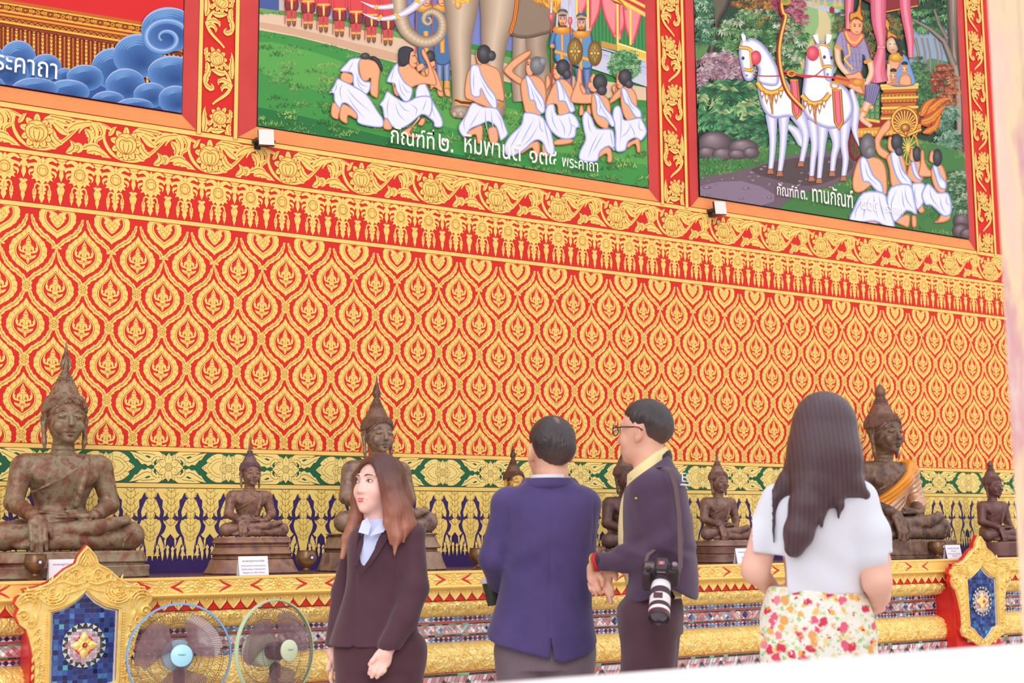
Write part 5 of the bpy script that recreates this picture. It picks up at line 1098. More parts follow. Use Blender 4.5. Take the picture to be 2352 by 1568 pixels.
class Relief:
    """carved work on the plane y = 0, rising towards the room"""
    def __init__(s): s.V = []; s.F = []; s.n = 0
    def push(s, V, F): s.V.append(np.asarray(V, float)); s.F += [[i + s.n for i in f] for f in F]; s.n += len(V)
    def ridge(s, p, w, h, base=0.0, seg=5, sm=0, closed=False):
        p = np.asarray(p, float)
        if sm: p = cat(p, sm, closed)
        if closed: p = np.vstack([p, p[:1]])
        d = np.gradient(p, axis=0); nr = np.stack([-d[:, 1], d[:, 0]], 1) / (np.hypot(d[:, 0], d[:, 1])[:, None] + 1e-12); t = np.linspace(0, 1, len(p))
        ww = np.interp(t, np.linspace(0, 1, len(w)), w) if np.ndim(w) else np.full(len(p), w); hh = h * ww / ww.max()
        V = []
        for k in range(seg):
            f = -1 + 2 * k / (seg - 1); q = p + nr * (f * ww / 2)[:, None]; y = -base - hh * math.cos(f * math.pi / 2)
            V.append(np.stack([q[:, 0], y, q[:, 1]], 1))
        n = len(p); F_ = [(k * n + i, k * n + i + 1, (k + 1) * n + i + 1, (k + 1) * n + i) for k in range(seg - 1) for i in range(n - 1)]
        s.push(np.vstack(V), F_)
    def spiral(s, c, r, turns=1.6, w=.01, h=.008, sg=1, a0=0.0, base=0.0):
        a = np.linspace(0, turns * 2 * math.pi, 30); rr = r * (1 - .88 * a / a[-1])
        s.ridge(np.stack([c[0] + sg * rr * np.cos(a + a0), c[1] + rr * np.sin(a + a0)], 1), [w, w * .9, w * .5], h, base); s.dome(c, r * .16, h, base)
    def dome(s, c, r, h, base=0.0, rz=None, n=12, m=4):
        rz = r if rz is None else rz; V = []; F_ = []
        for i in range(m):
            a = math.pi / 2 * i / m; V += [(c[0] + r * math.cos(a) * math.cos(2 * math.pi * k / n), -base - h * math.sin(a), c[1] + rz * math.cos(a) * math.sin(2 * math.pi * k / n)) for k in range(n)]
        V.append((c[0], -base - h, c[1]))
        for i in range(m):
            for k in range(n):
                if i < m - 1: F_.append((i * n + k, i * n + (k + 1) % n, (i + 1) * n + (k + 1) % n, (i + 1) * n + k))
                else: F_.append((i * n + k, i * n + (k + 1) % n, m * n))
        s.push(V, F_)
    def petal(s, c, ang, l, w, h, base=0.0):
        """pointed petal swelling in the middle"""
        t = np.linspace(0, 1, 9); d = np.array([math.cos(ang), math.sin(ang)]); p = np.array(c) + d * (t * l)[:, None]
        prof = np.sin(np.clip(t * 1.0, 0, 1) ** .75 * math.pi) * .9 + .1 * (1 - t)
        s.ridge(p, list(w * prof + 1e-4), h, base)
    def stamp(s, o, places, M=None):
        V = np.vstack(o.V)
        for x, z, sx, sz in places: s.push(V * [sx, 1, sz] + [x, 0, z], o.F)
    def build(s, name, m, parent=None, y=0.0, org=(0, 0, 0)):
        ob = mesh_np(name, np.vstack(s.V) + [-org[0], y - org[1], -org[2]], s.F, m, parent, smooth=True)
        return ob

AX0, AX1, AZ = -.65, 9.6, 1.043
AO = (5.2, -.4, 0.0)
altar = thing('altar', 'long gilded altar bench with carved bands and strips of mirror mosaic along the painted wall', 'altar', AO)
def A_(mb, name, m, smooth=False, parent=altar):
    mb.v = [(x - AO[0], y - AO[1], z) for x, y, z in mb.v]; return mb.build(name, m, parent, smooth=smooth)
b = MB(); b.sweep([(-.01, .0), (-.01, 1.022), (-.755, 1.022), (-.755, .90), (-.685, .88), (-.685, .0)], AX0, AX1); A_(b, 'core', M_red)
b = MB(); b.sweep([(-.005, 1.02), (-.005, AZ), (-.790, AZ), (-.797, AZ - .004), (-.797, 1.02)], AX0, AX1); A_(b, 'shelf_top', M_shelf)
for _g in (1.858, 7.71):
    b = MB(); b.box((_g, -.752, .70), (.215, .067, .268)); A_(b, 'red_pier', M_red)
# top fascia with mouldings, rosettes and red chevrons
b = MB(); b.sweep([(-.74, 1.0425), (-.802, 1.0425), (-.808, 1.038), (-.808, 1.030), (-.800, 1.027), (-.800, .972), (-.812, .969), (-.815, .962), (-.808, .955), (-.78, .953), (-.775, .945), (-.74, .945)], AX0, AX1); A_(b, 'fascia', M_gold_fl, True)
r = Relief(); gap = [(1.858, .31), (7.71, .31)]
def free(x, m=0.0): return AX0 + .12 < x < AX1 - .12 and all(abs(x - g) > w + m for g, w in gap)
for n in range(-8, 19):
    xs = 2.604 + .3832 * n; xb = xs + .1916
    if free(xs, .03):
        for q, rad in ((r, .024),):
            for k in range(10): a = k * math.pi / 5; q.dome((xs + rad * math.cos(a), .9995 + rad * math.sin(a)), .0085, .007)
            q.ridge(ell2(xs, .9995, .015, None, 16), .006, .006, closed=True); q.dome((xs, .9995), .008, .010)
        for sg in (-1, 1):
            rr = Relief(); rr.ridge([(xs + sg * .046, .9995), (xs + sg * .062, 1.003), (xs + sg * .086, 1.014), (xs + sg * .106, 1.026)], [.004, .010, .009, .004], .003); rr.ridge([(xs + sg * .046, .9995), (xs + sg * .062, .996), (xs + sg * .086, .985), (xs + sg * .106, .973)], [.004, .010, .009, .004], .003); rr.build('chevron', M_red, altar, -.8005, AO)
            for k in range(3):
                for sz in (-1, 1): r.petal((xs + sg * (.030 + .02 * k), .9995 + sz * (.012 + .004 * k)), math.atan2(sz * .5, sg), .030, .014, .006)
    if free(xb, .03):
        for k in range(12): a = k * math.pi / 6 + .2; r.dome((xb + .029 * math.cos(a), .9995 + .027 * math.sin(a)), .0085, .008)
        r.ridge(ell2(xb, .9995, .019, None, 18), .007, .007, closed=True); r.ridge(ell2(xb, .9995, .011, None, 14), .004, .005, closed=True); r.dome((xb, .9995), .007, .011)
    if free(xb, .08):
        for sg in (-1, 1):
            for i, (dx, ws) in enumerate(((.044, (-.018, 0, .018)), (.064, (-.012, .012)), (.082, (0,)), (.058, (-.022, .022)), (.10, (0,)))):
                for dz in ws: r.petal((xb + sg * (dx - .014), .9995 + dz), 0 if sg > 0 else math.pi, .034, .020, .008)
r.build('rosette_carving', M_gold, altar, -.800, AO)
# lotus-petal row over red
r = Relief(); pet = Relief()
pet.ridge([(-.030, .0), (-.026, -.024), (-.010, -.044), (0, -.058)], [.010, .010, .008, .003], .008); pet.ridge([(.030, .0), (.026, -.024), (.010, -.044), (0, -.058)], [.010, .010, .008, .003], .008)
pet.ridge([(-.017, .0), (-.014, -.018), (0, -.036)], [.007, .006, .003], .007); pet.ridge([(.017, .0), (.014, -.018), (0, -.036)], [.007, .006, .003], .007); pet.dome((0, -.012), .0075, .009, rz=.011)
pet.push([(-.033, 0, .002), (.033, 0, .002), (.033, -.001, -.014), (.019, -.001, -.040), (0, -.002, -.058), (-.019, -.001, -.040), (-.033, -.001, -.014)], [(0, 1, 2, 3, 4, 5, 6)])
r.stamp(pet, [(AX0 + .04 + .0665 * k, .952, 1, 1) for k in range(int((AX1 - AX0 - .08) / .0665) + 1)])
r.build('lotus_petals', M_gold, altar, -.772, AO)
b = MB(); b.sweep([(-.74, .945), (-.768, .945), (-.766, .893), (-.74, .890)], AX0, AX1); A_(b, 'red_fillet', M_red)

# carved swags: height field with mirrored scrolls
def carved(name, x0, x1, prof, per, hgt, nz, seed, dens=1.0):
    prof = np.asarray(prof, float); L = np.r_[0, np.cumsum(np.hypot(*np.diff(prof, axis=0).T))]; T = np.linspace(0, L[-1], nz)
    py, pz = np.interp(T, L, prof[:, 0]), np.interp(T, L, prof[:, 1]); dy, dz = np.gradient(py), np.gradient(pz); l = np.hypot(dy, dz); ny, nzv = dz / l, -dy / l
    if (ny * -1).sum() < 0: ny, nzv = -ny, -nzv
    nx = int((x1 - x0) / .0042); X = np.linspace(x0, x1, nx); g, t = np.meshgrid(X, T, indexing='ij')
    u = np.abs(((g / per) % 1.0) - .5) * 2 * per * .5; H = L[-1]
    h = np.zeros_like(g); rng = np.random.RandomState(seed)
    # large stems
    s1 = np.abs(u - per * .25 - per * .22 * np.sin(t / H * math.pi * 1.6 + .5)); h += np.exp(-(s1 / .006) ** 2) * 1.0
    s2 = np.abs(u - per * .13 + per * .10 * np.sin(t / H * math.pi * 2.2)); h += np.exp(-(s2 / .005) ** 2) * .8
    for _ in range(int(7 * dens)):
        cx, ct, R = rng.uniform(0, per / 2), rng.uniform(.12, .88) * H, rng.uniform(.26, .42) * min(H, per) * .5
        rx, rt = u - cx, t - ct; rad = np.hypot(rx, rt) + 1e-4; an = np.arctan2(rt, rx)
        w = np.clip(1 - (rad / R) ** 2, 0, 1) ** .6
        h = h * (1 - w) + w * (.5 + .5 * np.cos(2 * an * (1 if rng.rand() < .5 else -1) + 26 * rad / R * .5 - .6 * np.log(rad))) + np.exp(-(rad / (.12 * R)) ** 2) * .5
    h += .28 * np.sin(210 * u + 60 * np.sin(90 * t)) * np.sin(230 * t + 2 * np.sin(120 * u))
    h *= np.clip(np.minimum(t, H - t) / .006, 0, 1)
    V = np.stack([g, py[None] + ny[None] * -0 + (-np.abs(ny))[None] * h * hgt, pz[None] + nzv[None] * np.sign(-ny.sum()) * 0 * h], -1).reshape(-1, 3)
    i, j = np.meshgrid(np.arange(nx - 1), np.arange(nz - 1), indexing='ij'); a = i * nz + j
    Q = np.stack([a, a + 1, a + nz + 1, a + nz], -1).reshape(-1, 4)
    V -= AO; return mesh_np(name, V, Q, M_gold, altar, smooth=True)
carved('carved_cornice', AX0, AX1, [(-.745, .892), (-.757, .886), (-.762, .872), (-.758, .85), (-.740, .828), (-.712, .813), (-.690, .808)], .136, .020, 26, 3)
carved('carved_dado', AX0, AX1, [(-.690, .678), (-.712, .672), (-.742, .652), (-.762, .62), (-.768, .59), (-.764, .56), (-.752, .532)], .2785, .009, 40, 5, 1.6)
un = Relief()
for sg in (-1, 1):
    un.ridge([(sg * .066, .068), (sg * .036, .030), (sg * .004, .002), (0, -.028)], [.007, .009, .010, .004], .008, sm=3); un.ridge([(sg * .139, .066), (sg * .128, .02), (sg * .10, -.03), (sg * .05, -.060), (sg * .01, -.062)], [.008, .010, .010, .008, .004], .008, sm=3)
    for x, z, r_, q in ((.072, -.018, .036, 1), (.034, .050, .022, -1), (.098, .040, .030, -1), (.024, -.040, .022, 1), (.124, -.046, .020, -1), (.060, .016, .014, 1), (.128, .0, .013, 1)): un.spiral((sg * x, z), r_, 1.7, r_ * .34, .009, sg * q, 1.2 + x * 30)
    for x, z, a in ((.0, .03, 1.57), (.05, -.05, -.6), (.11, .005, 2.2), (.08, .06, .4), (.139, .03, 1.57), (.10, -.05, -1.2)): un.petal((sg * x, z), a if sg > 0 else math.pi - a, .034, .015, .008)
sw = Relief(); sw.stamp(un, [(3.616 + .2785 * k, .605, 1, 1) for k in range(-15, 22)])
V = np.vstack(sw.V); V[:, 1] += np.interp(V[:, 2], [.532, .56, .59, .62, .652, .672, .678], [-.752, -.764, -.768, -.762, -.742, -.712, -.690]); mesh_np('dado_scrolls', V - AO, sw.F, M_gold, altar, smooth=True)
b = MB(); b.sweep([(-.69, .532), (-.758, .530), (-.762, .526), (-.762, .40), (-.79, .39), (-.80, .20), (-.82, .18), (-.82, 0), (-.69, 0)], AX0, AX1); A_(b, 'base_step', M_red)
# mirror mosaic
def tile_quad(P, pts, c, rng, tilt=.10):
    p = np.asarray(pts, float); m = p.mean(0); a, e = rng.gauss(0, tilt), rng.gauss(0, tilt)
    if tilt > .08 and rng.random() < .09: c = rng.choice([(250, 252, 255), (252, 250, 250), (170, 230, 240)])
    n = len(p); y = -.0025 + (p[:, 0] - m[0]) * a + (p[:, 1] - m[1]) * e
    P['v'] += [(q[0], yy, q[1]) for q, yy in zip(p, y)]; P['c'] += [lin(np.clip(c, 0, 255))] * n; P['f'].append(list(range(P['n'], P['n'] + n))); P['n'] += n
def mosaic(name, fn, y, parent=altar, org=AO, backing=None):
    P = dict(v=[], c=[], f=[], n=0); rng = random.Random(31); 
    if backing:
        x0, z0, x1, z1, c = backing; P['v'] += [(x0, 0, z0), (x1, 0, z0), (x1, 0, z1), (x0, 0, z1)]; P['c'] += [lin(c)] * 4; P['f'].append([0, 1, 2, 3]); P['n'] = 4
    fn(P, rng); return mesh_np(name, np.array(P['v']) + [-org[0], y - org[1], -org[2]], P['f'], M_tile, parent, col=np.array(P['c']))
BLUES = [(52, 62, 130), (64, 84, 160), (44, 44, 96), (80, 120, 196), (92, 160, 220), (70, 70, 120)]
PALE = [(226, 206, 216), (206, 180, 190), (236, 226, 234), (190, 160, 168), (216, 190, 180), (246, 240, 246)]
PINK = [(214, 120, 120), (206, 150, 150), (196, 130, 136), (222, 176, 176)]
def strip(z0, z1, per):
    def fn(P, rng):
        zm = (z0 + z1) / 2; n = int((AX1 - AX0) / per)
        for k in range(n):
            x = AX0 + per * (k + .5); w = per * .43; h = (z1 - z0) * .44
            tile_quad(P, [(x - w, zm), (x, zm - h), (x + w, zm), (x, zm + h)], rng.choice(BLUES), rng)
            for sz in (-1, 1):
                e = x + per / 2; tile_quad(P, [(e, zm + sz * h * .1), (e + w * .92, zm + sz * h * 1.05), (e - w * .92, zm + sz * h * 1.05)], rng.choice(PALE), rng)
    return fn
mosaic('mosaic_strip', strip(.783, .807, .0292), -.686, backing=(AX0, .781, AX1, .809, (176, 150, 160)))
mosaic('mosaic_strip', strip(.679, .705, .0292), -.686, backing=(AX0, .677, AX1, .708, (170, 144, 156)))
def wide(P, rng):
    z0, z1 = .720, .764; zm = (z0 + z1) / 2; s = .0115; per = .1385
    for i in range(int((AX1 - AX0) / s)):
        for j in range(-2, 3):
            if (i + j) % 2: continue
            x = AX0 + s * i; z = zm + s * j
            d = ((x - 3.745 + per / 2) % per) - per / 2; near = round(d / s); c = rng.choice(PALE + PINK[1:3])
            zone = math.sin(x * 1.3) > .2
            if zone: c = rng.choice([(206, 130, 140), (222, 150, 160), (196, 120, 130), (226, 190, 190)])
            if abs(near) + abs(j) <= 1 : c = rng.choice(BLUES)
            q = [(x - s * .94, z), (x, max(z - s * .94, z0)), (x + s * .94, z), (x, min(z + s * .94, z1))]
            tile_quad(P, q, c, rng)
    for k in range(int((AX1 - AX0) / .04)):
        for z in (.712, .768): tile_quad(P, [(AX0 + .04 * k + .001, z - .0035), (AX0 + .04 * k + .039, z - .0035), (AX0 + .04 * k + .039, z + .0035), (AX0 + .04 * k + .001, z + .0035)], rng.choice([(50, 80, 50), (40, 60, 40), (60, 110, 70), (90, 180, 120)]), rng, .06)
mosaic('mosaic_band', wide, -.6865, backing=(AX0, .708, AX1, .781, (190, 160, 166)))
b = MB(); b.sweep([(-.686, .7805), (-.692, .7795), (-.692, .7755), (-.686, .775)], AX0, AX1); b.sweep([(-.686, .7075), (-.692, .7065), (-.692, .7035), (-.686, .7025)], AX0, AX1); A_(b, 'red_bead', M_red)
def foot(P, rng):
    per = .1415
    for k in range(int((AX1 - AX0) / .035)):
        tile_quad(P, [(AX0 + .035 * k + .001, .516), (AX0 + .035 * k + .034, .516), (AX0 + .035 * k + .034, .527), (AX0 + .035 * k + .001, .527)], rng.choice([(50, 80, 50), (60, 54, 46), (40, 60, 40), (100, 200, 140)]), rng, .08)
    s = .0235
    for i in range(int((AX1 - AX0) / s)):
        for j in range(4):
            x = AX0 + s * (i + .5 * j); z = .41 + j * .026
            tile_quad(P, [(x, z), (x + s * .9, z), (x + s * 1.4, z + .0245), (x + s * .5, z + .0245)], rng.choice(PINK + PALE[:3]), rng, .09)
    for k in range(int((AX1 - AX0) / per)):
        x = 3.716 + per * (k - 30)
        if not AX0 + .05 < x < AX1 - .05: continue
        P_ = [(x - .030, .462), (x, .425), (x + .030, .462), (x, .499)]
        P['v'] += [(q[0], -.006, q[1]) for q in P_]; P['c'] += [lin((76, 66, 62))] * 4; P['f'].append(list(range(P['n'], P['n'] + 4))); P['n'] += 4
        P['v'] += [(q[0], -.008, q[1]) for q in [(x - .006, .456), (x + .006, .456), (x + .006, .468), (x - .006, .468)]]; P['c'] += [lin((236, 220, 224))] * 4; P['f'].append(list(range(P['n'], P['n'] + 4))); P['n'] += 4
mosaic('mosaic_foot', foot, -.7625, backing=(AX0, .405, AX1, .53, (196, 160, 160)))

# ---- framed mosaic panels that stand out from the altar
OUT = [(0, 1.190), (.034, 1.146), (.046, 1.112), (.090, 1.090), (.128, 1.056), (.160, 1.034), (.205, 1.018), (.262, 1.008), (.250, .992), (.284, .976), (.294, .950), (.276, .930), (.288, .900), (.272, .864), (.244, .842), (.230, .80), (.214, .74), (.204, .70), (.202, .62), (.216, .588), (.200, .552), (.158, .536), (.104, .512), (.05, .488), (0, .466)]
INN = [(0, .996), (.020, .974), (.046, .952), (.092, .926), (.146, .912), (.144, .76), (.142, .612), (.098, .596), (.058, .556), (0, .520)]
def half_frame(y, hole=True):
    """flat front with the niche cut out, both halves"""
    o, i = np.array(OUT), np.array(INN); V = []; Fc = []
    for sg in (-1, 1):
        p = np.vstack([o, i[::-1]]); p = p * [sg, 1]
        tr = geometry.tessellate_polygon([[Vector((a, c, 0)) for a, c in p]])
        n = len(V); V += [(a, y, c) for a, c in p]; Fc += [tuple(n + k for k in t) for t in tr]
    return V, Fc
def niche_panel(cx, label):
    t = thing('niche_panel', label, 'ornamental panel', (cx, -.70, 0.44), group='pointed panels on the altar front'); og = (cx, -.70, .44)
    def add(mb, name, m, parent=t, smooth=False):
        mb.v = [(x, y - og[1], z - og[2]) for x, y, z in mb.v]; return mb.build(name, m, parent, smooth=smooth)
    b = MB(); o = np.array(OUT); full = np.vstack([o, mirx(o)[1:-1]])
    b.prism(full * [1.02, 1] + [0, .004], -.872, -.845); b.box((0, -.833, .70), (.215, .0125, .27)); add(b, 'backing', M_red)
    b = MB(); V, Fc = half_frame(-.892); b.add(V, Fc)
    n = len(o); b2 = MB()
    for sg in (-1, 1):
        for P_ in (np.array(OUT) * [sg, 1], np.array(INN) * [sg, 1]):
            b.add([(a, -.892, c) for a, c in P_] + [(a, -.868, c) for a, c in P_], [(k, k + 1, len(P_) + k + 1, len(P_) + k) for k in range(len(P_) - 1)])
    fr_ = add(b, 'frame', M_gold)
    r = Relief()
    for sg in (-1, 1):
        def q(*p): return [(sg * x, z) for x, z in p]
        for k, f in enumerate((1.0, .72, .44)): r.ridge(q((.0, 1.180 - .028 * k), (.020 * f, 1.142 - .016 * k), (.034 * f, 1.110 - .004 * k)), [.006, .012, .008], .010)
        r.ridge(q((.0, 1.184), (.036, 1.142), (.048, 1.110), (.092, 1.086), (.132, 1.052), (.164, 1.030), (.208, 1.014), (.254, 1.004)), .011, .010, sm=3)
        r.spiral((sg * .046, 1.066), .026, 1.5, .011, .010, sg, 0.5); r.spiral((sg * .090, 1.056), .020, 1.4, .010, .009, -sg, 2.0)
        r.ridge(q((.004, 1.035), (.05, 1.026), (.105, 1.040), (.15, 1.022)), [.010, .018, .014, .004], .012, sm=4); r.ridge(q((.0, 1.012), (.05, .998), (.09, .986), (.105, .962)), [.006, .014, .012, .004], .010, sm=4)
        for k in range(4): a = np.linspace(-.3, 2.9, 18); R = .062 - .013 * k; r.ridge(np.stack([sg * (.140 - R * np.cos(a)), .998 - R * .9 * np.sin(a)], 1), [.004, .012, .011, .004], .011 - .001 * k)
        r.spiral((sg * .145, .996), .018, 1.3, .009, .009, -sg, 1.0); r.petal((sg * .16, 1.014), math.atan2(-.1, sg), .085, .022, .010); r.petal((sg * .19, 1.000), math.atan2(-.35, sg), .06, .016, .009)
        for k in range(3): a = np.linspace(.2, 3.6, 16); R = .050 - .014 * k; r.ridge(np.stack([sg * (.242 + R * np.cos(a)), .945 + R * np.sin(a)], 1), [.004, .013, .011, .004], .012)
        r.spiral((sg * .262, .902), .024, 1.5, .012, .011, sg, .4); r.dome((sg * .262, .902), .008, .014); r.petal((sg * .215, .915), math.atan2(-1, -sg * .2), .06, .026, .010); r.spiral((sg * .228, .868), .020, 1.4, .010, .010, -sg, 2.2)
        for k in range(7):
            z = .83 - k * .036; r.spiral((sg * (.197 - .003 * k + .004 * (k % 2)), z), .015, 1.3, .008, .008, sg * (1 if k % 2 else -1), 1.0 + k); r.petal((sg * .188, z - .008), -math.pi / 2 + sg * .5, .036, .016, .008); r.petal((sg * .212, z + .01), -math.pi / 2 + sg * .2, .030, .012, .007)
        for k in range(24): r.dome((sg * .166, .90 - k * .0118), .0042, .006, rz=.005)
        r.ridge(q((.155, .914), (.152, .76), (.150, .608)), .008, .008); r.ridge(q((.155, .922), (.096, .936), (.048, .962), (.018, .986), (.0, 1.008)), [.008, .010, .008], .008, sm=4)
        r.ridge(q((.150, .604), (.104, .588), (.064, .548), (.0, .508)), .008, .008, sm=4)
        for k, (x, z) in enumerate(((.19, .575), (.15, .565), (.10, .548), (.05, .520), (.14, .540), (.08, .515), (.025, .495))): r.spiral((sg * x, z), .019, 1.4, .009, .009, sg * (1 if k % 2 else -1), k)
        rng = random.Random(5)
        for k in range(170):
            x, z = rng.uniform(.01, .27), rng.uniform(.90, 1.10)
            if z < .95 + max(0, .12 - x) * .5 or z > 1.10 - x * .38: continue
            r.petal((sg * x, z), rng.uniform(0, 6.28), rng.uniform(.018, .034), .011, .007)
    V = np.vstack(r.V) * [1, 1.7, 1] + [0, -.892 - og[1], -og[2]]; mesh_np('carving', V, r.F, M_gold, fr_, smooth=True)
    # blue mirror tiles
    P = dict(v=[], c=[], f=[], n=0); rng = random.Random(int(cx * 100)); i_ = np.array(INN); s = .0215
    zs = i_[:, 1]
    def hw(z): return np.interp(z, zs[::-1], i_[:, 0][::-1])
    P['v'] += [(-.15, .0025, .51), (.15, .0025, .51), (.15, .0025, 1.0), (-.15, .0025, 1.0)]; P['c'] += [lin((190, 170, 180))] * 4; P['f'].append([0, 1, 2, 3]); P['n'] = 4
    for a in range(-7, 7):
        for c in range(24):
            x0, z0 = a * s, .515 + c * s
            if abs(x0 + s / 2) > hw(z0 + s / 2) + s * .3: continue
            if math.hypot(x0 + s / 2, z0 + s / 2 - .767) < .080: continue
            col = rng.choice([(36, 62, 140), (44, 84, 166), (30, 46, 112), (56, 104, 186), (40, 70, 150), (34, 56, 128), (66, 126, 200), (24, 36, 92)])
            if rng.random() < .03: col = (90, 190, 210)
            tile_quad(P, [(x0 + .0008, z0 + .0008), (x0 + s - .0008, z0 + .0008), (x0 + s - .0008, z0 + s - .0008), (x0 + .0008, z0 + s - .0008)], col, rng, .05)
    mesh_np('blue_mosaic', np.array(P['v']) + [0, -.878 - og[1], -og[2]], P['f'], M_tile, t, col=np.array(P['c']))
    r = Relief()
    for sg in (-1, 1): r.ridge(np.array(INN) * [.955 * sg, 1] + [0, -.004], .014, .005)
    V = np.vstack(r.V) + [0, -.879 - og[1], -og[2]]; mesh_np('mirror_edging', V, r.F, M_silver, t)
    # round medallion
    P = dict(v=[], c=[], f=[], n=0)
    for k in range(40):
        a0, a1, am = 2 * math.pi * k / 40, 2 * math.pi * (k + 1) / 40, 2 * math.pi * (k + .5) / 40; R0, R1 = .076, .094
        pt = lambda a, R: (R * math.cos(a), .767 + R * math.sin(a))
        if k % 2 == 0: tile_quad(P, [pt(a0, R1), pt(a1 + .08, R1), pt(am + .04, R0)], (226, 214, 220), rng, .05)
        else: tile_quad(P, [pt(a0 - .08, R0), pt(a1 + .08, R0), pt(am, R1)], (38, 86, 58), rng, .05)
    for a in range(-8, 8):
        for c in range(-8, 8):
            x0, z0 = a * .0115, .767 + c * .0115
            if math.hypot(x0 + .006, z0 + .006 - .767) < .075: tile_quad(P, [(x0, z0), (x0 + .011, z0), (x0 + .011, z0 + .011), (x0, z0 + .011)], rng.choice([(216, 190, 204), (230, 214, 222), (206, 180, 196), (196, 150, 160), (240, 230, 236)]), rng, .05)
    md = mesh_np('medallion', np.array(P['v']) + [0, -.884 - og[1], -og[2]], P['f'], M_tile, t, col=np.array(P['c']))
    r = Relief()
    for k in range(4):
        a = k * math.pi / 2; r.petal((.010 * math.cos(a), .767 + .010 * math.sin(a)), a, .050, .040, .012)
        a += math.pi / 4; r.petal((.008 * math.cos(a), .767 + .008 * math.sin(a)), a, .030, .028, .010)
    r.ridge(ell2(0, .767, .013, None, 16), .007, .010, base=.006, closed=True)
    V = np.vstack(r.V) + [0, -.888 - og[1], -og[2]]; mesh_np('gilt_flower', V, r.F, M_gold, md, smooth=True)
    b = MB(); b.prism([(0, .767 - .058), (.060, .767), (0, .767 + .058), (-.060, .767)], -.8875, -.884); add(b, 'red_lozenge', M_red, md)
    b = MB(); b.ball((0, -.903, .767), .0085); add(b, 'jewel', M_jewel, md, True)
    return t
niche_panel(1.858, 'gilded pointed panel with blue mirror tiles below the largest left statue')
niche_panel(7.71, 'gilded pointed panel with blue mirror tiles, far right beside the blurred pillar')
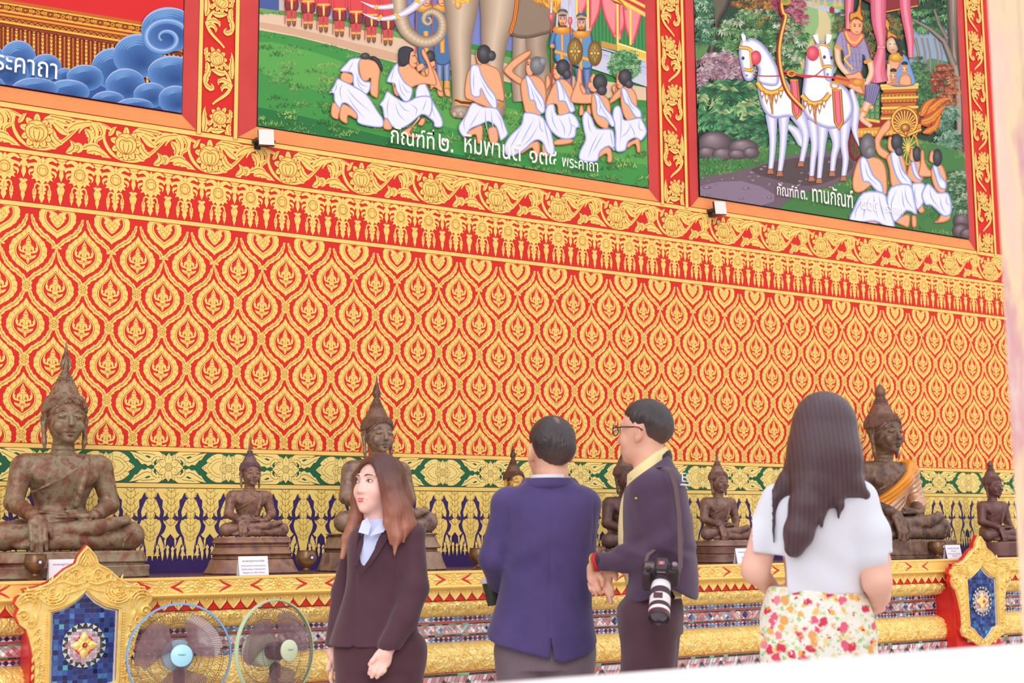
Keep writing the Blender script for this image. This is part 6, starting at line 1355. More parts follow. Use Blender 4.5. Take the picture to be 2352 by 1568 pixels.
# ================================================================== seated bronze figures
def bronze(name, cs, scale=9.0, rough=.48, metal=.25, bump=.18, bs=70):
    return mat(name, cs[0], rough=rough, metal=metal, var=cs[1:], vscale=scale, bump=bump, bscale=bs, spec=.5)
def seated_sdf():
    """body facing -y, unit ~ 1/440 of the height to the crown; legs folded, right hand over the shin, left in the lap"""
    s = SDF((-205, -150, -4), (205, 110, 402), 3.0, fx=((-52, 52, 1.5),), fy=((-66, -20, 1.5),), fz=((258, 372, 1.5),))
    # lower body
    s.ell((0, 24, 62), (88, 62, 52)); s.loft([(40, 0, 24, 84, 58), (80, 0, 22, 72, 46), (112, 0, 20, 62, 40), (150, 0, 16, 74, 46), (185, 0, 14, 88, 50), (212, 0, 14, 88, 42), (232, 0, 12, 52, 34)], k=10)
    s.cone((-90, 12, 206), (90, 12, 206), 31, k=12)
    s.ell((-38, -20, 184), (40, 14, 24), k=16); s.ell((38, -20, 184), (40, 14, 24), k=16)
    s.cone((0, 14, 226), (0, 8, 278), 29, 25, k=9)
    for z in (236, 248, 260): s.ell((0, 10, z), (29, 29, 3.5), k=2)
    for sg in (-1, 1):
        s.cone((sg * 58, 22, 44), (sg * 146, -58, 38), 40, 33, k=10); s.ell((sg * 150, -60, 36), (36, 34, 33), k=8)
    s.cone((150, -66, 28), (-50, -108, 22), 27, 19, k=4); s.cone((-152, -66, 34), (58, -106, 56), 30, 19, k=3)
    s.path([(58, -104, 58), (96, -94, 66), (132, -82, 74)], [17, 15, 10], k=5); s.ell((112, -92, 70), (26, 13, 9), k=4)
    for i in range(5): s.cone((128, -88 + 3 * i, 66 + 4 * i), (146 - i, -80 + 4 * i, 68 + 4 * i), 5, 4, k=2)
    s.path([(-50, -108, 20), (-96, -98, 16), (-126, -88, 14)], [16, 13, 8], k=5)
    # right arm, hand hanging over the shin
    s.cone((-97, 12, 200), (-116, 2, 118), 28, 23, k=8); s.cone((-116, 2, 116), (-92, -92, 84), 23, 16, k=6); s.ell((-88, -112, 66), (22, 13, 22), k=7)
    for x, z0, z1 in ((-106, 52, 4), (-95, 50, -2), (-84, 50, -3), (-73, 53, 4)):
        s.path([(x, -120, z0 + 8), (x + 1, -130, (z0 + z1) / 2), (x + 3, -129, z1)], [6.6, 5.8, 4.2], k=2.5)
    s.path([(-70, -108, 70), (-60, -120, 52), (-58, -124, 34)], [7, 6, 4.5], k=3)
    # left arm, hand open in the lap
    s.cone((97, 12, 200), (118, 4, 114), 28, 23, k=8); s.cone((118, 4, 112), (54, -70, 82), 23, 16, k=6); s.ell((28, -84, 82), (26, 20, 10), k=6)
    for i in range(4): s.path([(10, -96 + 9 * i, 84), (-18, -98 + 9 * i, 82), (-40 + 3 * i, -94 + 8 * i, 80)], [6.4, 5.6, 4.2], k=2.5)
    s.path([(30, -66, 88), (10, -60, 94), (-8, -64, 94)], [7, 6, 4.5], k=3)
    # robe edge and shoulder flap
    s.path([(44, -20, 222), (22, -36, 200), (-8, -36, 178), (-44, -30, 158), (-78, -10, 142)], 2.6, k=2.5)
    s.path([(50, -16, 228), (46, -31, 190), (34, -32, 150), (26, -24, 112)], [8, 8, 8, 9], k=2.5)
    s.ell((0, -26, 104), (4, 3, 4), k=2); s.path([(-66, -12, 96), (0, -34, 88), (66, -12, 96)], 3.4, k=3)
    for sg in (-1, 1): s.ell((sg * 44, -36, 178), (3, 2, 3), k=2)
    s.path([(142, -100, 44), (120, -112, 26), (118, -108, 8)], 3, k=3); s.path([(-120, -86, 62), (-128, -94, 34), (-118, -96, 8)], 3, k=3)
    # head
    s.ell((0, 4, 328), (45, 52, 56), k=8); s.ell((0, -12, 296), (36, 36, 34), k=12); s.ell((0, -34, 274), (15, 12, 11), k=8)
    s.cone((0, -44, 334), (0, -57, 308), 4, 6.5, k=5); s.ell((0, -56, 305), (9.5, 7, 5.5), k=3)
    for sg in (-1, 1):
        s.ell((sg * 18, -41, 326), (12.5, 8, 6.5), k=4); s.path([(sg * 4, -46, 333), (sg * 17, -44, 342), (sg * 34, -34, 335)], [2.4, 3, 2], k=2.5)
        s.ell((sg * 24, -36, 302), (13, 10, 13), k=8)
        s.cone((sg * 6, -50, 324), (sg * 30, -38, 325), 1.6, 1.4, k=1.5, mode='s')
        s.path([(sg * 47, 2, 342), (sg * 52, 8, 322), (sg * 50, 6, 296), (sg * 49, 2, 264), (sg * 47, 2, 250)], [7, 8, 6, 6, 4], k=3); s.ell((sg * 54, 2, 326), (3, 7, 13), k=2, mode='s')
        s.cone((sg * 1, -52, 287), (sg * 14, -44, 291), 3.6, 2.2, k=2)
    s.ell((0, -51, 281), (9, 5, 4), k=2.5); s.path([(-14, -47, 287), (0, -55, 285), (14, -47, 287)], 1.3, k=1, mode='s')
    s.ell((0, -40, 269), (10, 8, 7), k=4)
    return s
_body = seated_sdf().build('figure', [None], it=1).data
def hair_mesh():
    b = MB()
    s = SDF((-60, -60, 318), (60, 74, 452), 3.0)
    s.ell((0, 10, 344), (51, 54, 50)); s.ell((0, 14, 384), (34, 34, 34), k=12); s.cone((0, 14, 400), (0, 14, 438), 24, 10, k=8)
    s.cut(lambda X, Y, Z: (322 + np.clip(-Y - 4, 0, 80) * .98 + 0 * X) - Z - np.abs(X) * .0 - 10 * np.clip(np.abs(X) / 45, 0, 1) ** 3 * (Y < 0))
    V, Q = s.mesh(); b.add(V, Q)
    n = 620; ga = math.pi * (3 - math.sqrt(5))
    for i in range(n):
        z = 1 - 1.1 * (i + .5) / n; rr = math.sqrt(max(0, 1 - z * z)); a = ga * i; p = np.array([51.5 * rr * math.cos(a), 10 + 54.5 * rr * math.sin(a), 344 + 50.5 * z])
        if p[2] > 378: continue
        if p[2] < 326 + max(0, -p[1] - 4) * .98: continue
        b.ball(p, 4.6, 6, 4)
    for k in range(9):
        z = 378 + k * 7; r = np.interp(z, [378, 400, 436], [36, 26, 10]); m = max(5, int(r * 6.28 / 8))
        for j in range(m): a = 2 * math.pi * (j + .5 * (k % 2)) / m; b.ball((r * math.cos(a), 14 + r * math.sin(a), z), 4.4, 6, 4)
    return b.build('hair', [None]).data
_hair = hair_mesh()
def flame(kind):
    b = MB()
    if kind == 'flame':
        b.lathe([(11, 436), (12, 440), (8, 446), (10, 454), (8, 470), (5, 488), (3, 504), (.5, 522)], 12, (0, 14, 0))
        for k in range(4):
            a = k * math.pi / 2 + .4; b.tube([(9 * math.cos(a), 14 + 9 * math.sin(a), 446), (13 * math.cos(a + .3), 14 + 13 * math.sin(a + .3), 458), (7 * math.cos(a + .7), 14 + 7 * math.sin(a + .7), 476), (5 * math.cos(a), 14 + 5 * math.sin(a), 496)], [2, 4, 3, .6], 6)
    elif kind == 'spire': b.lathe([(14, 432), (15, 438), (9, 442), (7, 448), (9, 456), (5, 466), (3, 486), (1.6, 506), (.4, 530)], 14, (0, 14, 0))
    else: b.lathe([(10, 434), (15, 438), (17, 446), (15, 458), (8, 468), (.5, 474)], 16, (0, 14, 0))
    return b.build('finial', [None]).data
_fin = {k: flame(k) for k in ('flame', 'spire', 'bud')}
for n in list(bpy.data.objects):
    if n.type == 'MESH' and n.data in (_body, _hair, *_fin.values()): bpy.data.objects.remove(n)
def inst(name, data, m, parent, scale):
    o = bpy.data.objects.new(name, data); COL.objects.link(o); o.parent = parent; o.scale = (scale,) * 3
    if not data.materials: data.materials.append(m)
    if o.material_slots: o.material_slots[0].link = 'OBJECT'; o.material_slots[0].material = m
    return o
def tier(b, w, d, z0, z1, w2=None, d2=None, e=.006, cy=0.0):
    """one step of a plinth: rounded slab from z0 to z1"""
    w2 = w if w2 is None else w2; d2 = d if d2 is None else d2; n = 40; V = []
    rows = [(w - e, d - e, z0), (w, d, z0 + e), ((w + w2) / 2 - e * .6, (d + d2) / 2 - e * .6, (z0 + z1) / 2), (w2, d2, z1 - e), (w2 - e, d2 - e, z1)]
    for a_, b_, z in rows:
        for k in range(n):
            t = 2 * math.pi * k / n; c, s_ = math.cos(t), math.sin(t); V.append((a_ * abs(c) ** .38 * (1 if c > 0 else -1), cy + b_ * abs(s_) ** .5 * (1 if s_ > 0 else -1), z))
    Fc = [(i * n + k, i * n + (k + 1) % n, (i + 1) * n + (k + 1) % n, (i + 1) * n + k) for i in range(len(rows) - 1) for k in range(n)] + [list(range(n))[::-1], list(range((len(rows) - 1) * n, len(rows) * n))]
    b.add(V, Fc)
GRP = 'bronze seated figures on the altar'
def statue(label, px, yb, ylap, ku, fin, cols, tiers, dy=-.40, hcols=None, met=.25, extra=None, face=None):
    """px: head centre in the photo; yb, ylap: foot of plinth and foot of lap; ku: photo px per model unit"""
    w = wallpt(px, yb, dy); c = ROT.T @ (w - CAM); mpp = c[2] / F
    hp = max(.02, (yb - ylap) * mpp); sc = ku * mpp
    t = thing('seated_buddha', label, 'statue', (w[0], dy, AZ), group=GRP)
    m = bronze('bronze', cols, .024, metal=met, bs=.16)
    mh = bronze('bronze_hair', hcols or cols, .05, metal=met, bs=.2)
    for nm, da, mm in (('figure', _body, m), ('hair', _hair, mh), ('finial', _fin[fin], mh)):
        o = inst(nm, da, mm, t, sc); o.location = (0, 0, hp)
        if nm == 'figure' and face is not None: o.material_slots[0].material = face
    b = MB(); z = 0.0; tot = sum(q[2] for q in tiers)
    for wd, dp, h, w2, d2 in tiers:
        h = h / tot * (hp - .0); tier(b, wd * sc, dp * sc, z, z + h, w2 * sc, d2 * sc, min(.006, h * .25), cy=-28 * sc); z += h
    b.build('pedestal', bronze('bronze_plinth', [tuple(int(v * 1.06) for v in q) for q in cols], 9, rough=.6, metal=met * .6), t)
    if extra: extra(t, sc, hp)
    return t
def feet_small(t, sc, hp):
    for x in (-150, 150):
        b = MB(); b.tube([(x * sc - .016, -120 * sc, .0), (x * sc - .014, -124 * sc, .016), (x * sc, -126 * sc, .024), (x * sc + .014, -124 * sc, .016), (x * sc + .016, -120 * sc, .0)], .005, 8); b.build('foot', bronze('bronze_foot', [(120, 96, 92), (140, 120, 112)], 10), t)
statue('largest bronze seated Buddha with flame crown, at the left edge beside the pointed panel', 138, 1322, 1262, .945, 'flame', [(104, 60, 46), (132, 92, 72), (142, 128, 102), (120, 66, 52)],
       [(196, 112, 30, 196, 112), (184, 106, 6, 184, 106), (190, 110, 28, 182, 106)])
statue('small brown seated Buddha with a slim spire behind the white card', 572, 1316, 1233, .452, 'spire', [(92, 62, 60), (130, 94, 88), (150, 112, 84), (106, 76, 76)],
       [(222, 160, 26, 196, 136), (188, 130, 8, 186, 128), (196, 138, 14, 178, 122), (176, 120, 6, 176, 120), (188, 130, 12, 180, 124)], dy=-.44, hcols=[(96, 68, 72), (124, 92, 94)])
statue('tall brown seated Buddha partly hidden behind the long-haired woman in a black suit', 868, 1300, 1216, .705, 'flame', [(94, 70, 66), (126, 100, 92), (150, 124, 100), (112, 84, 80)],
       [(196, 140, 34, 180, 124), (170, 116, 6, 170, 116), (180, 126, 22, 166, 112), (164, 112, 6, 172, 118)], hcols=[(104, 72, 58), (130, 96, 80)])
statue('small gilded-faced seated Buddha peeping past the shoulder of the blue blazer', 1184, 1299, 1252, .455, 'flame', [(150, 98, 40), (206, 158, 76), (226, 184, 100), (130, 84, 50)],
       [(200, 140, 20, 190, 130), (186, 128, 16, 180, 122)], hcols=[(92, 62, 50), (120, 88, 66)], met=.45)
statue('dark seated Buddha mostly hidden behind the man in the dark jacket', 1442, 1294, 1258, .50, 'bud', [(78, 54, 52), (104, 76, 72)], [(190, 134, 20, 184, 126)], hcols=[(92, 66, 60), (120, 92, 80)])
statue('small slender brown seated Buddha between the dark jacket and the long black hair', 1657, 1290, 1240, .415, 'spire', [(96, 66, 58), (128, 94, 84), (146, 112, 100)],
       [(170, 136, 20, 164, 128), (158, 124, 18, 164, 130), (168, 134, 14, 160, 126)])
def sash(t, sc, hp):
    """bright cloth wound from the left shoulder across the chest"""
    s = SDF((-100, -100, 70), (150, 80, 250), 2.6)
    s.loft([(60, 0, 22, 94, 72), (80, 0, 20, 84, 60), (112, 0, 18, 75, 55), (150, 0, 14, 86, 60), (185, 0, 12, 98, 64), (212, 0, 12, 98, 54), (240, 0, 12, 60, 44)]); s.cone((-90, 12, 206), (97, 12, 206), 33, 40, k=12)
    s.ell((38, -24, 182), (46, 23, 32), k=14); s.ell((-38, -24, 182), (46, 23, 32), k=14); s.cone((100, 12, 200), (122, 4, 118), 34, 31, k=8); s.cone((122, 4, 116), (104, -18, 104), 31, 28, k=6)
    band = lambda X, Y, Z: (Z - 150) * .80 - X * .62     # slanting upper edge
    s.warp(lambda X, Y, Z: 1.2 * np.sin((band(X, Y, Z)) * .5 + X * .05), (-100, -100, 70), (150, 80, 250))
    full = s.f.copy()
    g = lambda X, Y, Z: np.maximum(band(X, Y, Z) - 16, 78 + np.clip(-X - 10, 0, 99) * .0 - Z)
    s.cut(lambda X, Y, Z: np.maximum(g(X, Y, Z), -(band(X, Y, Z) + 18)))
    o = s.build('sash', mat('gold_satin', (226, 130, 18), rough=.3, var=(240, 158, 40), vscale=.03, spec=.6), t, sc); o.location = (0, 0, hp)
    s.f = full; s.cut(lambda X, Y, Z: np.maximum(g(X, Y, Z), band(X, Y, Z) + 18)); s.warp(lambda X, Y, Z: np.full_like(X + Y + Z, -.6), (-100, -100, 70), (150, 80, 250))
    o = s.build('sequin_cloth', mat('sequin_cloth', (206, 150, 96), rough=.22, var=[(214, 170, 140), (176, 112, 70), (236, 220, 214)], vscale=.3, metal=.35, bump=.5, bscale=.5, spec=.8), t, sc); o.location = (0, 0, hp)
statue('big dark seated Buddha wearing a golden sash and glittering cloth', 2046, 1281, 1240, .765, 'bud', [(70, 50, 46), (100, 74, 66), (128, 100, 80), (84, 60, 56)],
       [(196, 108, 10, 196, 108), (188, 104, 44, 186, 103)], hcols=[(104, 70, 58), (134, 98, 82)], extra=sash)
statue('small maroon seated Buddha at the right edge, half hidden by the blurred pillar', 2290, 1279, 1247, .395, 'bud', [(98, 62, 60), (124, 86, 82)], [(170, 130, 30, 166, 124)])
# ================================================================== the four visitors
def cloth(name, c, v, bscale=900, rough=.85): return mat(name, c, rough=rough, var=v, vscale=6, bump=.12, bscale=bscale, spec=.25, sheen=.2)
M_skin = mat('skin', vcol=True, rough=.5, spec=.35, bump=.03, bscale=400)
M_eye = mat('eye_white', (240, 234, 232), rough=.2); M_iris = mat('iris', (52, 32, 28), rough=.1, spec=.8); M_lip = mat('lips', (216, 112, 116), rough=.4); M_brow = mat('brow', (92, 58, 54), rough=.8)
M_shoe = mat('shoe_leather', (46, 36, 38), rough=.35)
class Fig:
    """a person standing at photo column px, depth Z; local axes: x to the right in view, y away, z up"""
    def __init__(s, px, Z, label):
        r = ray(px, 1229.0); r = r / (r[:2] @ r[:2]) ** .5
        fwd = np.array([r[0], r[1]]); s.ey = np.array([fwd[0], fwd[1], 0]); s.ex = np.array([fwd[1], -fwd[0], 0])
        cf = ROT[:, 2]; dist = Z / (cf @ np.array([r[0], r[1], r[2]])); s.O = CAM + s.ey * dist; s.O[2] = 0
        s.mpp = Z / F; s.t = thing('person', label, 'person', tuple(s.O), math.atan2(s.ex[1], s.ex[0]))
    def P(s, x, y, d=0.0):
        r = ray(x, y); k = ((s.O - CAM) @ s.ey + d) / (r @ s.ey); q = CAM + r * k - s.O
        return np.array([q @ s.ex, d, q[2]])
    def R(s, px): return px * s.mpp
def rotz(a): c, n = math.cos(a), math.sin(a); return np.array([[c, -n, 0], [n, c, 0], [0, 0, 1.0]])
def rotx(a): c, n = math.cos(a), math.sin(a); return np.array([[1, 0, 0], [0, c, -n], [0, n, c]])
class Head:
    def __init__(s, c, k=1.0, yaw=0.0, pitch=0.0): s.c = np.asarray(c, float); s.k = k; s.M = rotz(yaw) @ rotx(pitch)
    def p(s, *q): return s.c + s.M @ (np.array(q, float) * s.k)
    def e(s, S, q, r, k=0.0, mode='u'): S.ell(s.p(*q), np.array(r) * s.k, k * s.k, mode, s.M)
    def n(s, S, a, b, ra, rb=None, k=0.0, mode='u'): S.cone(s.p(*a), s.p(*b), ra * s.k, (ra if rb is None else rb) * s.k, k * s.k, mode)
    def skull(s, S, neck=True):
        s.e(S, (0, .014, .030), (.074, .092, .086)); s.e(S, (0, -.030, -.030), (.061, .062, .074), .03); s.e(S, (0, -.044, -.076), (.042, .042, .036), .025); s.e(S, (0, -.068, -.098), (.020, .017, .015), .018)
        for g in (-1, 1):
            s.e(S, (g * .036, -.056, -.030), (.024, .024, .028), .018); s.e(S, (g * .032, -.088, .010), (.017, .013, .010), .008, 's')
            s.n(S, (g * .014, -.080, .034), (g * .044, -.068, .034), .006, .005, .022)
            s.e(S, (g * .077, .012, -.006), (.009, .019, .031), .006); s.e(S, (g * .084, .006, -.004), (.006, .011, .020), .003, 's'); s.e(S, (g * .076, .004, -.033), (.007, .010, .010), .004)
            s.e(S, (g * .012, -.089, -.032), (.009, .010, .008), .006)
        s.n(S, (0, -.082, .014), (0, -.099, -.028), .006, .0095, .012)
        s.n(S, (-.018, -.083, -.060), (.018, -.083, -.060), .0065, k=.006); s.n(S, (-.015, -.084, -.070), (.015, -.084, -.070), .0075, k=.006)
        if neck: s.n(S, (0, .020, -.06), (0, .018, -.20), .053, .057, .03)
def skin_col(base=(244, 190, 164), blush=(240, 160, 146)):
    b, r = lin(base), lin(blush)
    def f(V):
        n = np.sin(V[:, 0] * 60 + np.sin(V[:, 2] * 45)) * np.sin(V[:, 2] * 52 + V[:, 1] * 40); w = (.5 + .5 * n)[:, None] * .35
        return b * (1 - w) + r * w
    return f
def body(fg, hd, J, base, fine=(), hands=(), build=1.0, name='body'):
    """one skin: head, trunk, arms, legs; J gives joints in local metres"""
    pts = np.array([q for v in J.values() for q in v] + [hd.c])
    lo = pts.min(0) - .14; hi = pts.max(0) + .16; lo[2] = .0
    c = hd.c; k = hd.k
    fx = [(c[0] - .11 * k, c[0] + .11 * k, .0034)] + [(q[0] - .07, q[0] + .07, .0042) for q in fine]; fy = [(c[1] - .13 * k, c[1] + .12 * k, .0034)] + [(q[1] - .06, q[1] + .06, .0042) for q in fine]
    fz = [(c[2] - .14 * k, c[2] + .13 * k, .0034)] + [(q[2] - .09, q[2] + .09, .0042) for q in fine]
    S = SDF(lo, hi, .011, fx, fy, fz)
    sh = (J['arm_l'][0] + J['arm_r'][0]) / 2; hp = (J['leg_l'][0] + J['leg_r'][0]) / 2; wv = J['arm_r'][0] - J['arm_l'][0]
    a = J['arm_l'][0] + wv * .12 + [0, 0, -.03]; e = J['arm_r'][0] - wv * .12 + [0, 0, -.03]
    S.cone(a, e, .05 * build); S.ell((sh * .7 + hp * .3), (.125 * build, .085 * build, .17), .05); S.ell((sh * .3 + hp * .7), (.11 * build, .08 * build, .14), .05); S.ell(hp + [0, 0, .03], (.13 * build, .09 * build, .10), .04)
    S.cone(sh + [0, 0, -.02], (hd.p(0, .03, -.10)), .06, .052, .04)
    for g in ('l', 'r'):
        q = J['arm_' + g]; S.path(q[:3], [.044 * build, .036 * build, .026], .02)
        q = J['leg_' + g]; S.path(q[:3], [.075 * build, .05 * build, .036], .02); S.cone(q[2] + [0, 0, -.02], q[2] + J['toe'][0] * .16 + [0, 0, -.04], .034, .026, .02)
    hd.skull(S)
    for h in hands: h(S)
    return S.build(name, M_skin, fg.t, col=skin_col(*base))
def legs(fg, px_l, px_r, y_hip, d=0.0, toe=(0, 1, 0)):
    l, r = fg.P(px_l, y_hip, d), fg.P(px_r, y_hip, d); t = np.array(toe, float)
    return dict(leg_l=[l, np.array([l[0], l[1] - .0, .46]) + t * .015, np.array([l[0], l[1], .085])], leg_r=[r, np.array([r[0], r[1], .46]) + t * .015, np.array([r[0], r[1], .085])], toe=[t])
def shoes(fg, J, m=None):
    for g in ('l', 'r'):
        a = J['leg_' + g][2]; t = J['toe'][0]; b = MB(); M = Matrix(((t[1], t[0], 0), (-t[0], t[1], 0), (0, 0, 1)))
        prof = []
        for k in range(9):
            u = k / 8; y = -.07 + .26 * u; w = .040 + .010 * math.sin(u * math.pi) - (.014 if k in (0, 8) else 0); h = .085 - .045 * u
            prof.append((y, w, max(.03, h)))
        V = []; n = 10
        for y, w, h in prof:
            for j in range(n): an = math.pi * j / (n - 1); V.append((w * math.cos(an), y, h * math.sin(an) ** .7))
        F_ = [(i * n + j, i * n + j + 1, (i + 1) * n + j + 1, (i + 1) * n + j) for i in range(8) for j in range(n - 1)] + [(i * n, (i + 1) * n, (i + 1) * n + n - 1, i * n + n - 1) for i in range(8)] + [list(range(n)), list(range(8 * n, 9 * n))[::-1]]
        b.add([Vector((a[0], a[1], 0)) + M @ Vector(v) for v in V], F_); b.build('shoe', m or M_shoe, fg.t)
def trousers(fg, J, waist, m, r=(.115, .085, .065), h=.009, name='trousers', hem=.06, wx=None, wy=None):
    q = np.array(J['leg_l'] + J['leg_r'] + [waist]); lo, hi = q.min(0) - .22, q.max(0) + .22; lo[2] = .02
    S = SDF(lo, hi, h); hp = (J['leg_l'][0] + J['leg_r'][0]) / 2; w = np.linalg.norm(J['leg_r'][0] - J['leg_l'][0]) / 2
    wx = wx or w + r[0] * .9; wy = wy or r[0] * 1.15
    S.loft([(hp[2] - .06, hp[0], hp[1], wx, wy), (hp[2] + .04, hp[0], hp[1], wx * 1.03, wy * 1.03), (waist[2], waist[0], waist[1], wx * .85, wy * .86), (waist[2] + .04, waist[0], waist[1], wx * .83, wy * .84)])
    for g in ('l', 'r'):
        a, k, e = J['leg_' + g]; S.path([a, k, e * [1, 1, 0] + [0, 0, hem]], [r[0], r[1], r[2]], .02)
    S.warp(lambda X, Y, Z: .0035 * np.sin(Z * 34 + 3 * np.sin(X * 26)) * np.clip((hp[2] - Z) / .2, 0, 1), lo, hi); S.cut(lambda X, Y, Z: hem - Z + 0 * X + 0 * Y)
    return S.build(name, m, fg.t)
def folds(S, lo, hi, amp, f):
    S.warp(lambda X, Y, Z: amp * f(X, Y, Z), lo, hi)
def short_hair(fg, hd, m, crown=(0, .05, .105), low=-.035, spot=None):
    c = hd.c; k = hd.k; S = SDF(c - .16 * k, c + .16 * k, .0042)
    hd.e(S, (0, .018, .038), (.081, .098, .089)); hd.e(S, (0, .060, .004), (.070, .054, .062), .03)
    Mi = hd.M.T
    def loc(X, Y, Z): x, y, z = X - c[0], Y - c[1], Z - c[2]; return [(Mi[i, 0] * x + Mi[i, 1] * y + Mi[i, 2] * z) / k for i in range(3)]
    def lim(X, Y, Z):
        x, y, z = loc(X, Y, Z)
        side = np.where(y < -.02, .045 + np.clip(-y - .02, 0, .1) * .5, np.where(y < .034, .026 - (y - -.02) * .1, low - .030 + np.clip(np.abs(x) / .066, 0, 1.3) ** 2 * .034))
        return (side - z) * k
    S.warp(lambda X, Y, Z: .007 * np.clip(1 + lim(X, Y, Z) / .045, 0, 1) ** 1.5, c - .2, c + .2); S.cut(lim)
    def strands(X, Y, Z):
        x, y, z = loc(X, Y, Z); a = np.arctan2(x - crown[0], y - crown[1] + 1e-4); return .0022 * np.sin(a * 40 + 6 * np.sin(a * 5) + z * 60) * np.clip((crown[2] - z) / .03, .2, 1)
    S.warp(strands, c - .2, c + .2)
    dk = lin((52, 40, 44)); sp = lin((206, 160, 142))
    def col(V):
        q = ((V - c) @ hd.M) / k; d = np.sqrt(((q[:, 0] - crown[0]) * 1.5) ** 2 + ((q[:, 1] - crown[1]) * .7) ** 2 + ((q[:, 2] - crown[2]) * .7) ** 2); w = np.clip(1 - d / .020, 0, 1)[:, None] * (spot or 0)
        lo_ = np.clip((low + .045 - q[:, 2]) / .05, 0, 1)[:, None] * .25
        return (dk * (1 - w) + sp * w) * (1 - lo_) + sp * .5 * lo_
    return S.build('hair', m, fg.t, col=col)
M_hair = mat('dark_hair', vcol=True, rough=.36, spec=.6, bump=.25, bscale=26, aniso=(22, 22, 2.0))

# ------------------------------------------------ man in the navy blazer, seen from behind
fg = Fig(1262, 5.7, 'person in a navy blazer and grey trousers seen from behind, holding a coffee cup'); P, R = fg.P, fg.R
hd = Head(P(1264, 1035, .02), 1.13, math.radians(-158), -.06)
J = dict(arm_l=[P(1172, 1158, .02), P(1130, 1292, .02), P(1176, 1352, .15)], arm_r=[P(1340, 1162, .02), P(1333, 1284, .02), P(1290, 1336, .17)], **legs(fg, 1204, 1300, 1500, .02))
def hand_cup(S):
    w = P(1160, 1362, .15); S.cone(P(1178, 1352, .16), w, .026, .030, .02); S.ell(w, (.036, .022, .030), .012)
    for i, z in enumerate((1346, 1357, 1368, 1378)): S.path([P(1152, z, .17), P(1138, z + 1, .185), P(1124, z + 2, .18)], [.010, .009, .008], .004)
    S.path([P(1158, 1350, .13), P(1150, 1346, .105), P(1142, 1348, .10)], [.011, .010, .008], .004)
def hand_fold(S):
    w = P(1262, 1330, .19); S.cone(P(1290, 1336, .17), w, .026, .028, .02); S.ell(w, (.042, .020, .034), .012)
    for i in range(4): S.path([w + [-.03, .0, .024 - .016 * i], w + [-.062, .004, .022 - .016 * i], w + [-.084 + .006 * abs(i - 1), -.008, .020 - .016 * i]], [.0095, .009, .0075], .004)
    S.path([w + [-.01, -.01, .03], w + [-.035, -.015, .048]], [.011, .009], .004)
body(fg, hd, J, ((240, 190, 166), (232, 160, 138)), (P(1130, 1360, .13),), (hand_cup, hand_fold))
short_hair(fg, hd, M_hair, crown=(.004, .062, .104), low=-.028, spot=.6)
M_blazer = cloth('navy_blazer', (84, 70, 124), (74, 62, 112))  # navy lifted towards violet: lens veil mixed into the cloth colour
lo = P(1090, 1545, -.26) + [-.05, 0, -.02]; hi = P(1400, 1085, .30) + [.05, 0, .02]
S = SDF((lo[0], -.22, lo[2]), (hi[0], .30, hi[2]), .0062)
def sec(y, cx, rx, ry, d=0.0): q = P(cx, y, d); return (q[2], q[0], d, R(rx), ry)
S.loft([sec(1540, 1240, 131, .168, .01), sec(1480, 1240, 130, .165, .01), sec(1420, 1246, 117, .150, .015), sec(1350, 1253, 105, .138, .02), sec(1280, 1258, 103, .140, .02), sec(1210, 1264, 108, .145, .02), sec(1160, 1266, 108, .132, .02), sec(1130, 1266, 92, .108, .02), sec(1112, 1262, 66, .098, .015), sec(1104, 1262, 56, .090, .01)], n=2.3)
for g, q in (('l', [(1172, 1160, .02), (1134, 1282, .0), (1150, 1330, .12), (1186, 1352, .16)]), ('r', [(1334, 1160, .02), (1333, 1276, .02), (1326, 1312, .08), (1296, 1336, .17)])):
    S.path([P(*v) for v in q], [R(40), R(34), R(31), R(25)], .016); S.ell(P(q[0][0], q[0][1] - 4, .02), (R(44), .07, R(36)), .03)
S.cone(P(1212, 1112, .035), P(1312, 1112, .035), .028, k=.02)
# folds, centre seam, vent, cut hem
sx, sz = P(1264, 1300)[0], P(1264, 1300)[2]
S.warp(lambda X, Y, Z: .0035 * np.sin((Z - sz) * 46 + (X - sx) * 46 + 2 * np.sin(X * 30)) * np.exp(-((X - P(1180, 1300)[0]) / .09) ** 2 - ((Z - P(0, 1300)[2]) / .10) ** 2), lo - .3, hi + .3)
S.warp(lambda X, Y, Z: .0045 * np.sin((Z - sz) * 40 - (X - sx) * 30) * np.exp(-((X - P(1210, 1290)[0]) / .10) ** 2 - ((Z - P(0, 1280)[2]) / .07) ** 2) + .003 * np.sin((Z - sz) * 26 + (X - sx) * 40) * np.exp(-((X - P(1330, 1400)[0]) / .09) ** 2 - ((Z - P(0, 1390)[2]) / .12) ** 2), lo - .3, hi + .3)
vx = P(1264, 1300)[0]; vz = P(1268, 1455)[2]; S.warp(lambda X, Y, Z: .004 * np.exp(-((X - vx - (Z - sz) * .03) / .004) ** 2) * (Y < 0) * (Z > vz), lo - .3, hi + .3)
S.cut(lambda X, Y, Z: np.where(Y < .0, .012 - np.abs(X - vx - .012 * 0 - (vz - Z) * .05) - .012 + np.clip(vz - Z, 0, 1) * .085, -1.0) + np.where(Z > vz, -1.0, 0.0))
hz0 = P(0, 1531, -.16)[2]; S.cut(lambda X, Y, Z: hz0 + np.abs(X - P(1276, 0)[0]) * np.where(X < P(1276, 0)[0], .26, .30) + np.clip(Y + .1, 0, .2) * .3 - Z)
for g, x in ((-1, 1176), (1, 1352)): ax_ = P(x, 1200)[0]; S.warp(lambda X, Y, Z, a=ax_, g=g: .0028 * np.exp(-((X - a - g * .02 * np.sin((Z - sz) * 6)) / .004) ** 2) * (Y < .06) * (Z > P(0, 1260)[2]) * (Z < P(0, 1135)[2]), lo - .3, hi + .3)
bl = S.build('blazer', M_blazer, fg.t)
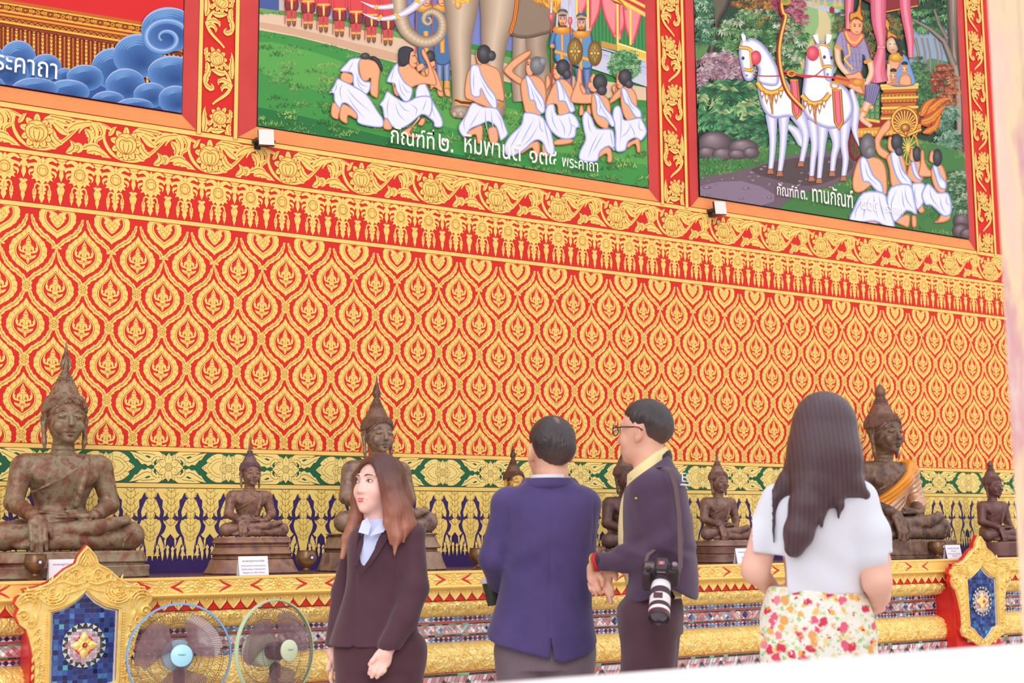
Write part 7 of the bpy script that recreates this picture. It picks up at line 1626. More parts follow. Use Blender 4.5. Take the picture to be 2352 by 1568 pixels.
S = SDF(P(1190, 1150, -.1) + [0, -.1, 0], P(1330, 1080, .2) + [0, .05, 0], .0045)
S.loft([sec(1130, 1264, 78, .098, .025), sec(1116, 1262, 64, .100, .005), sec(1098, 1262, 54, .090, .0)]); S.cone(P(1262, 1150, .015), P(1262, 1070, .012), R(45), mode='s')
S.cut(lambda X, Y, Z: np.clip(Y - .06, 0, 1) * .8 + (Z - P(0, 1099)[2]))
S.build('coat_collar', M_blazer, bl)
b = MB(); q = P(1262, 1098, .008); b.lathe([(.080, -.03), (.0775, .013), (.0745, .013), (.076, -.03)], 32, q, sq=1.05, cap=False); b.build('shirt_collar', mat('white_shirt', (238, 240, 252), rough=.7), fg.t)
trousers(fg, J, P(1252, 1465, .02), cloth('grey_trousers', (128, 112, 124), (116, 100, 112)), (.118, .095, .08)); shoes(fg, J)
cup = thing('coffee_cup', 'dark paper coffee cup with a white lid beside the navy blazer', 'cup'); q = fg.O + fg.ex * P(1133, 1392, .14)[0] + fg.ey * .14; cup.location = (q[0], q[1], P(1133, 1390, .14)[2]); cup.rotation_euler = (0, math.radians(-9), fg.t.rotation_euler[2])
b = MB(); b.lathe([(.021, 0), (.0225, .002), (.032, .098), (.031, .098)], 28); b.build('paper_cup', mat('green_paper', (62, 68, 60), rough=.5), cup)
b = MB(); b.lathe([(.0335, .092), (.036, .094), (.036, .101), (.033, .104), (.031, .114), (.026, .115), (.024, .111), (.0, .111)], 28); b.build('cup_lid', mat('white_lid', (244, 244, 252), rough=.35), cup)

# ------------------------------------------------ man in the dark jacket with the camera
fg = Fig(1496, 5.45, 'person in a dark bomber jacket and glasses, camera hanging at the hip'); P, R = fg.P, fg.R
hd = Head(P(1478, 992, .0), 1.02, math.radians(-112), .02)
J = dict(arm_l=[P(1492, 1128, -.14), P(1512, 1262, -.16), P(1392, 1290, -.06)], arm_r=[P(1480, 1122, .17), P(1470, 1262, .22), P(1380, 1300, .06)], **legs(fg, 1490, 1498, 1420, 0, (-1, .2, 0)))
J['leg_l'][0] = J['leg_l'][0] + [0, -.08, 0]; J['leg_r'][0] = J['leg_r'][0] + [0, .08, 0]
for g, d in (('leg_l', -.09), ('leg_r', .09)): J[g] = [J[g][0], J[g][1] + [0, d, 0], J[g][2] + [0, d, 0]]
def hands3(S):
    w = P(1366, 1312, -.02); S.cone(P(1388, 1292, -.05), P(1364, 1304, -.02), .026, .027, .02); S.ell(P(1362, 1322, -.015), (.024, .020, .040), .012)
    for x0, x1, y1, d in ((1355, 1360, 1358, .0), (1362, 1370, 1366, -.01), (1369, 1380, 1362, -.02)): S.path([P(x0, 1340, d), P((x0 + x1) / 2, (1340 + y1) / 2 + 2, d - .006), P(x1, y1, d)], [.0105, .0098, .008], .004)
    S.path([P(1374, 1316, -.03), P(1384, 1332, -.035), P(1384, 1344, -.03)], [.012, .010, .008], .004)
    S.cone(P(1380, 1300, .06), P(1394, 1316, .0), .027, .026, .015); S.ell(P(1392, 1328, -.01), (.026, .018, .036), .012)
    for x0, y0, x1, y1, d in ((1384, 1346, 1400, 1372, -.01), (1392, 1350, 1404, 1384, -.015), (1388, 1348, 1398, 1378, .01), (1398, 1340, 1408, 1366, -.02)): S.path([P(x0, y0, d), P((x0 + x1) / 2 + 2, (y0 + y1) / 2, d - .006), P(x1, y1, d)], [.0105, .0096, .008], .004)
    S.path([P(1404, 1318, -.02), P(1414, 1318, -.03), P(1415, 1330, -.035)], [.012, .011, .009], .004)
body(fg, hd, J, ((240, 188, 164), (230, 156, 134)), (P(1385, 1335, .0),), (hands3,), build=.78)
short_hair(fg, hd, M_hair, crown=(.0, .060, .108), low=-.018, spot=.45)
M_glass = mat('dark_frame', (58, 40, 44), rough=.25)
gl = None; b = MB()
for g in (-1, 1):
    b.tube([hd.p(g * .034 + .026 * math.cos(a), -.104 + .004 * abs(math.cos(a)), .010 + .020 * math.sin(a)) for a in np.linspace(0, 6.283, 20, endpoint=False)], .0024, 6, closed=True); b.tube([hd.p(g * .060, -.098, .018), hd.p(g * .080, -.05, .018), hd.p(g * .083, .012, .014), hd.p(g * .080, .03, .0)], .0026, 6)
b.tube([hd.p(-.010, -.106, .014), hd.p(0, -.109, .018), hd.p(.010, -.106, .014)], .0022, 6); gl = b.build('glasses', M_glass, fg.t)
for g in (-1, 1):
    b = MB(); b.add([hd.p(g * .034 + .024 * math.cos(a), -.104 + .004 * abs(math.cos(a)), .010 + .018 * math.sin(a)) for a in np.linspace(0, 6.283, 18, endpoint=False)], [list(range(18))]); b.build('lens', mat('clear_lens', (240, 236, 230), rough=.05, trans=.95, alpha=.35), gl)
M_jack = cloth('dark_jacket', (90, 68, 94), (80, 60, 86))  # paler than the dark cloth itself, flare haze put into the colour
S = SDF((P(1340, 1300)[0], -.30, P(0, 1400)[2]), (P(1625, 1100)[0], .34, P(0, 1010)[2]), .0062)
S.loft([sec(1392, 1515, 72, .185), sec(1370, 1520, 84, .20), sec(1330, 1524, 80, .20), sec(1270, 1517, 82, .20), sec(1200, 1510, 80, .20), sec(1140, 1506, 74, .195), sec(1100, 1504, 64, .18), sec(1070, 1502, 48, .12), sec(1046, 1500, 38, .085)], n=2.3)
S.path([P(1494, 1128, -.14), P(1524, 1250, -.175), P(1500, 1276, -.16), P(1430, 1284, -.10), P(1386, 1290, -.06)], [R(44), R(38), R(36), R(28), R(21)], .02); S.ell(P(1496, 1118, -.13), (R(46), .08, R(36)), .03)
S.path([P(1480, 1124, .16), P(1468, 1250, .22), P(1400, 1290, .10)], [R(40), R(34), R(20)], .02)
ax0 = P(1480, 1270)
S.warp(lambda X, Y, Z: .005 * np.sin((X - ax0[0]) * 44 + (Z - ax0[2]) * 24 + 1.5 * np.sin(Z * 60)) * np.exp(-((Z - ax0[2]) / .06) ** 2) * (Y < 0) + .004 * np.sin((Z - ax0[2]) * 40 - (X - ax0[0]) * 34) * np.exp(-((Z - P(0, 1215)[2]) / .10) ** 2 - ((X - P(1520, 0)[0]) / .12) ** 2) + .003 * np.sin(X * 40 + Z * 26) * np.clip((P(0, 1300)[2] - Z) / .1, 0, 1), (-1, -1, 0), (1, 1, 2))
# rises at the hip, open front with the shirt showing
S.cut(lambda X, Y, Z: np.maximum((P(0, 1386)[2] + .05 * np.exp(-((X - P(1505, 0)[0]) / .07) ** 2) + 0 * Y) - Z, (Z - P(1455, 1106)[2]) - (X - P(1455, 1106)[0]) * .725))
S.ell(P(1416, 1190, .10), (R(16), .13, R(120)), mode='s')
jk = S.build('jacket', M_jack, fg.t)
S = SDF((P(1400, 1300)[0], -.12, P(0, 1400)[2]), (P(1580, 1100)[0], .22, P(0, 1015)[2]), .006)
S.loft([sec(1372, 1520, 60, .15, .01), sec(1340, 1510, 72, .15, .02), sec(1250, 1500, 80, .15, .03), sec(1160, 1500, 76, .15, .03), sec(1110, 1498, 58, .13, .01), sec(1070, 1490, 42, .10, .0), sec(1040, 1496, 36, .078, .0)])
S.cone(P(1478, 1084, 0), P(1502, 1046, 0), R(38), R(36), .02); S.cut(lambda X, Y, Z: np.maximum((Z - P(1453, 1080)[2]) - (X - P(1453, 1080)[0]) * .74, X - P(1532, 0)[0]) + 0 * Y)
S.build('yellow_shirt', mat('yellow_shirt', (250, 232, 172), rough=.8, bump=.1, bscale=300), fg.t)
S = SDF((P(1430, 1300)[0], -.16, P(0, 1120)[2]), (P(1570, 1100)[0], .18, P(0, 1010)[2]), .005)
S.cone(P(1478, 1094, 0), P(1504, 1052, 0), R(46), R(41)); S.cut(lambda X, Y, Z: np.maximum((Z - P(1455, 1095)[2]) - (X - P(1455, 1095)[0]) * .74, np.maximum(X - P(1537, 0)[0], -((Z - P(1462, 1122)[2]) - (X - P(1462, 1122)[0]) * .80))) + 0 * Y)
S.build('ribbed_collar', cloth('ribbing', (76, 58, 72), (68, 52, 64)), jk)
b = MB(); c0, c1 = P(1386, 1288, -.06), P(1374, 1290, -.052); d = Vector(c1 - c0).normalized(); M = d.to_track_quat('Z', 'Y').to_matrix(); b.lathe([(R(20), -.005), (R(21.5), .0), (R(20.5), .018), (R(17), .019)], 24, c0, M); b.build('cuff', cloth('ribbing_dark', (66, 50, 60), (60, 46, 54)), jk)
M_letter = mat('white_embroidery', (246, 240, 250), rough=.7)
def on_back(d0, d1, u): d = d0 + (d1 - d0) * u; return np.array([P(1506, 1140)[0] + R(75.5) * max(1e-6, 1 - abs(d / .197) ** 2.3) ** (1 / 2.3) + .004, d, P(0, 1127)[2]])
v, f = text_mesh('ELIN'); w, h = v[:, 0].max(), v[:, 1].max()
mesh_np('back_lettering', np.array([on_back(-.150, .02, x / w) + [0, 0, y / h * R(20)] for x, y in v[:, :2]]), f, M_letter, jk); A, Bm, B_ = (on_back(-.150, .02, u) for u in (0, .5, 1))
b = MB(); b.tube([q + [0, 0, -R(7)] for q in (A, on_back(-.15, .02, .25), Bm, on_back(-.15, .02, .75), B_)], .0035, 6); b.build('lettering_rule', M_letter, jk)
b = MB(); b.ball(P(1464, 1122, -.195), (.004, .004, .018)); b.build('chest_emblem', mat('emblem_yellow', (230, 206, 70), rough=.5), jk); b = MB(); b.ball(P(1461, 1144, -.197), (.005, .004, .004)); b.build('chest_badge', bpy.data.materials['emblem_yellow'], jk)
trousers(fg, J, P(1500, 1366, .0), cloth('dark_trousers', (88, 60, 72), (78, 52, 64)), (.108, .095, .08), wx=.122, wy=.175); shoes(fg, J)  # dark cloth lightened to plum, haze painted into the tone
for m_, col, rr, y in (('red_bracelet', (206, 40, 56), .0045, 1284), ('red_bracelet', (190, 50, 60), .005, 1290), ('gold_bracelet', (214, 170, 90), .004, 1300)):
    k = {1284: 0, 1290: .008, 1300: .018}[y]; c = np.array(c1) + np.array(d) * k; b = MB(); b.tube([c + np.array(M @ Vector((.033 * math.cos(a), .033 * math.sin(a), .002 * math.sin(3 * a)))) for a in np.linspace(0, 6.283, 22, endpoint=False)], rr, 6, closed=True)
    o = b.build(m_, mat(m_, col, rough=.35, metal=.3 if 'gold' in m_ else 0), fg.t)
# the camera on its strap
ct = P(1520, 1318, -.30); cm = thing('camera', 'black camera with a long white lens hanging from a strap at the hip', 'camera'); q = fg.O + fg.ex * ct[0] + fg.ey * ct[1]; cm.location = (q[0], q[1], ct[2]); cm.rotation_euler = (math.radians(46), math.radians(3), fg.t.rotation_euler[2] - .05)
M_blk = mat('camera_black', (58, 44, 52), rough=.4, bump=.15, bscale=300); M_len = mat('lens_white', (240, 236, 240), rough=.35); M_rub = mat('lens_rubber', (76, 54, 66), rough=.7)
S = SDF((-.085, -.06, -.075), (.085, .06, .075), .0028)
S.box((0, .0, .0), (.064, .026, .040), .010); S.box((-.052, -.012, -.006), (.017, .030, .046), .012, .006); S.box((.0, -.004, .046), (.022, .030, .018), .008, .010); S.cone((0, -.02, -.004), (0, -.036, -.004), .036, k=.004); S.box((-.044, .0, .040), (.020, .022, .006), .004, .003); S.box((.046, .0, .040), (.014, .018, .008), .005, .003)
cb = S.build('camera_body', M_blk, cm)
b = MB(); b.box((-.043, -.004, .0468), (.0165, .011, .0008)); b.build('top_display', mat('display', (112, 92, 84), rough=.2), cb, False)
b = MB(); b.lathe([(.008, .044), (.0085, .053), (.007, .055), (0, .055)], 18, (-.046, -.02, 0)); b.build('shutter_dial', M_blk, cb); b = MB(); b.lathe([(.010, .046), (.0105, .056), (.009, .058), (0, .058)], 18, (.046, .0, 0)); b.build('mode_dial', mat('dial_grey', (150, 130, 140), rough=.3, metal=.5), cb)
b = MB(); b.box((0, -.006, .0645), (.011, .009, .0012)); b.build('hot_shoe', mat('shoe_red', (176, 90, 96), rough=.5), cb, False)
for body_, w, org, ax in (('Canon', .030, (-.015, -.0352, .046), 'f'), ('V', .009, (-.0045, -.011, .0660), 't')):
    v, f = text_mesh(body_); k = w / v[:, 0].max(); q = [(org[0] + x * k, org[1], org[2] + y * k) if ax == 'f' else (org[0] + x * k, org[1] + y * k, org[2]) for x, y in v[:, :2]]
    mesh_np('lettering', np.array(q), f, M_letter, cb)
for nm, m_, pr in (('lens_barrel', M_len, [(.030, -.036), (.033, -.042), (.035, -.062), (.035, -.080), (.0345, -.081)]), ('zoom_ring', M_rub, [(.0352, -.081), (.0358, -.083), (.0358, -.108), (.0352, -.110)]), ('lens_barrel', M_len, [(.036, -.110), (.0375, -.113), (.0375, -.150), (.037, -.151)]), ('focus_ring', M_rub, [(.0376, -.151), (.038, -.153), (.038, -.168), (.0376, -.170)]), ('lens_barrel', M_len, [(.038, -.170), (.0385, -.172), (.0385, -.184)]), ('red_ring', bpy.data.materials['red_bracelet'], [(.0386, -.184), (.0388, -.185), (.0386, -.1875)]), ('lens_rim', M_blk, [(.0385, -.1875), (.039, -.190), (.039, -.206), (.036, -.207), (.034, -.200), (.030, -.196)])):
    b = MB(); b.lathe([(r_, -y_) for r_, y_ in pr], 32, (0, 0, -.004), Matrix(((1, 0, 0), (0, 0, -1), (0, 1, 0)))); b.build(nm, m_, cm)
b = MB(); b.lathe([(.031, .198), (.020, .202), (0, .203)], 28, (0, 0, -.004), Matrix(((1, 0, 0), (0, 0, -1), (0, 1, 0)))); b.build('front_glass', mat('coated_glass', (70, 52, 76), rough=.05, spec=1.0, coat=1.0), cm)
b = MB(); b.box((-.006, -.130, .0345), (.016, .012, .001)); b.build('distance_window', mat('window_dark', (86, 30, 44), rough=.2), cm, False)
M_strap = mat('strap_webbing', (110, 88, 92), rough=.8); L2 = Vector(cm.location)
def strap(pts, w=.008):
    b = MB(); p = [Vector(v) for v in pts]; V = []; 
    for i, v in enumerate(p):
        tt = (p[min(i + 1, len(p) - 1)] - p[max(i - 1, 0)]).normalized(); n = Vector((1, .15, 0)); n = (n - tt * n.dot(tt)).normalized(); k = tt.cross(n) * .0012
        V += [v + n * w - k, v - n * w - k, v - n * w + k, v + n * w + k]
    F_ = [(i * 4 + j, i * 4 + (j + 1) % 4, (i + 1) * 4 + (j + 1) % 4, (i + 1) * 4 + j) for i in range(len(p) - 1) for j in range(4)]
    b.add(V, F_); o = b.build('strap', M_strap, None); o.data.transform((cm.matrix_basis.inverted() @ fg.t.matrix_basis)); o.parent = cm
bpy.context.view_layer.update()
strap([P(1496, 1088, -.10), P(1510, 1074, -.14), P(1526, 1072, -.17), P(1540, 1078, -.205), P(1552, 1120, -.215), P(1560, 1180, -.22), P(1562, 1250, -.25), P(1563, 1300, -.28), P(1558, 1318, -.295)])
strap([P(1481, 1306, -.29), P(1483, 1290, -.275), P(1488, 1274, -.255), P(1504, 1262, -.232)], .006)

# ------------------------------------------------ woman in the black suit
fg = Fig(868, 5.65, 'person with long brown hair and a black trouser suit, walking to the left'); P, R = fg.P, fg.R
hd = Head(P(864, 1113, .0), 1.0, math.radians(-40), -.03)
J = dict(arm_l=[P(822, 1236, .12), P(790, 1370, .14), P(770, 1478, .06)], arm_r=[P(940, 1232, -.07), P(950, 1362, -.09), P(892, 1484, -.16)], **legs(fg, 838, 910, 1500, 0, (-.85, -.5, 0)))
def hand1(S):
    S.cone(P(892, 1484, -.16), P(885, 1500, -.17), .025, .027, .015); S.ell(P(878, 1514, -.175), (.036, .016, .040), .014)
    for x0, y0, x1, y1, x2, y2, d in ((862, 1524, 852, 1536, 848, 1546, -.185), (868, 1530, 860, 1544, 854, 1554, -.190), (876, 1533, 872, 1546, 866, 1555, -.188), (885, 1530, 882, 1540, 876, 1548, -.182)): S.path([P(x0, y0, d), P(x1, y1, d - .008), P(x2, y2, d)], [.0105, .0096, .0078], .004)
    S.path([P(866, 1505, -.18), P(855, 1518, -.195), P(849, 1525, -.19)], [.012, .010, .0078], .004)
    w = P(766, 1500, .05); S.cone(P(770, 1478, .06), w, .024, .026, .015); S.ell(w + [0, 0, -.03], (.018, .030, .038), .012)
    for i in range(4): S.path([w + [-.004, -.024 + .016 * i, -.06], w + [-.010, -.022 + .015 * i, -.092], w + [-.004, -.018 + .013 * i, -.118]], [.009, .0085, .007], .004)
    S.path([w + [-.012, -.028, -.03], w + [-.022, -.036, -.062]], [.010, .008], .004)
bd = body(fg, hd, J, ((250, 206, 192), (246, 178, 172)), (P(872, 1520, -.175),), (hand1,), build=.88)
for g in (-1, 1):
    b = MB(); b.ball(hd.p(g * .032, -.0755, .010), (.0128, .0085, .0052), M=Matrix(hd.M)); ey_ = b.build('eye', M_eye, bd); b = MB(); b.ball(hd.p(g * .032 - .002, -.0818, .0105), (.0056, .0032, .0052), M=Matrix(hd.M)); b.build('iris', M_iris, ey_)
    b = MB(); b.tube(cat([hd.p(g * .017, -.0815, .0085), hd.p(g * .025, -.0845, .0150), hd.p(g * .036, -.0830, .0165), hd.p(g * .048, -.0745, .0110)], 5, False), .0013, 6); b.build('eyelid', M_brow, bd)
    b = MB(); b.tube(cat([hd.p(g * .013, -.0870, .031), hd.p(g * .028, -.0850, .0360), hd.p(g * .049, -.0740, .032)], 5, False), [.0016, .0022, .0026, .0026, .0024, .0022, .002, .0017, .0014, .0011, .0008], 6); b.build('eyebrow', M_brow, bd)
b = MB(); b.tube(cat([hd.p(-.027, -.0845, -.063), hd.p(-.009, -.0912, -.0580), hd.p(0, -.0912, -.060), hd.p(.009, -.0912, -.0580), hd.p(.027, -.0845, -.063)], 3, False), [.0008, .0018, .0028, .0032, .0032, .003, .003, .003, .0032, .0032, .0028, .0018, .0008], 8); b.tube(cat([hd.p(-.026, -.0845, -.0645), hd.p(0, -.0905, -.0690), hd.p(.026, -.0845, -.0645)], 4, False), [.001, .0030, .0044, .0052, .0056, .0052, .0044, .0030, .001], 8); b.build('lips', M_lip, bd)
M_hair_b = mat('brown_hair', vcol=True, rough=.38, spec=.6, bump=.3, bscale=26, aniso=(24, 24, 1.4))
c = hd.c; S = SDF((P(760, 0)[0], -.24, P(0, 1300)[2]), (P(1000, 0)[0], .22, P(0, 1035)[2]), .0052)
hd.e(S, (0, .016, .036), (.086, .102, .092)); 
T = [(878, 1075, -.03), (896, 1115, -.075), (912, 1165, -.085), (930, 1206, -.080), (955, 1226, -.05)]; S.path([P(*v) for v in T], [.055, .042, .046, .042, .020], .03)
S.path([P(904, 1140, -.09), P(903, 1180, -.125), P(910, 1232, -.150), P(906, 1275, -.155)], [.030, .034, .022, .003], .02); S.path([P(896, 1150, -.09), P(893, 1200, -.135), P(897, 1248, -.155)], [.026, .020, .003], .015); S.path([P(922, 1170, -.09), P(928, 1215, -.125), P(926, 1246, -.140)], [.030, .024, .004], .015); S.path([P(890, 1090, .06), P(905, 1150, .07), P(920, 1212, .06)], [.075, .070, .05], .03)
S.path([P(822, 1095, .03), P(822, 1150, .035), P(818, 1190, .03), P(800, 1235, .01), P(787, 1280, -.01)], [.026, .026, .028, .024, .010], .015); S.path([P(838, 1150, .06), P(846, 1200, .07)], [.05, .04], .02)
Mi = hd.M.T
def facecut(X, Y, Z):
    x, y, z = X - c[0], Y - c[1], Z - c[2]; q = [Mi[i, 0] * x + Mi[i, 1] * y + Mi[i, 2] * z for i in range(3)]
    # open the face: an oval in front, parting at the top
    return .96 - np.sqrt((q[0] / (.073)) ** 2 + ((q[2] + .030) / .116) ** 2 + 0 * q[1]) + np.where(q[1] < -.028, 0.0, -9.0) - np.clip(-q[1] - .15, 0, 1) * 20
S.cut(lambda X, Y, Z: facecut(X, Y, Z) * .06)
S.warp(lambda X, Y, Z: .0012 * np.sin((X * .9 + Y * .5) * 330 + 3 * np.sin(Z * 14)), (-1, -1, 0), (1, 1, 2))
d1, d2, d3 = lin((86, 46, 44)), lin((160, 98, 76)), lin((206, 150, 122))
def hcol(V):
    u = np.clip((P(0, 1085)[2] - V[:, 2]) / R(120), 0, 1)[:, None]; w = np.clip((P(0, 1190)[2] - V[:, 2]) / R(100), 0, 1)[:, None]; n = (.5 + .5 * np.sin(V[:, 0] * 150 + V[:, 1] * 90 + np.sin(V[:, 2] * 9)))[:, None]
    return (d1 * (1 - u) + d2 * u) * (1 - w * n * .7) + d3 * w * n * .7
S.build('hair', M_hair_b, fg.t, col=hcol)
M_suit = cloth('black_suit', (88, 58, 70), (78, 50, 62))  # black cloth given a plum tone that holds the veiling glare
S = SDF((P(735, 0)[0], -.26, P(0, 1500)[2]), (P(1000, 0)[0], .26, P(0, 1175)[2]), .006)
S.loft([sec(1480, 860, 103, .148), sec(1430, 864, 93, .132), sec(1360, 872, 80, .118), sec(1310, 876, 78, .120), sec(1260, 880, 82, .122), sec(1225, 884, 80, .108), sec(1200, 886, 58, .080), sec(1186, 886, 44, .062)], n=2.3)
S.path([P(942, 1230, -.06), P(953, 1350, -.09), P(930, 1420, -.13), P(894, 1482, -.16)], [R(33), R(31), R(29), R(25)], .02); S.ell(P(936, 1222, -.05), (R(40), .065, R(24)), .025)
S.path([P(822, 1238, .12), P(790, 1360, .14), P(768, 1482, .06)], [R(32), R(28), R(22)], .02)
vz = P(0, 1322)[2]; vx0, vz0 = P(820, 1322)[0], vz
S.cone(P(868, 1164, -.05), P(820, 1326, -.140), .062, .016, mode='s')                      # the V of the front
S.warp(lambda X, Y, Z: .003 * np.sin((Z - vz) * 46 + (X) * 40) * np.exp(-((X - P(905, 0)[0]) / .07) ** 2 - ((Z - P(0, 1345)[2]) / .07) ** 2) + .0035 * np.sin(Z * 38 - X * 30) * np.exp(-((X - P(950, 0)[0]) / .05) ** 2 - ((Z - P(0, 1370)[2]) / .08) ** 2), (-1, -1, 0), (1, 1, 2))
ex0 = P(818, 1330)[0]; S.warp(lambda X, Y, Z: .006 * np.exp(-((X - ex0 - (vz - Z) * -.02) / .006) ** 2) * (Y < -.02) * (Z < vz), (-1, -1, 0), (1, 1, 2))
sj = S.build('suit_jacket', M_suit, fg.t)
for pts, w in (([(899, 1184, -.085), (880, 1232, -.128), (850, 1285, -.152), (824, 1322, -.158)], .030), ([(842, 1206, -.05), (826, 1250, -.085), (818, 1300, -.12)], .018)):
    b = MB(); q = [P(*v) for v in pts]; V = []
    for i, v in enumerate(q): k = w * (1 - .75 * (i / (len(q) - 1)) ** 2) * (.55 if i == 0 else 1); V += [v + [-.006, -.004, 0], v + [k, -.002 + k * .25, .004], v + [k, .004 + k * .25, .004], v + [-.006, .004, 0]]
    F_ = [(i * 4 + j, i * 4 + (j + 1) % 4, (i + 1) * 4 + (j + 1) % 4, (i + 1) * 4 + j) for i in range(len(q) - 1) for j in range(4)] + [(0, 1, 2, 3), tuple(range(len(V) - 4, len(V)))]
    b.add(V, F_); b.build('lapel', M_suit, sj, False)
M_blue = mat('pale_blue_shirt', (206, 214, 250), rough=.75, bump=.06, bscale=300)
S = SDF((P(780, 0)[0], -.22, P(0, 1345)[2]), (P(940, 0)[0], .12, P(0, 1165)[2]), .005)
S.loft([sec(1340, 868, 66, .108, -.005), sec(1280, 872, 66, .112, -.005), sec(1230, 878, 62, .096), sec(1205, 882, 46, .078), sec(1190, 882, 36, .066)]); S.cone(P(862, 1150, -.06), P(846, 1214, -.13), .040, .012, mode='s'); sh_ = S.build('shirt', M_blue, fg.t)
for pts in ([(844, 1188, -.070), (832, 1196, -.092), (823, 1222, -.122), (846, 1228, -.135), (852, 1206, -.108)], [(894, 1184, -.092), (898, 1202, -.110), (880, 1222, -.136), (850, 1230, -.146), (870, 1202, -.120)]):
    b = MB(); q = [P(*v) for v in pts]; n = len(q); b.add(q + [v + np.array([0, .008, 0]) for v in q], [list(range(n)), list(range(n, 2 * n))[::-1]] + [(i, (i + 1) % n, n + (i + 1) % n, n + i) for i in range(n)]); b.build('collar_wing', M_blue, sh_, False)
trousers(fg, J, P(866, 1455, 0), cloth('black_trousers', (90, 58, 70), (80, 50, 62)), (.120, .095, .08)); shoes(fg, J)  # same plum lift over black, glare put into the base colour
b = MB(); q = P(884, 1533, -.186); b.lathe([(.0105, -.002), (.0118, 0), (.0105, .002)], 16, q, cap=False); b.build('ring', mat('gold_ring', (255, 230, 150), rough=.15, metal=.8), fg.t)

# ------------------------------------------------ woman in the pale T-shirt and flowered skirt
fg = Fig(1868, 4.7, 'person with long black hair, pale T-shirt and flowered skirt seen from behind'); P, R = fg.P, fg.R
hd = Head(P(1896, 988, .0), .98, math.radians(160), .0)
J = dict(arm_l=[P(1780, 1152, .02), P(1730, 1308, -.02), P(1772, 1352, .12)], arm_r=[P(1978, 1152, .0), P(2014, 1336, -.06), P(2012, 1385, .10)], **legs(fg, 1820, 1930, 1470, .02))
def hand4(S):
    S.path([P(1978, 1170, .0), P(2006, 1290, -.04), P(2014, 1336, -.06)], [R(42), R(36), R(30)], .02); S.path([P(2014, 1336, -.06), P(2018, 1368, .04), P(2012, 1388, .10)], [R(30), R(24), R(16)], .02)
    w = P(2010, 1396, .13); S.ell(w, (.034, .030, .020), .012)
    for i in range(4): S.path([w + [-.020, -.016 + .014 * i, -.006], w + [-.046, -.010 + .013 * i, -.018], w + [-.056, -.004 + .012 * i, -.036]], [.0095, .009, .0075], .004)
    S.path([w + [.0, -.02, -.008], w + [-.022, -.030, -.024]], [.011, .009], .004)
    S.path([P(1776, 1180, .02), P(1740, 1290, -.01), P(1735, 1310, -.02)], [R(38), R(29), R(27)], .02); S.path([P(1735, 1310, -.02), P(1772, 1350, .12)], [R(27), R(15)], .02)
    w = P(1786, 1356, .15); S.ell(w, (.034, .022, .018), .012)
    for i in range(4): S.path([w + [.02, -.012 + .011 * i, 0], w + [.05, -.008 + .01 * i, -.006], w + [.068, -.004 + .009 * i, -.016]], [.0095, .009, .0075], .004)
    S.path([w + [0, -.014, .008], w + [.028, -.02, .02]], [.010, .008], .004)
body(fg, hd, J, ((252, 206, 186), (246, 176, 156)), (P(2010, 1390, .1),), (hand4,), build=.95)
M_hair_k = mat('black_hair', vcol=True, rough=.34, spec=.6, bump=.3, bscale=24, aniso=(24, 24, 1.2))
S = SDF((P(1735, 0)[0], -.26, P(0, 1295)[2]), (P(2025, 0)[0], .20, P(0, 895)[2]), .0058)
hd.e(S, (0, .016, .034), (.092, .104, .096)); hd.e(S, (0, .05, -.02), (.088, .075, .09), .03)
S.path([P(1895, 985, -.03), P(1893, 1050, -.055), P(1880, 1110, -.085)], [R(72), R(80), R(66)], .04)
S.path([P(1872, 1090, -.10), P(1852, 1160, -.135), P(1834, 1225, -.15), P(1824, 1258, -.15)], [R(42), R(37), R(32), R(22)], .02)
for q, r in (([(1930, 1060, -.05), (1950, 1110, -.07), (1985, 1136, -.06)], (44, 32, 14)), ([(1850, 1060, -.03), (1812, 1110, -.055), (1775, 1150, -.06), (1768, 1200, -.075), (1778, 1245, -.09)], (42, 26, 15, 10, 3)), ([(1900, 1110, -.11), (1890, 1160, -.135), (1888, 1210, -.14)], (20, 9, 3)), ([(1925, 1110, -.10), (1930, 1160, -.125), (1925, 1195, -.13)], (14, 7, 2))): S.path([P(*v) for v in q], [R(v) for v in r], .02)
S.warp(lambda X, Y, Z: .0006 * np.sin((X * .95 + Y * .3) * 330 + 3 * np.sin(Z * 9 + X * 8)), (-2, -2, 0), (2, 2, 3))
k1, k2 = lin((66, 44, 52)), lin((96, 70, 80))
S.build('hair', M_hair_k, fg.t, col=lambda V: k1 + (k2 - k1) * (.5 + .3 * np.sin(V[:, 0] * 420 + np.sin(V[:, 2] * 8) * 5))[:, None])
M_tee = mat('pale_tee', (236, 242, 255), rough=.8, bump=.06, bscale=300)
S = SDF((P(1690, 0)[0], -.24, P(0, 1375)[2]), (P(2060, 0)[0], .26, P(0, 1070)[2]), .0062)
S.loft([sec(1362, 1873, 112, .150, .02), sec(1330, 1872, 114, .150, .02), sec(1270, 1872, 112, .146, .02), sec(1200, 1874, 112, .146, .02), sec(1150, 1878, 112, .130, .02), sec(1118, 1882, 84, .10, .02), sec(1092, 1888, 50, .075, .02)], n=2.3)
S.path([P(1790, 1152, .02), P(1752, 1240, .0), P(1736, 1275, -.01)], [R(44), R(44), R(44)], .03); S.path([P(1968, 1150, .0), P(1992, 1230, -.03), P(2002, 1272, -.04)], [R(50), R(48), R(46)], .03)
S.warp(lambda X, Y, Z: .005 * np.sin((Z - P(0, 1300)[2]) * 36 + X * 16 + 2 * np.sin(X * 12)) * np.exp(-((Z - P(0, 1310)[2]) / .08) ** 2) + .004 * np.sin(Z * 26 - X * 34) * np.exp(-((X - P(1960, 0)[0]) / .08) ** 2 - ((Z - P(0, 1235)[2]) / .09) ** 2), (-2, -2, 0), (2, 2, 3))
lz, rz_ = P(1736, 1276)[2], P(2002, 1270)[2]; xl, xr = P(1762, 0)[0], P(1982, 0)[0]
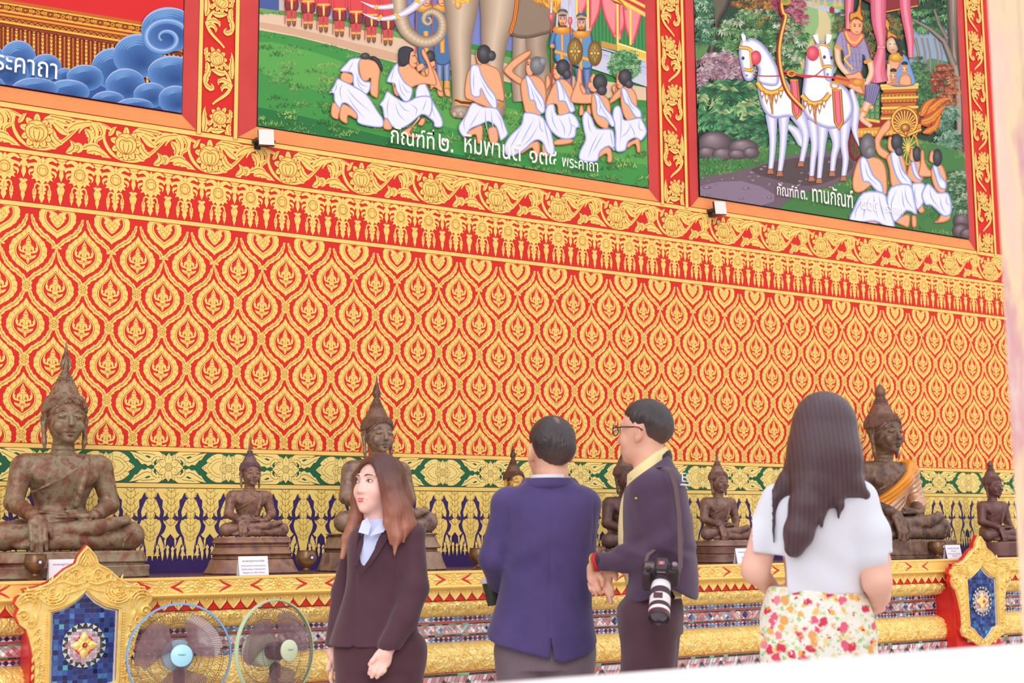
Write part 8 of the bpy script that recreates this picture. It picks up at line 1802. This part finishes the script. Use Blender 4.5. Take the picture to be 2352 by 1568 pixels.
S.cut(lambda X, Y, Z: np.where(X < xl, lz + (X - xl) * -.12 - Z, np.where(X > xr, rz_ - Z, -1.0)) + 0 * Y)
S.build('tee_shirt', M_tee, fg.t)
# flowered skirt
ms = bpy.data.materials.new('flower_print'); ms.use_nodes = True; nt = ms.node_tree; L = nt.links; bs = nt.nodes['Principled BSDF']; bs.inputs['Roughness'].default_value = .8; bs.inputs['Specular IOR Level'].default_value = .2
tcn = nt.nodes.new('ShaderNodeTexCoord'); cur = None
def vor(scale, thr0, thr1, cols, prev, off):
    mp = nt.nodes.new('ShaderNodeMapping'); mp.inputs['Location'].default_value = off; mp.inputs['Scale'].default_value = (1, .5, 1); L.new(tcn.outputs['Object'], mp.inputs[0])
    nz = nt.nodes.new('ShaderNodeTexNoise'); nz.inputs['Scale'].default_value = scale * 2.2; L.new(mp.outputs[0], nz.inputs['Vector'])
    ad = nt.nodes.new('ShaderNodeMix'); ad.data_type = 'VECTOR'; ad.inputs[0].default_value = .025; L.new(mp.outputs[0], ad.inputs[4]); L.new(nz.outputs['Color'], ad.inputs[5])
    v = nt.nodes.new('ShaderNodeTexVoronoi'); v.inputs['Scale'].default_value = scale; L.new(ad.outputs[1], v.inputs['Vector'])
    r = nt.nodes.new('ShaderNodeMapRange'); r.inputs[1].default_value = thr0; r.inputs[2].default_value = thr1; r.inputs[3].default_value = 1; r.inputs[4].default_value = 0; L.new(v.outputs['Distance'], r.inputs[0])
    s2 = nt.nodes.new('ShaderNodeSeparateColor'); L.new(v.outputs['Color'], s2.inputs[0]); cr = nt.nodes.new('ShaderNodeValToRGB'); cr.color_ramp.interpolation = 'CONSTANT'; e = cr.color_ramp.elements
    for i in range(len(cols) - 2): e.new(.5)
    for i, q in enumerate(cols): e[i].position = i / len(cols); e[i].color = (*lin(q), 1)
    L.new(s2.outputs[0], cr.inputs[0]); m = nt.nodes.new('ShaderNodeMix'); m.data_type = 'RGBA'; L.new(r.outputs[0], m.inputs[0])
    if prev is None: m.inputs[6].default_value = (*lin((252, 252, 244)), 1)
    else: L.new(prev, m.inputs[6])
    L.new(cr.outputs[0], m.inputs[7]); return m.outputs[2]
cur = vor(60, .34, .52, [(196, 232, 160), (246, 244, 220), (170, 220, 140), (252, 252, 244)], None, (0, 0, 0))
cur = vor(32, .30, .42, [(252, 206, 110), (246, 244, 224), (250, 190, 100), (246, 230, 170)], cur, (3.1, 1, .4))
cur = vor(23, .30, .40, [(236, 92, 120), (246, 150, 160), (226, 70, 100), (244, 180, 110), (240, 110, 140)], cur, (.7, 2, 1.3))
cur = vor(40, .16, .24, [(214, 40, 80), (246, 246, 226), (250, 170, 80)], cur, (1.9, .3, 2.2)); L.new(cur, bs.inputs['Base Color'])
S = SDF((P(1700, 0)[0], -.30, .28), (P(2060, 0)[0], .32, P(0, 1340)[2]), .008)
S.loft([(.30, P(1876, 0)[0], .02, R(148), .22), (.5, P(1876, 0)[0], .02, R(146), .215), sec(1520, 1876, 142, .205, .02), sec(1450, 1876, 136, .195, .02), sec(1390, 1874, 122, .172, .02), sec(1345, 1872, 106, .146, .02)])
S.warp(lambda X, Y, Z: .006 * np.sin(X * 40 + 2 * np.sin(Y * 20)) * np.clip((P(0, 1420)[2] - Z) / .3, 0, 1), (-2, -2, 0), (2, 2, 3)); S.build('flowered_skirt', ms, fg.t)
shoes(fg, J)
b = MB(); q = P(2030, 1372, .04); b.ball(q, .008); b.tube([P(2018, 1372, .05) + np.array([.033 * math.cos(a), .030 * math.sin(a), .006 * math.sin(a)]) for a in np.linspace(0, 6.283, 20, endpoint=False)], .003, 6, closed=True); b.build('bracelet', mat('pearl', (250, 238, 230), rough=.2), fg.t)
# ================================================================== bowls, cards, fans, floodlights, jamb
xj = wallpt(2309, 740, -5.372)[0]
b = MB(); b.box((xj + .3, -5.55, 3.0), (.3, .178, 3.0)); [b.box((xj + .3, y_, 3.0), (.304, .012, 3.0)) for y_ in (-5.46, -5.62)]; struct(b.build('trim_1', mat('jamb_paint', (248, 226, 206), rough=.55, var=[(246, 214, 196), (250, 226, 184), (226, 170, 176), (250, 232, 216)], vscale=9.0, vmap=(1, 1, .22)), smooth=False))
M_brass = mat('aged_brass', (134, 100, 66), rough=.34, metal=.55, var=(112, 80, 56), vscale=20, spec=.6); M_dial = mat('sticker_dark', (70, 62, 72), rough=.4); M_dot = mat('sticker_light', (226, 214, 220), rough=.4)
def bowl(px, yb, label, d=-.743):
    w = wallpt(px, yb, d); t = thing('brass_bowl', label, 'bowl', (w[0], d, AZ), group='brass bowls along the altar edge')
    b = MB(); b.lathe([(.0, .0), (.034, .0), (.035, .004), (.026, .010), (.014, .020), (.013, .027), (.020, .034), (.042, .050), (.050, .068), (.051, .080), (.046, .098), (.045, .108), (.048, .112), (.043, .112), (.040, .104), (.044, .080), (.036, .052), (.0, .044)], 36); b.build('bowl', M_brass, t)
    M = Matrix.Rotation(math.radians(90), 3, 'X'); b = MB(); b.lathe([(.0145, 0), (.0145, .003), (.0, .004)], 22, (.006, -.049, .078), M); o = b.build('sticker', M_dial, t)
    b = MB(); b.lathe([(.0065, 0), (.0065, .0015), (0, .002)], 16, (.006, -.0525, .078), M); b.build('sticker_spot', M_dot, o)
bowl(80, 1333, 'brass bowl standing in front of the largest left statue'); bowl(703, 1314, 'brass bowl beside the small statue with the white card, left of the suited woman')
bowl(1099, 1303, 'brass bowl half hidden behind the elbow of the navy blazer'); bowl(1371, 1294, 'brass bowl between the navy blazer and the dark jacket'); bowl(2153, 1283, 'brass bowl beside the white card, before the sash-wearing statue')
M_card = mat('card_white', (246, 244, 252), rough=.6); M_ink = mat('card_ink', (96, 84, 120), rough=.7)
def card(px, yb, label, lines, d=-.745, w=.148, h=.088, rz=0):
    q = wallpt(px, yb, d); t = thing('name_card', label, 'card', (q[0], d, AZ), rz, 'white name cards before the statues')
    b = MB(); a = math.radians(12); y1 = h * math.tan(a)
    b.add([(-w / 2, 0, 0), (w / 2, 0, 0), (w / 2, y1, h), (-w / 2, y1, h), (-w / 2, 2 * y1, 0), (w / 2, 2 * y1, 0), (-w / 2, .0015, 0), (w / 2, .0015, 0), (w / 2, y1 + .0005, h - .003), (-w / 2, y1 + .0005, h - .003)], [(0, 1, 2, 3), (3, 2, 5, 4), (7, 6, 9, 8)]); b.build('card', M_card, t, smooth=False)
    for body_, wid, z in lines:
        v, f = text_mesh(body_); x0, x1 = v[:, 0].min(), v[:, 0].max(); k = wid / (x1 - x0); zz = z + v[:, 1] * k
        mesh_np('printed_line', np.stack([(v[:, 0] - (x0 + x1) / 2) * k, zz * math.tan(a) - .0009, zz], 1), f, M_ink, t)
LN4 = [('พระพุทธรูปปางมารวิชัย', .112, .062), ('ศิลปะรัตนโกสินทร์ พุทธศตวรรษที่ ๒๔', .124, .041), ('Buddha Image in Subduing Mara', .120, .025), ('Bangkok art, 20th Century', .108, .009)]
card(152, 1331, 'white name card half covered by the left pointed panel', LN4[:1]); card(584, 1320, 'white name card with four printed lines before the small statue', LN4)
card(1716, 1292, 'white name card cut off by the pale T-shirt', [(LN4[0][0], .112, .062), ('Buddha Image', .07, .03)]); card(2194, 1282, 'white name card right of the brass bowl, next to the far pointed panel', [(LN4[0][0], .112, .062), ('ศิลปะล้านนา', .05, .045), (LN4[2][0], .120, .028), ('Lanna art', .045, .014)])
M_wire = mat('guard_wire', (96, 74, 80), rough=.4); M_blade = mat('smoky_blade', (150, 116, 122), rough=.2, alpha=.72, spec=.7)
def fan(px, py, Z, yaw, pitch, label, ring, cap, shell):
    r_ = ray(px, py); q = CAM + r_ * Z; az = math.atan2(r_[0], r_[1]); t = thing('stand_fan', label, 'fan', (q[0], q[1], 0), -az, 'electric stand fans'); H = q[2]
    M_r = mat('fan_rim', ring, rough=.35); M_c = mat('fan_cap', cap, rough=.3); M_s = mat('fan_shell', shell, rough=.4); M_d = mat('fan_stand', (96, 84, 92), rough=.4)
    hd_ = Matrix.Rotation(yaw, 3, 'Z') @ Matrix.Rotation(pitch, 3, 'X') @ Matrix.Rotation(math.radians(90), 3, 'X'); O = Vector((0, 0, H))     # lathe axis -> towards the viewer
    def T(x, y, z): return O + hd_ @ Vector((x, y, z))
    b = MB(); b.lathe([(.0, 0), (.19, 0), (.195, .012), (.17, .028), (.05, .045), (.03, .06), (0, .06)], 36); b.build('base', M_s, t)
    b = MB(); b.lathe([(.016, .05), (.016, H - .12), (.024, H - .12), (.024, H - .06), (.0, H - .05)], 16, (0, .06, 0)); b.build('pole', M_d, t)
    b = MB(); b.lathe([(0, -.17), (.035, -.168), (.058, -.15), (.066, -.11), (.066, -.05), (.05, -.035), (0, -.03)], 28, O, hd_); mo = b.build('motor_housing', M_s, t)
    R_ = .214
    b = MB(); b.lathe([(R_ - .003, -.010), (R_ + .004, -.010), (R_ + .006, .0), (R_ + .003, .010), (R_ - .003, .010), (R_ - .003, -.010)], 64, O, hd_, cap=False); b.build('rim', M_r, t)
    for nm, sgn, dep in (('front_guard', 1, .085), ('rear_guard', -1, .075)):
        b = MB(); n = 96
        for k in range(n):
            a0 = 2 * math.pi * k / n; pts = []
            for i in range(8):
                u = i / 7; rad = .040 + (R_ - .042) * u; a = a0 + sgn * .38 * (1 - u) ** 1.2; z = sgn * dep * (1 - u ** 3.2); pts.append(T(rad * math.cos(a), rad * math.sin(a), z))
            b.tube(pts, .00062, 3, cap=False)
        for u in (.25, .55, .82): rad = .040 + (R_ - .042) * u; b.tube([T(rad * math.cos(a), rad * math.sin(a), sgn * dep * (1 - u ** 3.2)) for a in np.linspace(0, 6.2832, 48, endpoint=False)], .0011, 4, closed=True)
        b.build(nm, M_wire, t)
    for k in range(3):
        a0 = 2 * math.pi * k / 3 + .5; V = []; n = 12; m_ = 9
        for i in range(n):
            u = i / (n - 1); rad = .036 + .145 * u; hw = (.24 + 1.45 * math.sin(min(1, u * 1.08) * math.pi * .56) ** .8 * (1 - .30 * u)) * (1 if u < .9 else .8) * .55
            for j in range(m_): f = -1 + 2 * j / (m_ - 1); a = a0 + hw * f + .22 * u; V.append(T(rad * math.cos(a), rad * math.sin(a), .016 - .030 * f * (1 - .3 * u)))
        b = MB(); b.add(V, [(i * m_ + j, i * m_ + j + 1, (i + 1) * m_ + j + 1, (i + 1) * m_ + j) for i in range(n - 1) for j in range(m_ - 1)]); b.build('blade', M_blade, t)
    b = MB(); b.lathe([(0, -.03), (.036, -.028), (.040, .02), (.034, .04), (0, .044)], 28, O, hd_); b.build('hub', mat('hub_smoke', (104, 80, 88), rough=.3), t)
    b = MB(); b.lathe([(.044, .080), (.046, .086), (.045, .092), (.040, .095), (0, .097)], 36, O, hd_); cp = b.build('cap', M_c, t)
    v, f = text_mesh('Hatari'); w = v[:, 0].max(); k = .030 / w; mesh_np('cap_lettering', np.array([T((x - w / 2) * k, (y) * k, .0985)[:] for x, y in v[:, :2]]), f, M_ink, cp)
fan(412, 1505, 6.02, math.radians(6), math.radians(-4), 'stand fan with a sky-blue rim and pale blue centre cap', (120, 176, 232), (176, 232, 252), (170, 200, 226))
fan(632, 1494, 6.10, math.radians(42), math.radians(-3), 'stand fan with a pale green rim turned to the right', (190, 212, 172), (222, 236, 200), (206, 220, 196))
# coiled flex by the blue fan
M_flood = mat('lamp_black', (58, 44, 44), rough=.4); M_glassw = mat('lamp_glass', (232, 226, 222), rough=.15, spec=.8)
for x, z, lb in ((3.005, 3.372, 'small square floodlight with a white face below the elephant mural'), (6.262, 3.372, 'small square floodlight with a white face below the horse mural')):
    t = thing('floodlight', lb, 'lamp', (x, 0, z), 0, 'square floodlights under the murals'); M = Matrix.Rotation(math.radians(-8), 3, 'X') @ Matrix.Rotation(math.radians(-14), 3, 'Z')
    b = MB(); b.box((.0, -.075, .0), (.043, .010, .046), M); b.build('lamp_body', M_flood, t, False)
    b = MB(); b.box(Vector((0, -.075, 0)) + M @ Vector((0, -.0135, 0)), (.0415, .0015, .0445), M); b.build('lamp_face', M_glassw, t, False)
    b = MB(); b.box((-.052, -.045, -.012), (.003, .030, .008)); b.box((.052, -.045, -.012), (.003, .030, .008)); b.box((0, -.012, -.012), (.055, .003, .008)); b.box((-.02, -.004, -.03), (.018, .004, .02)); b.build('bracket', M_flood, t, False)
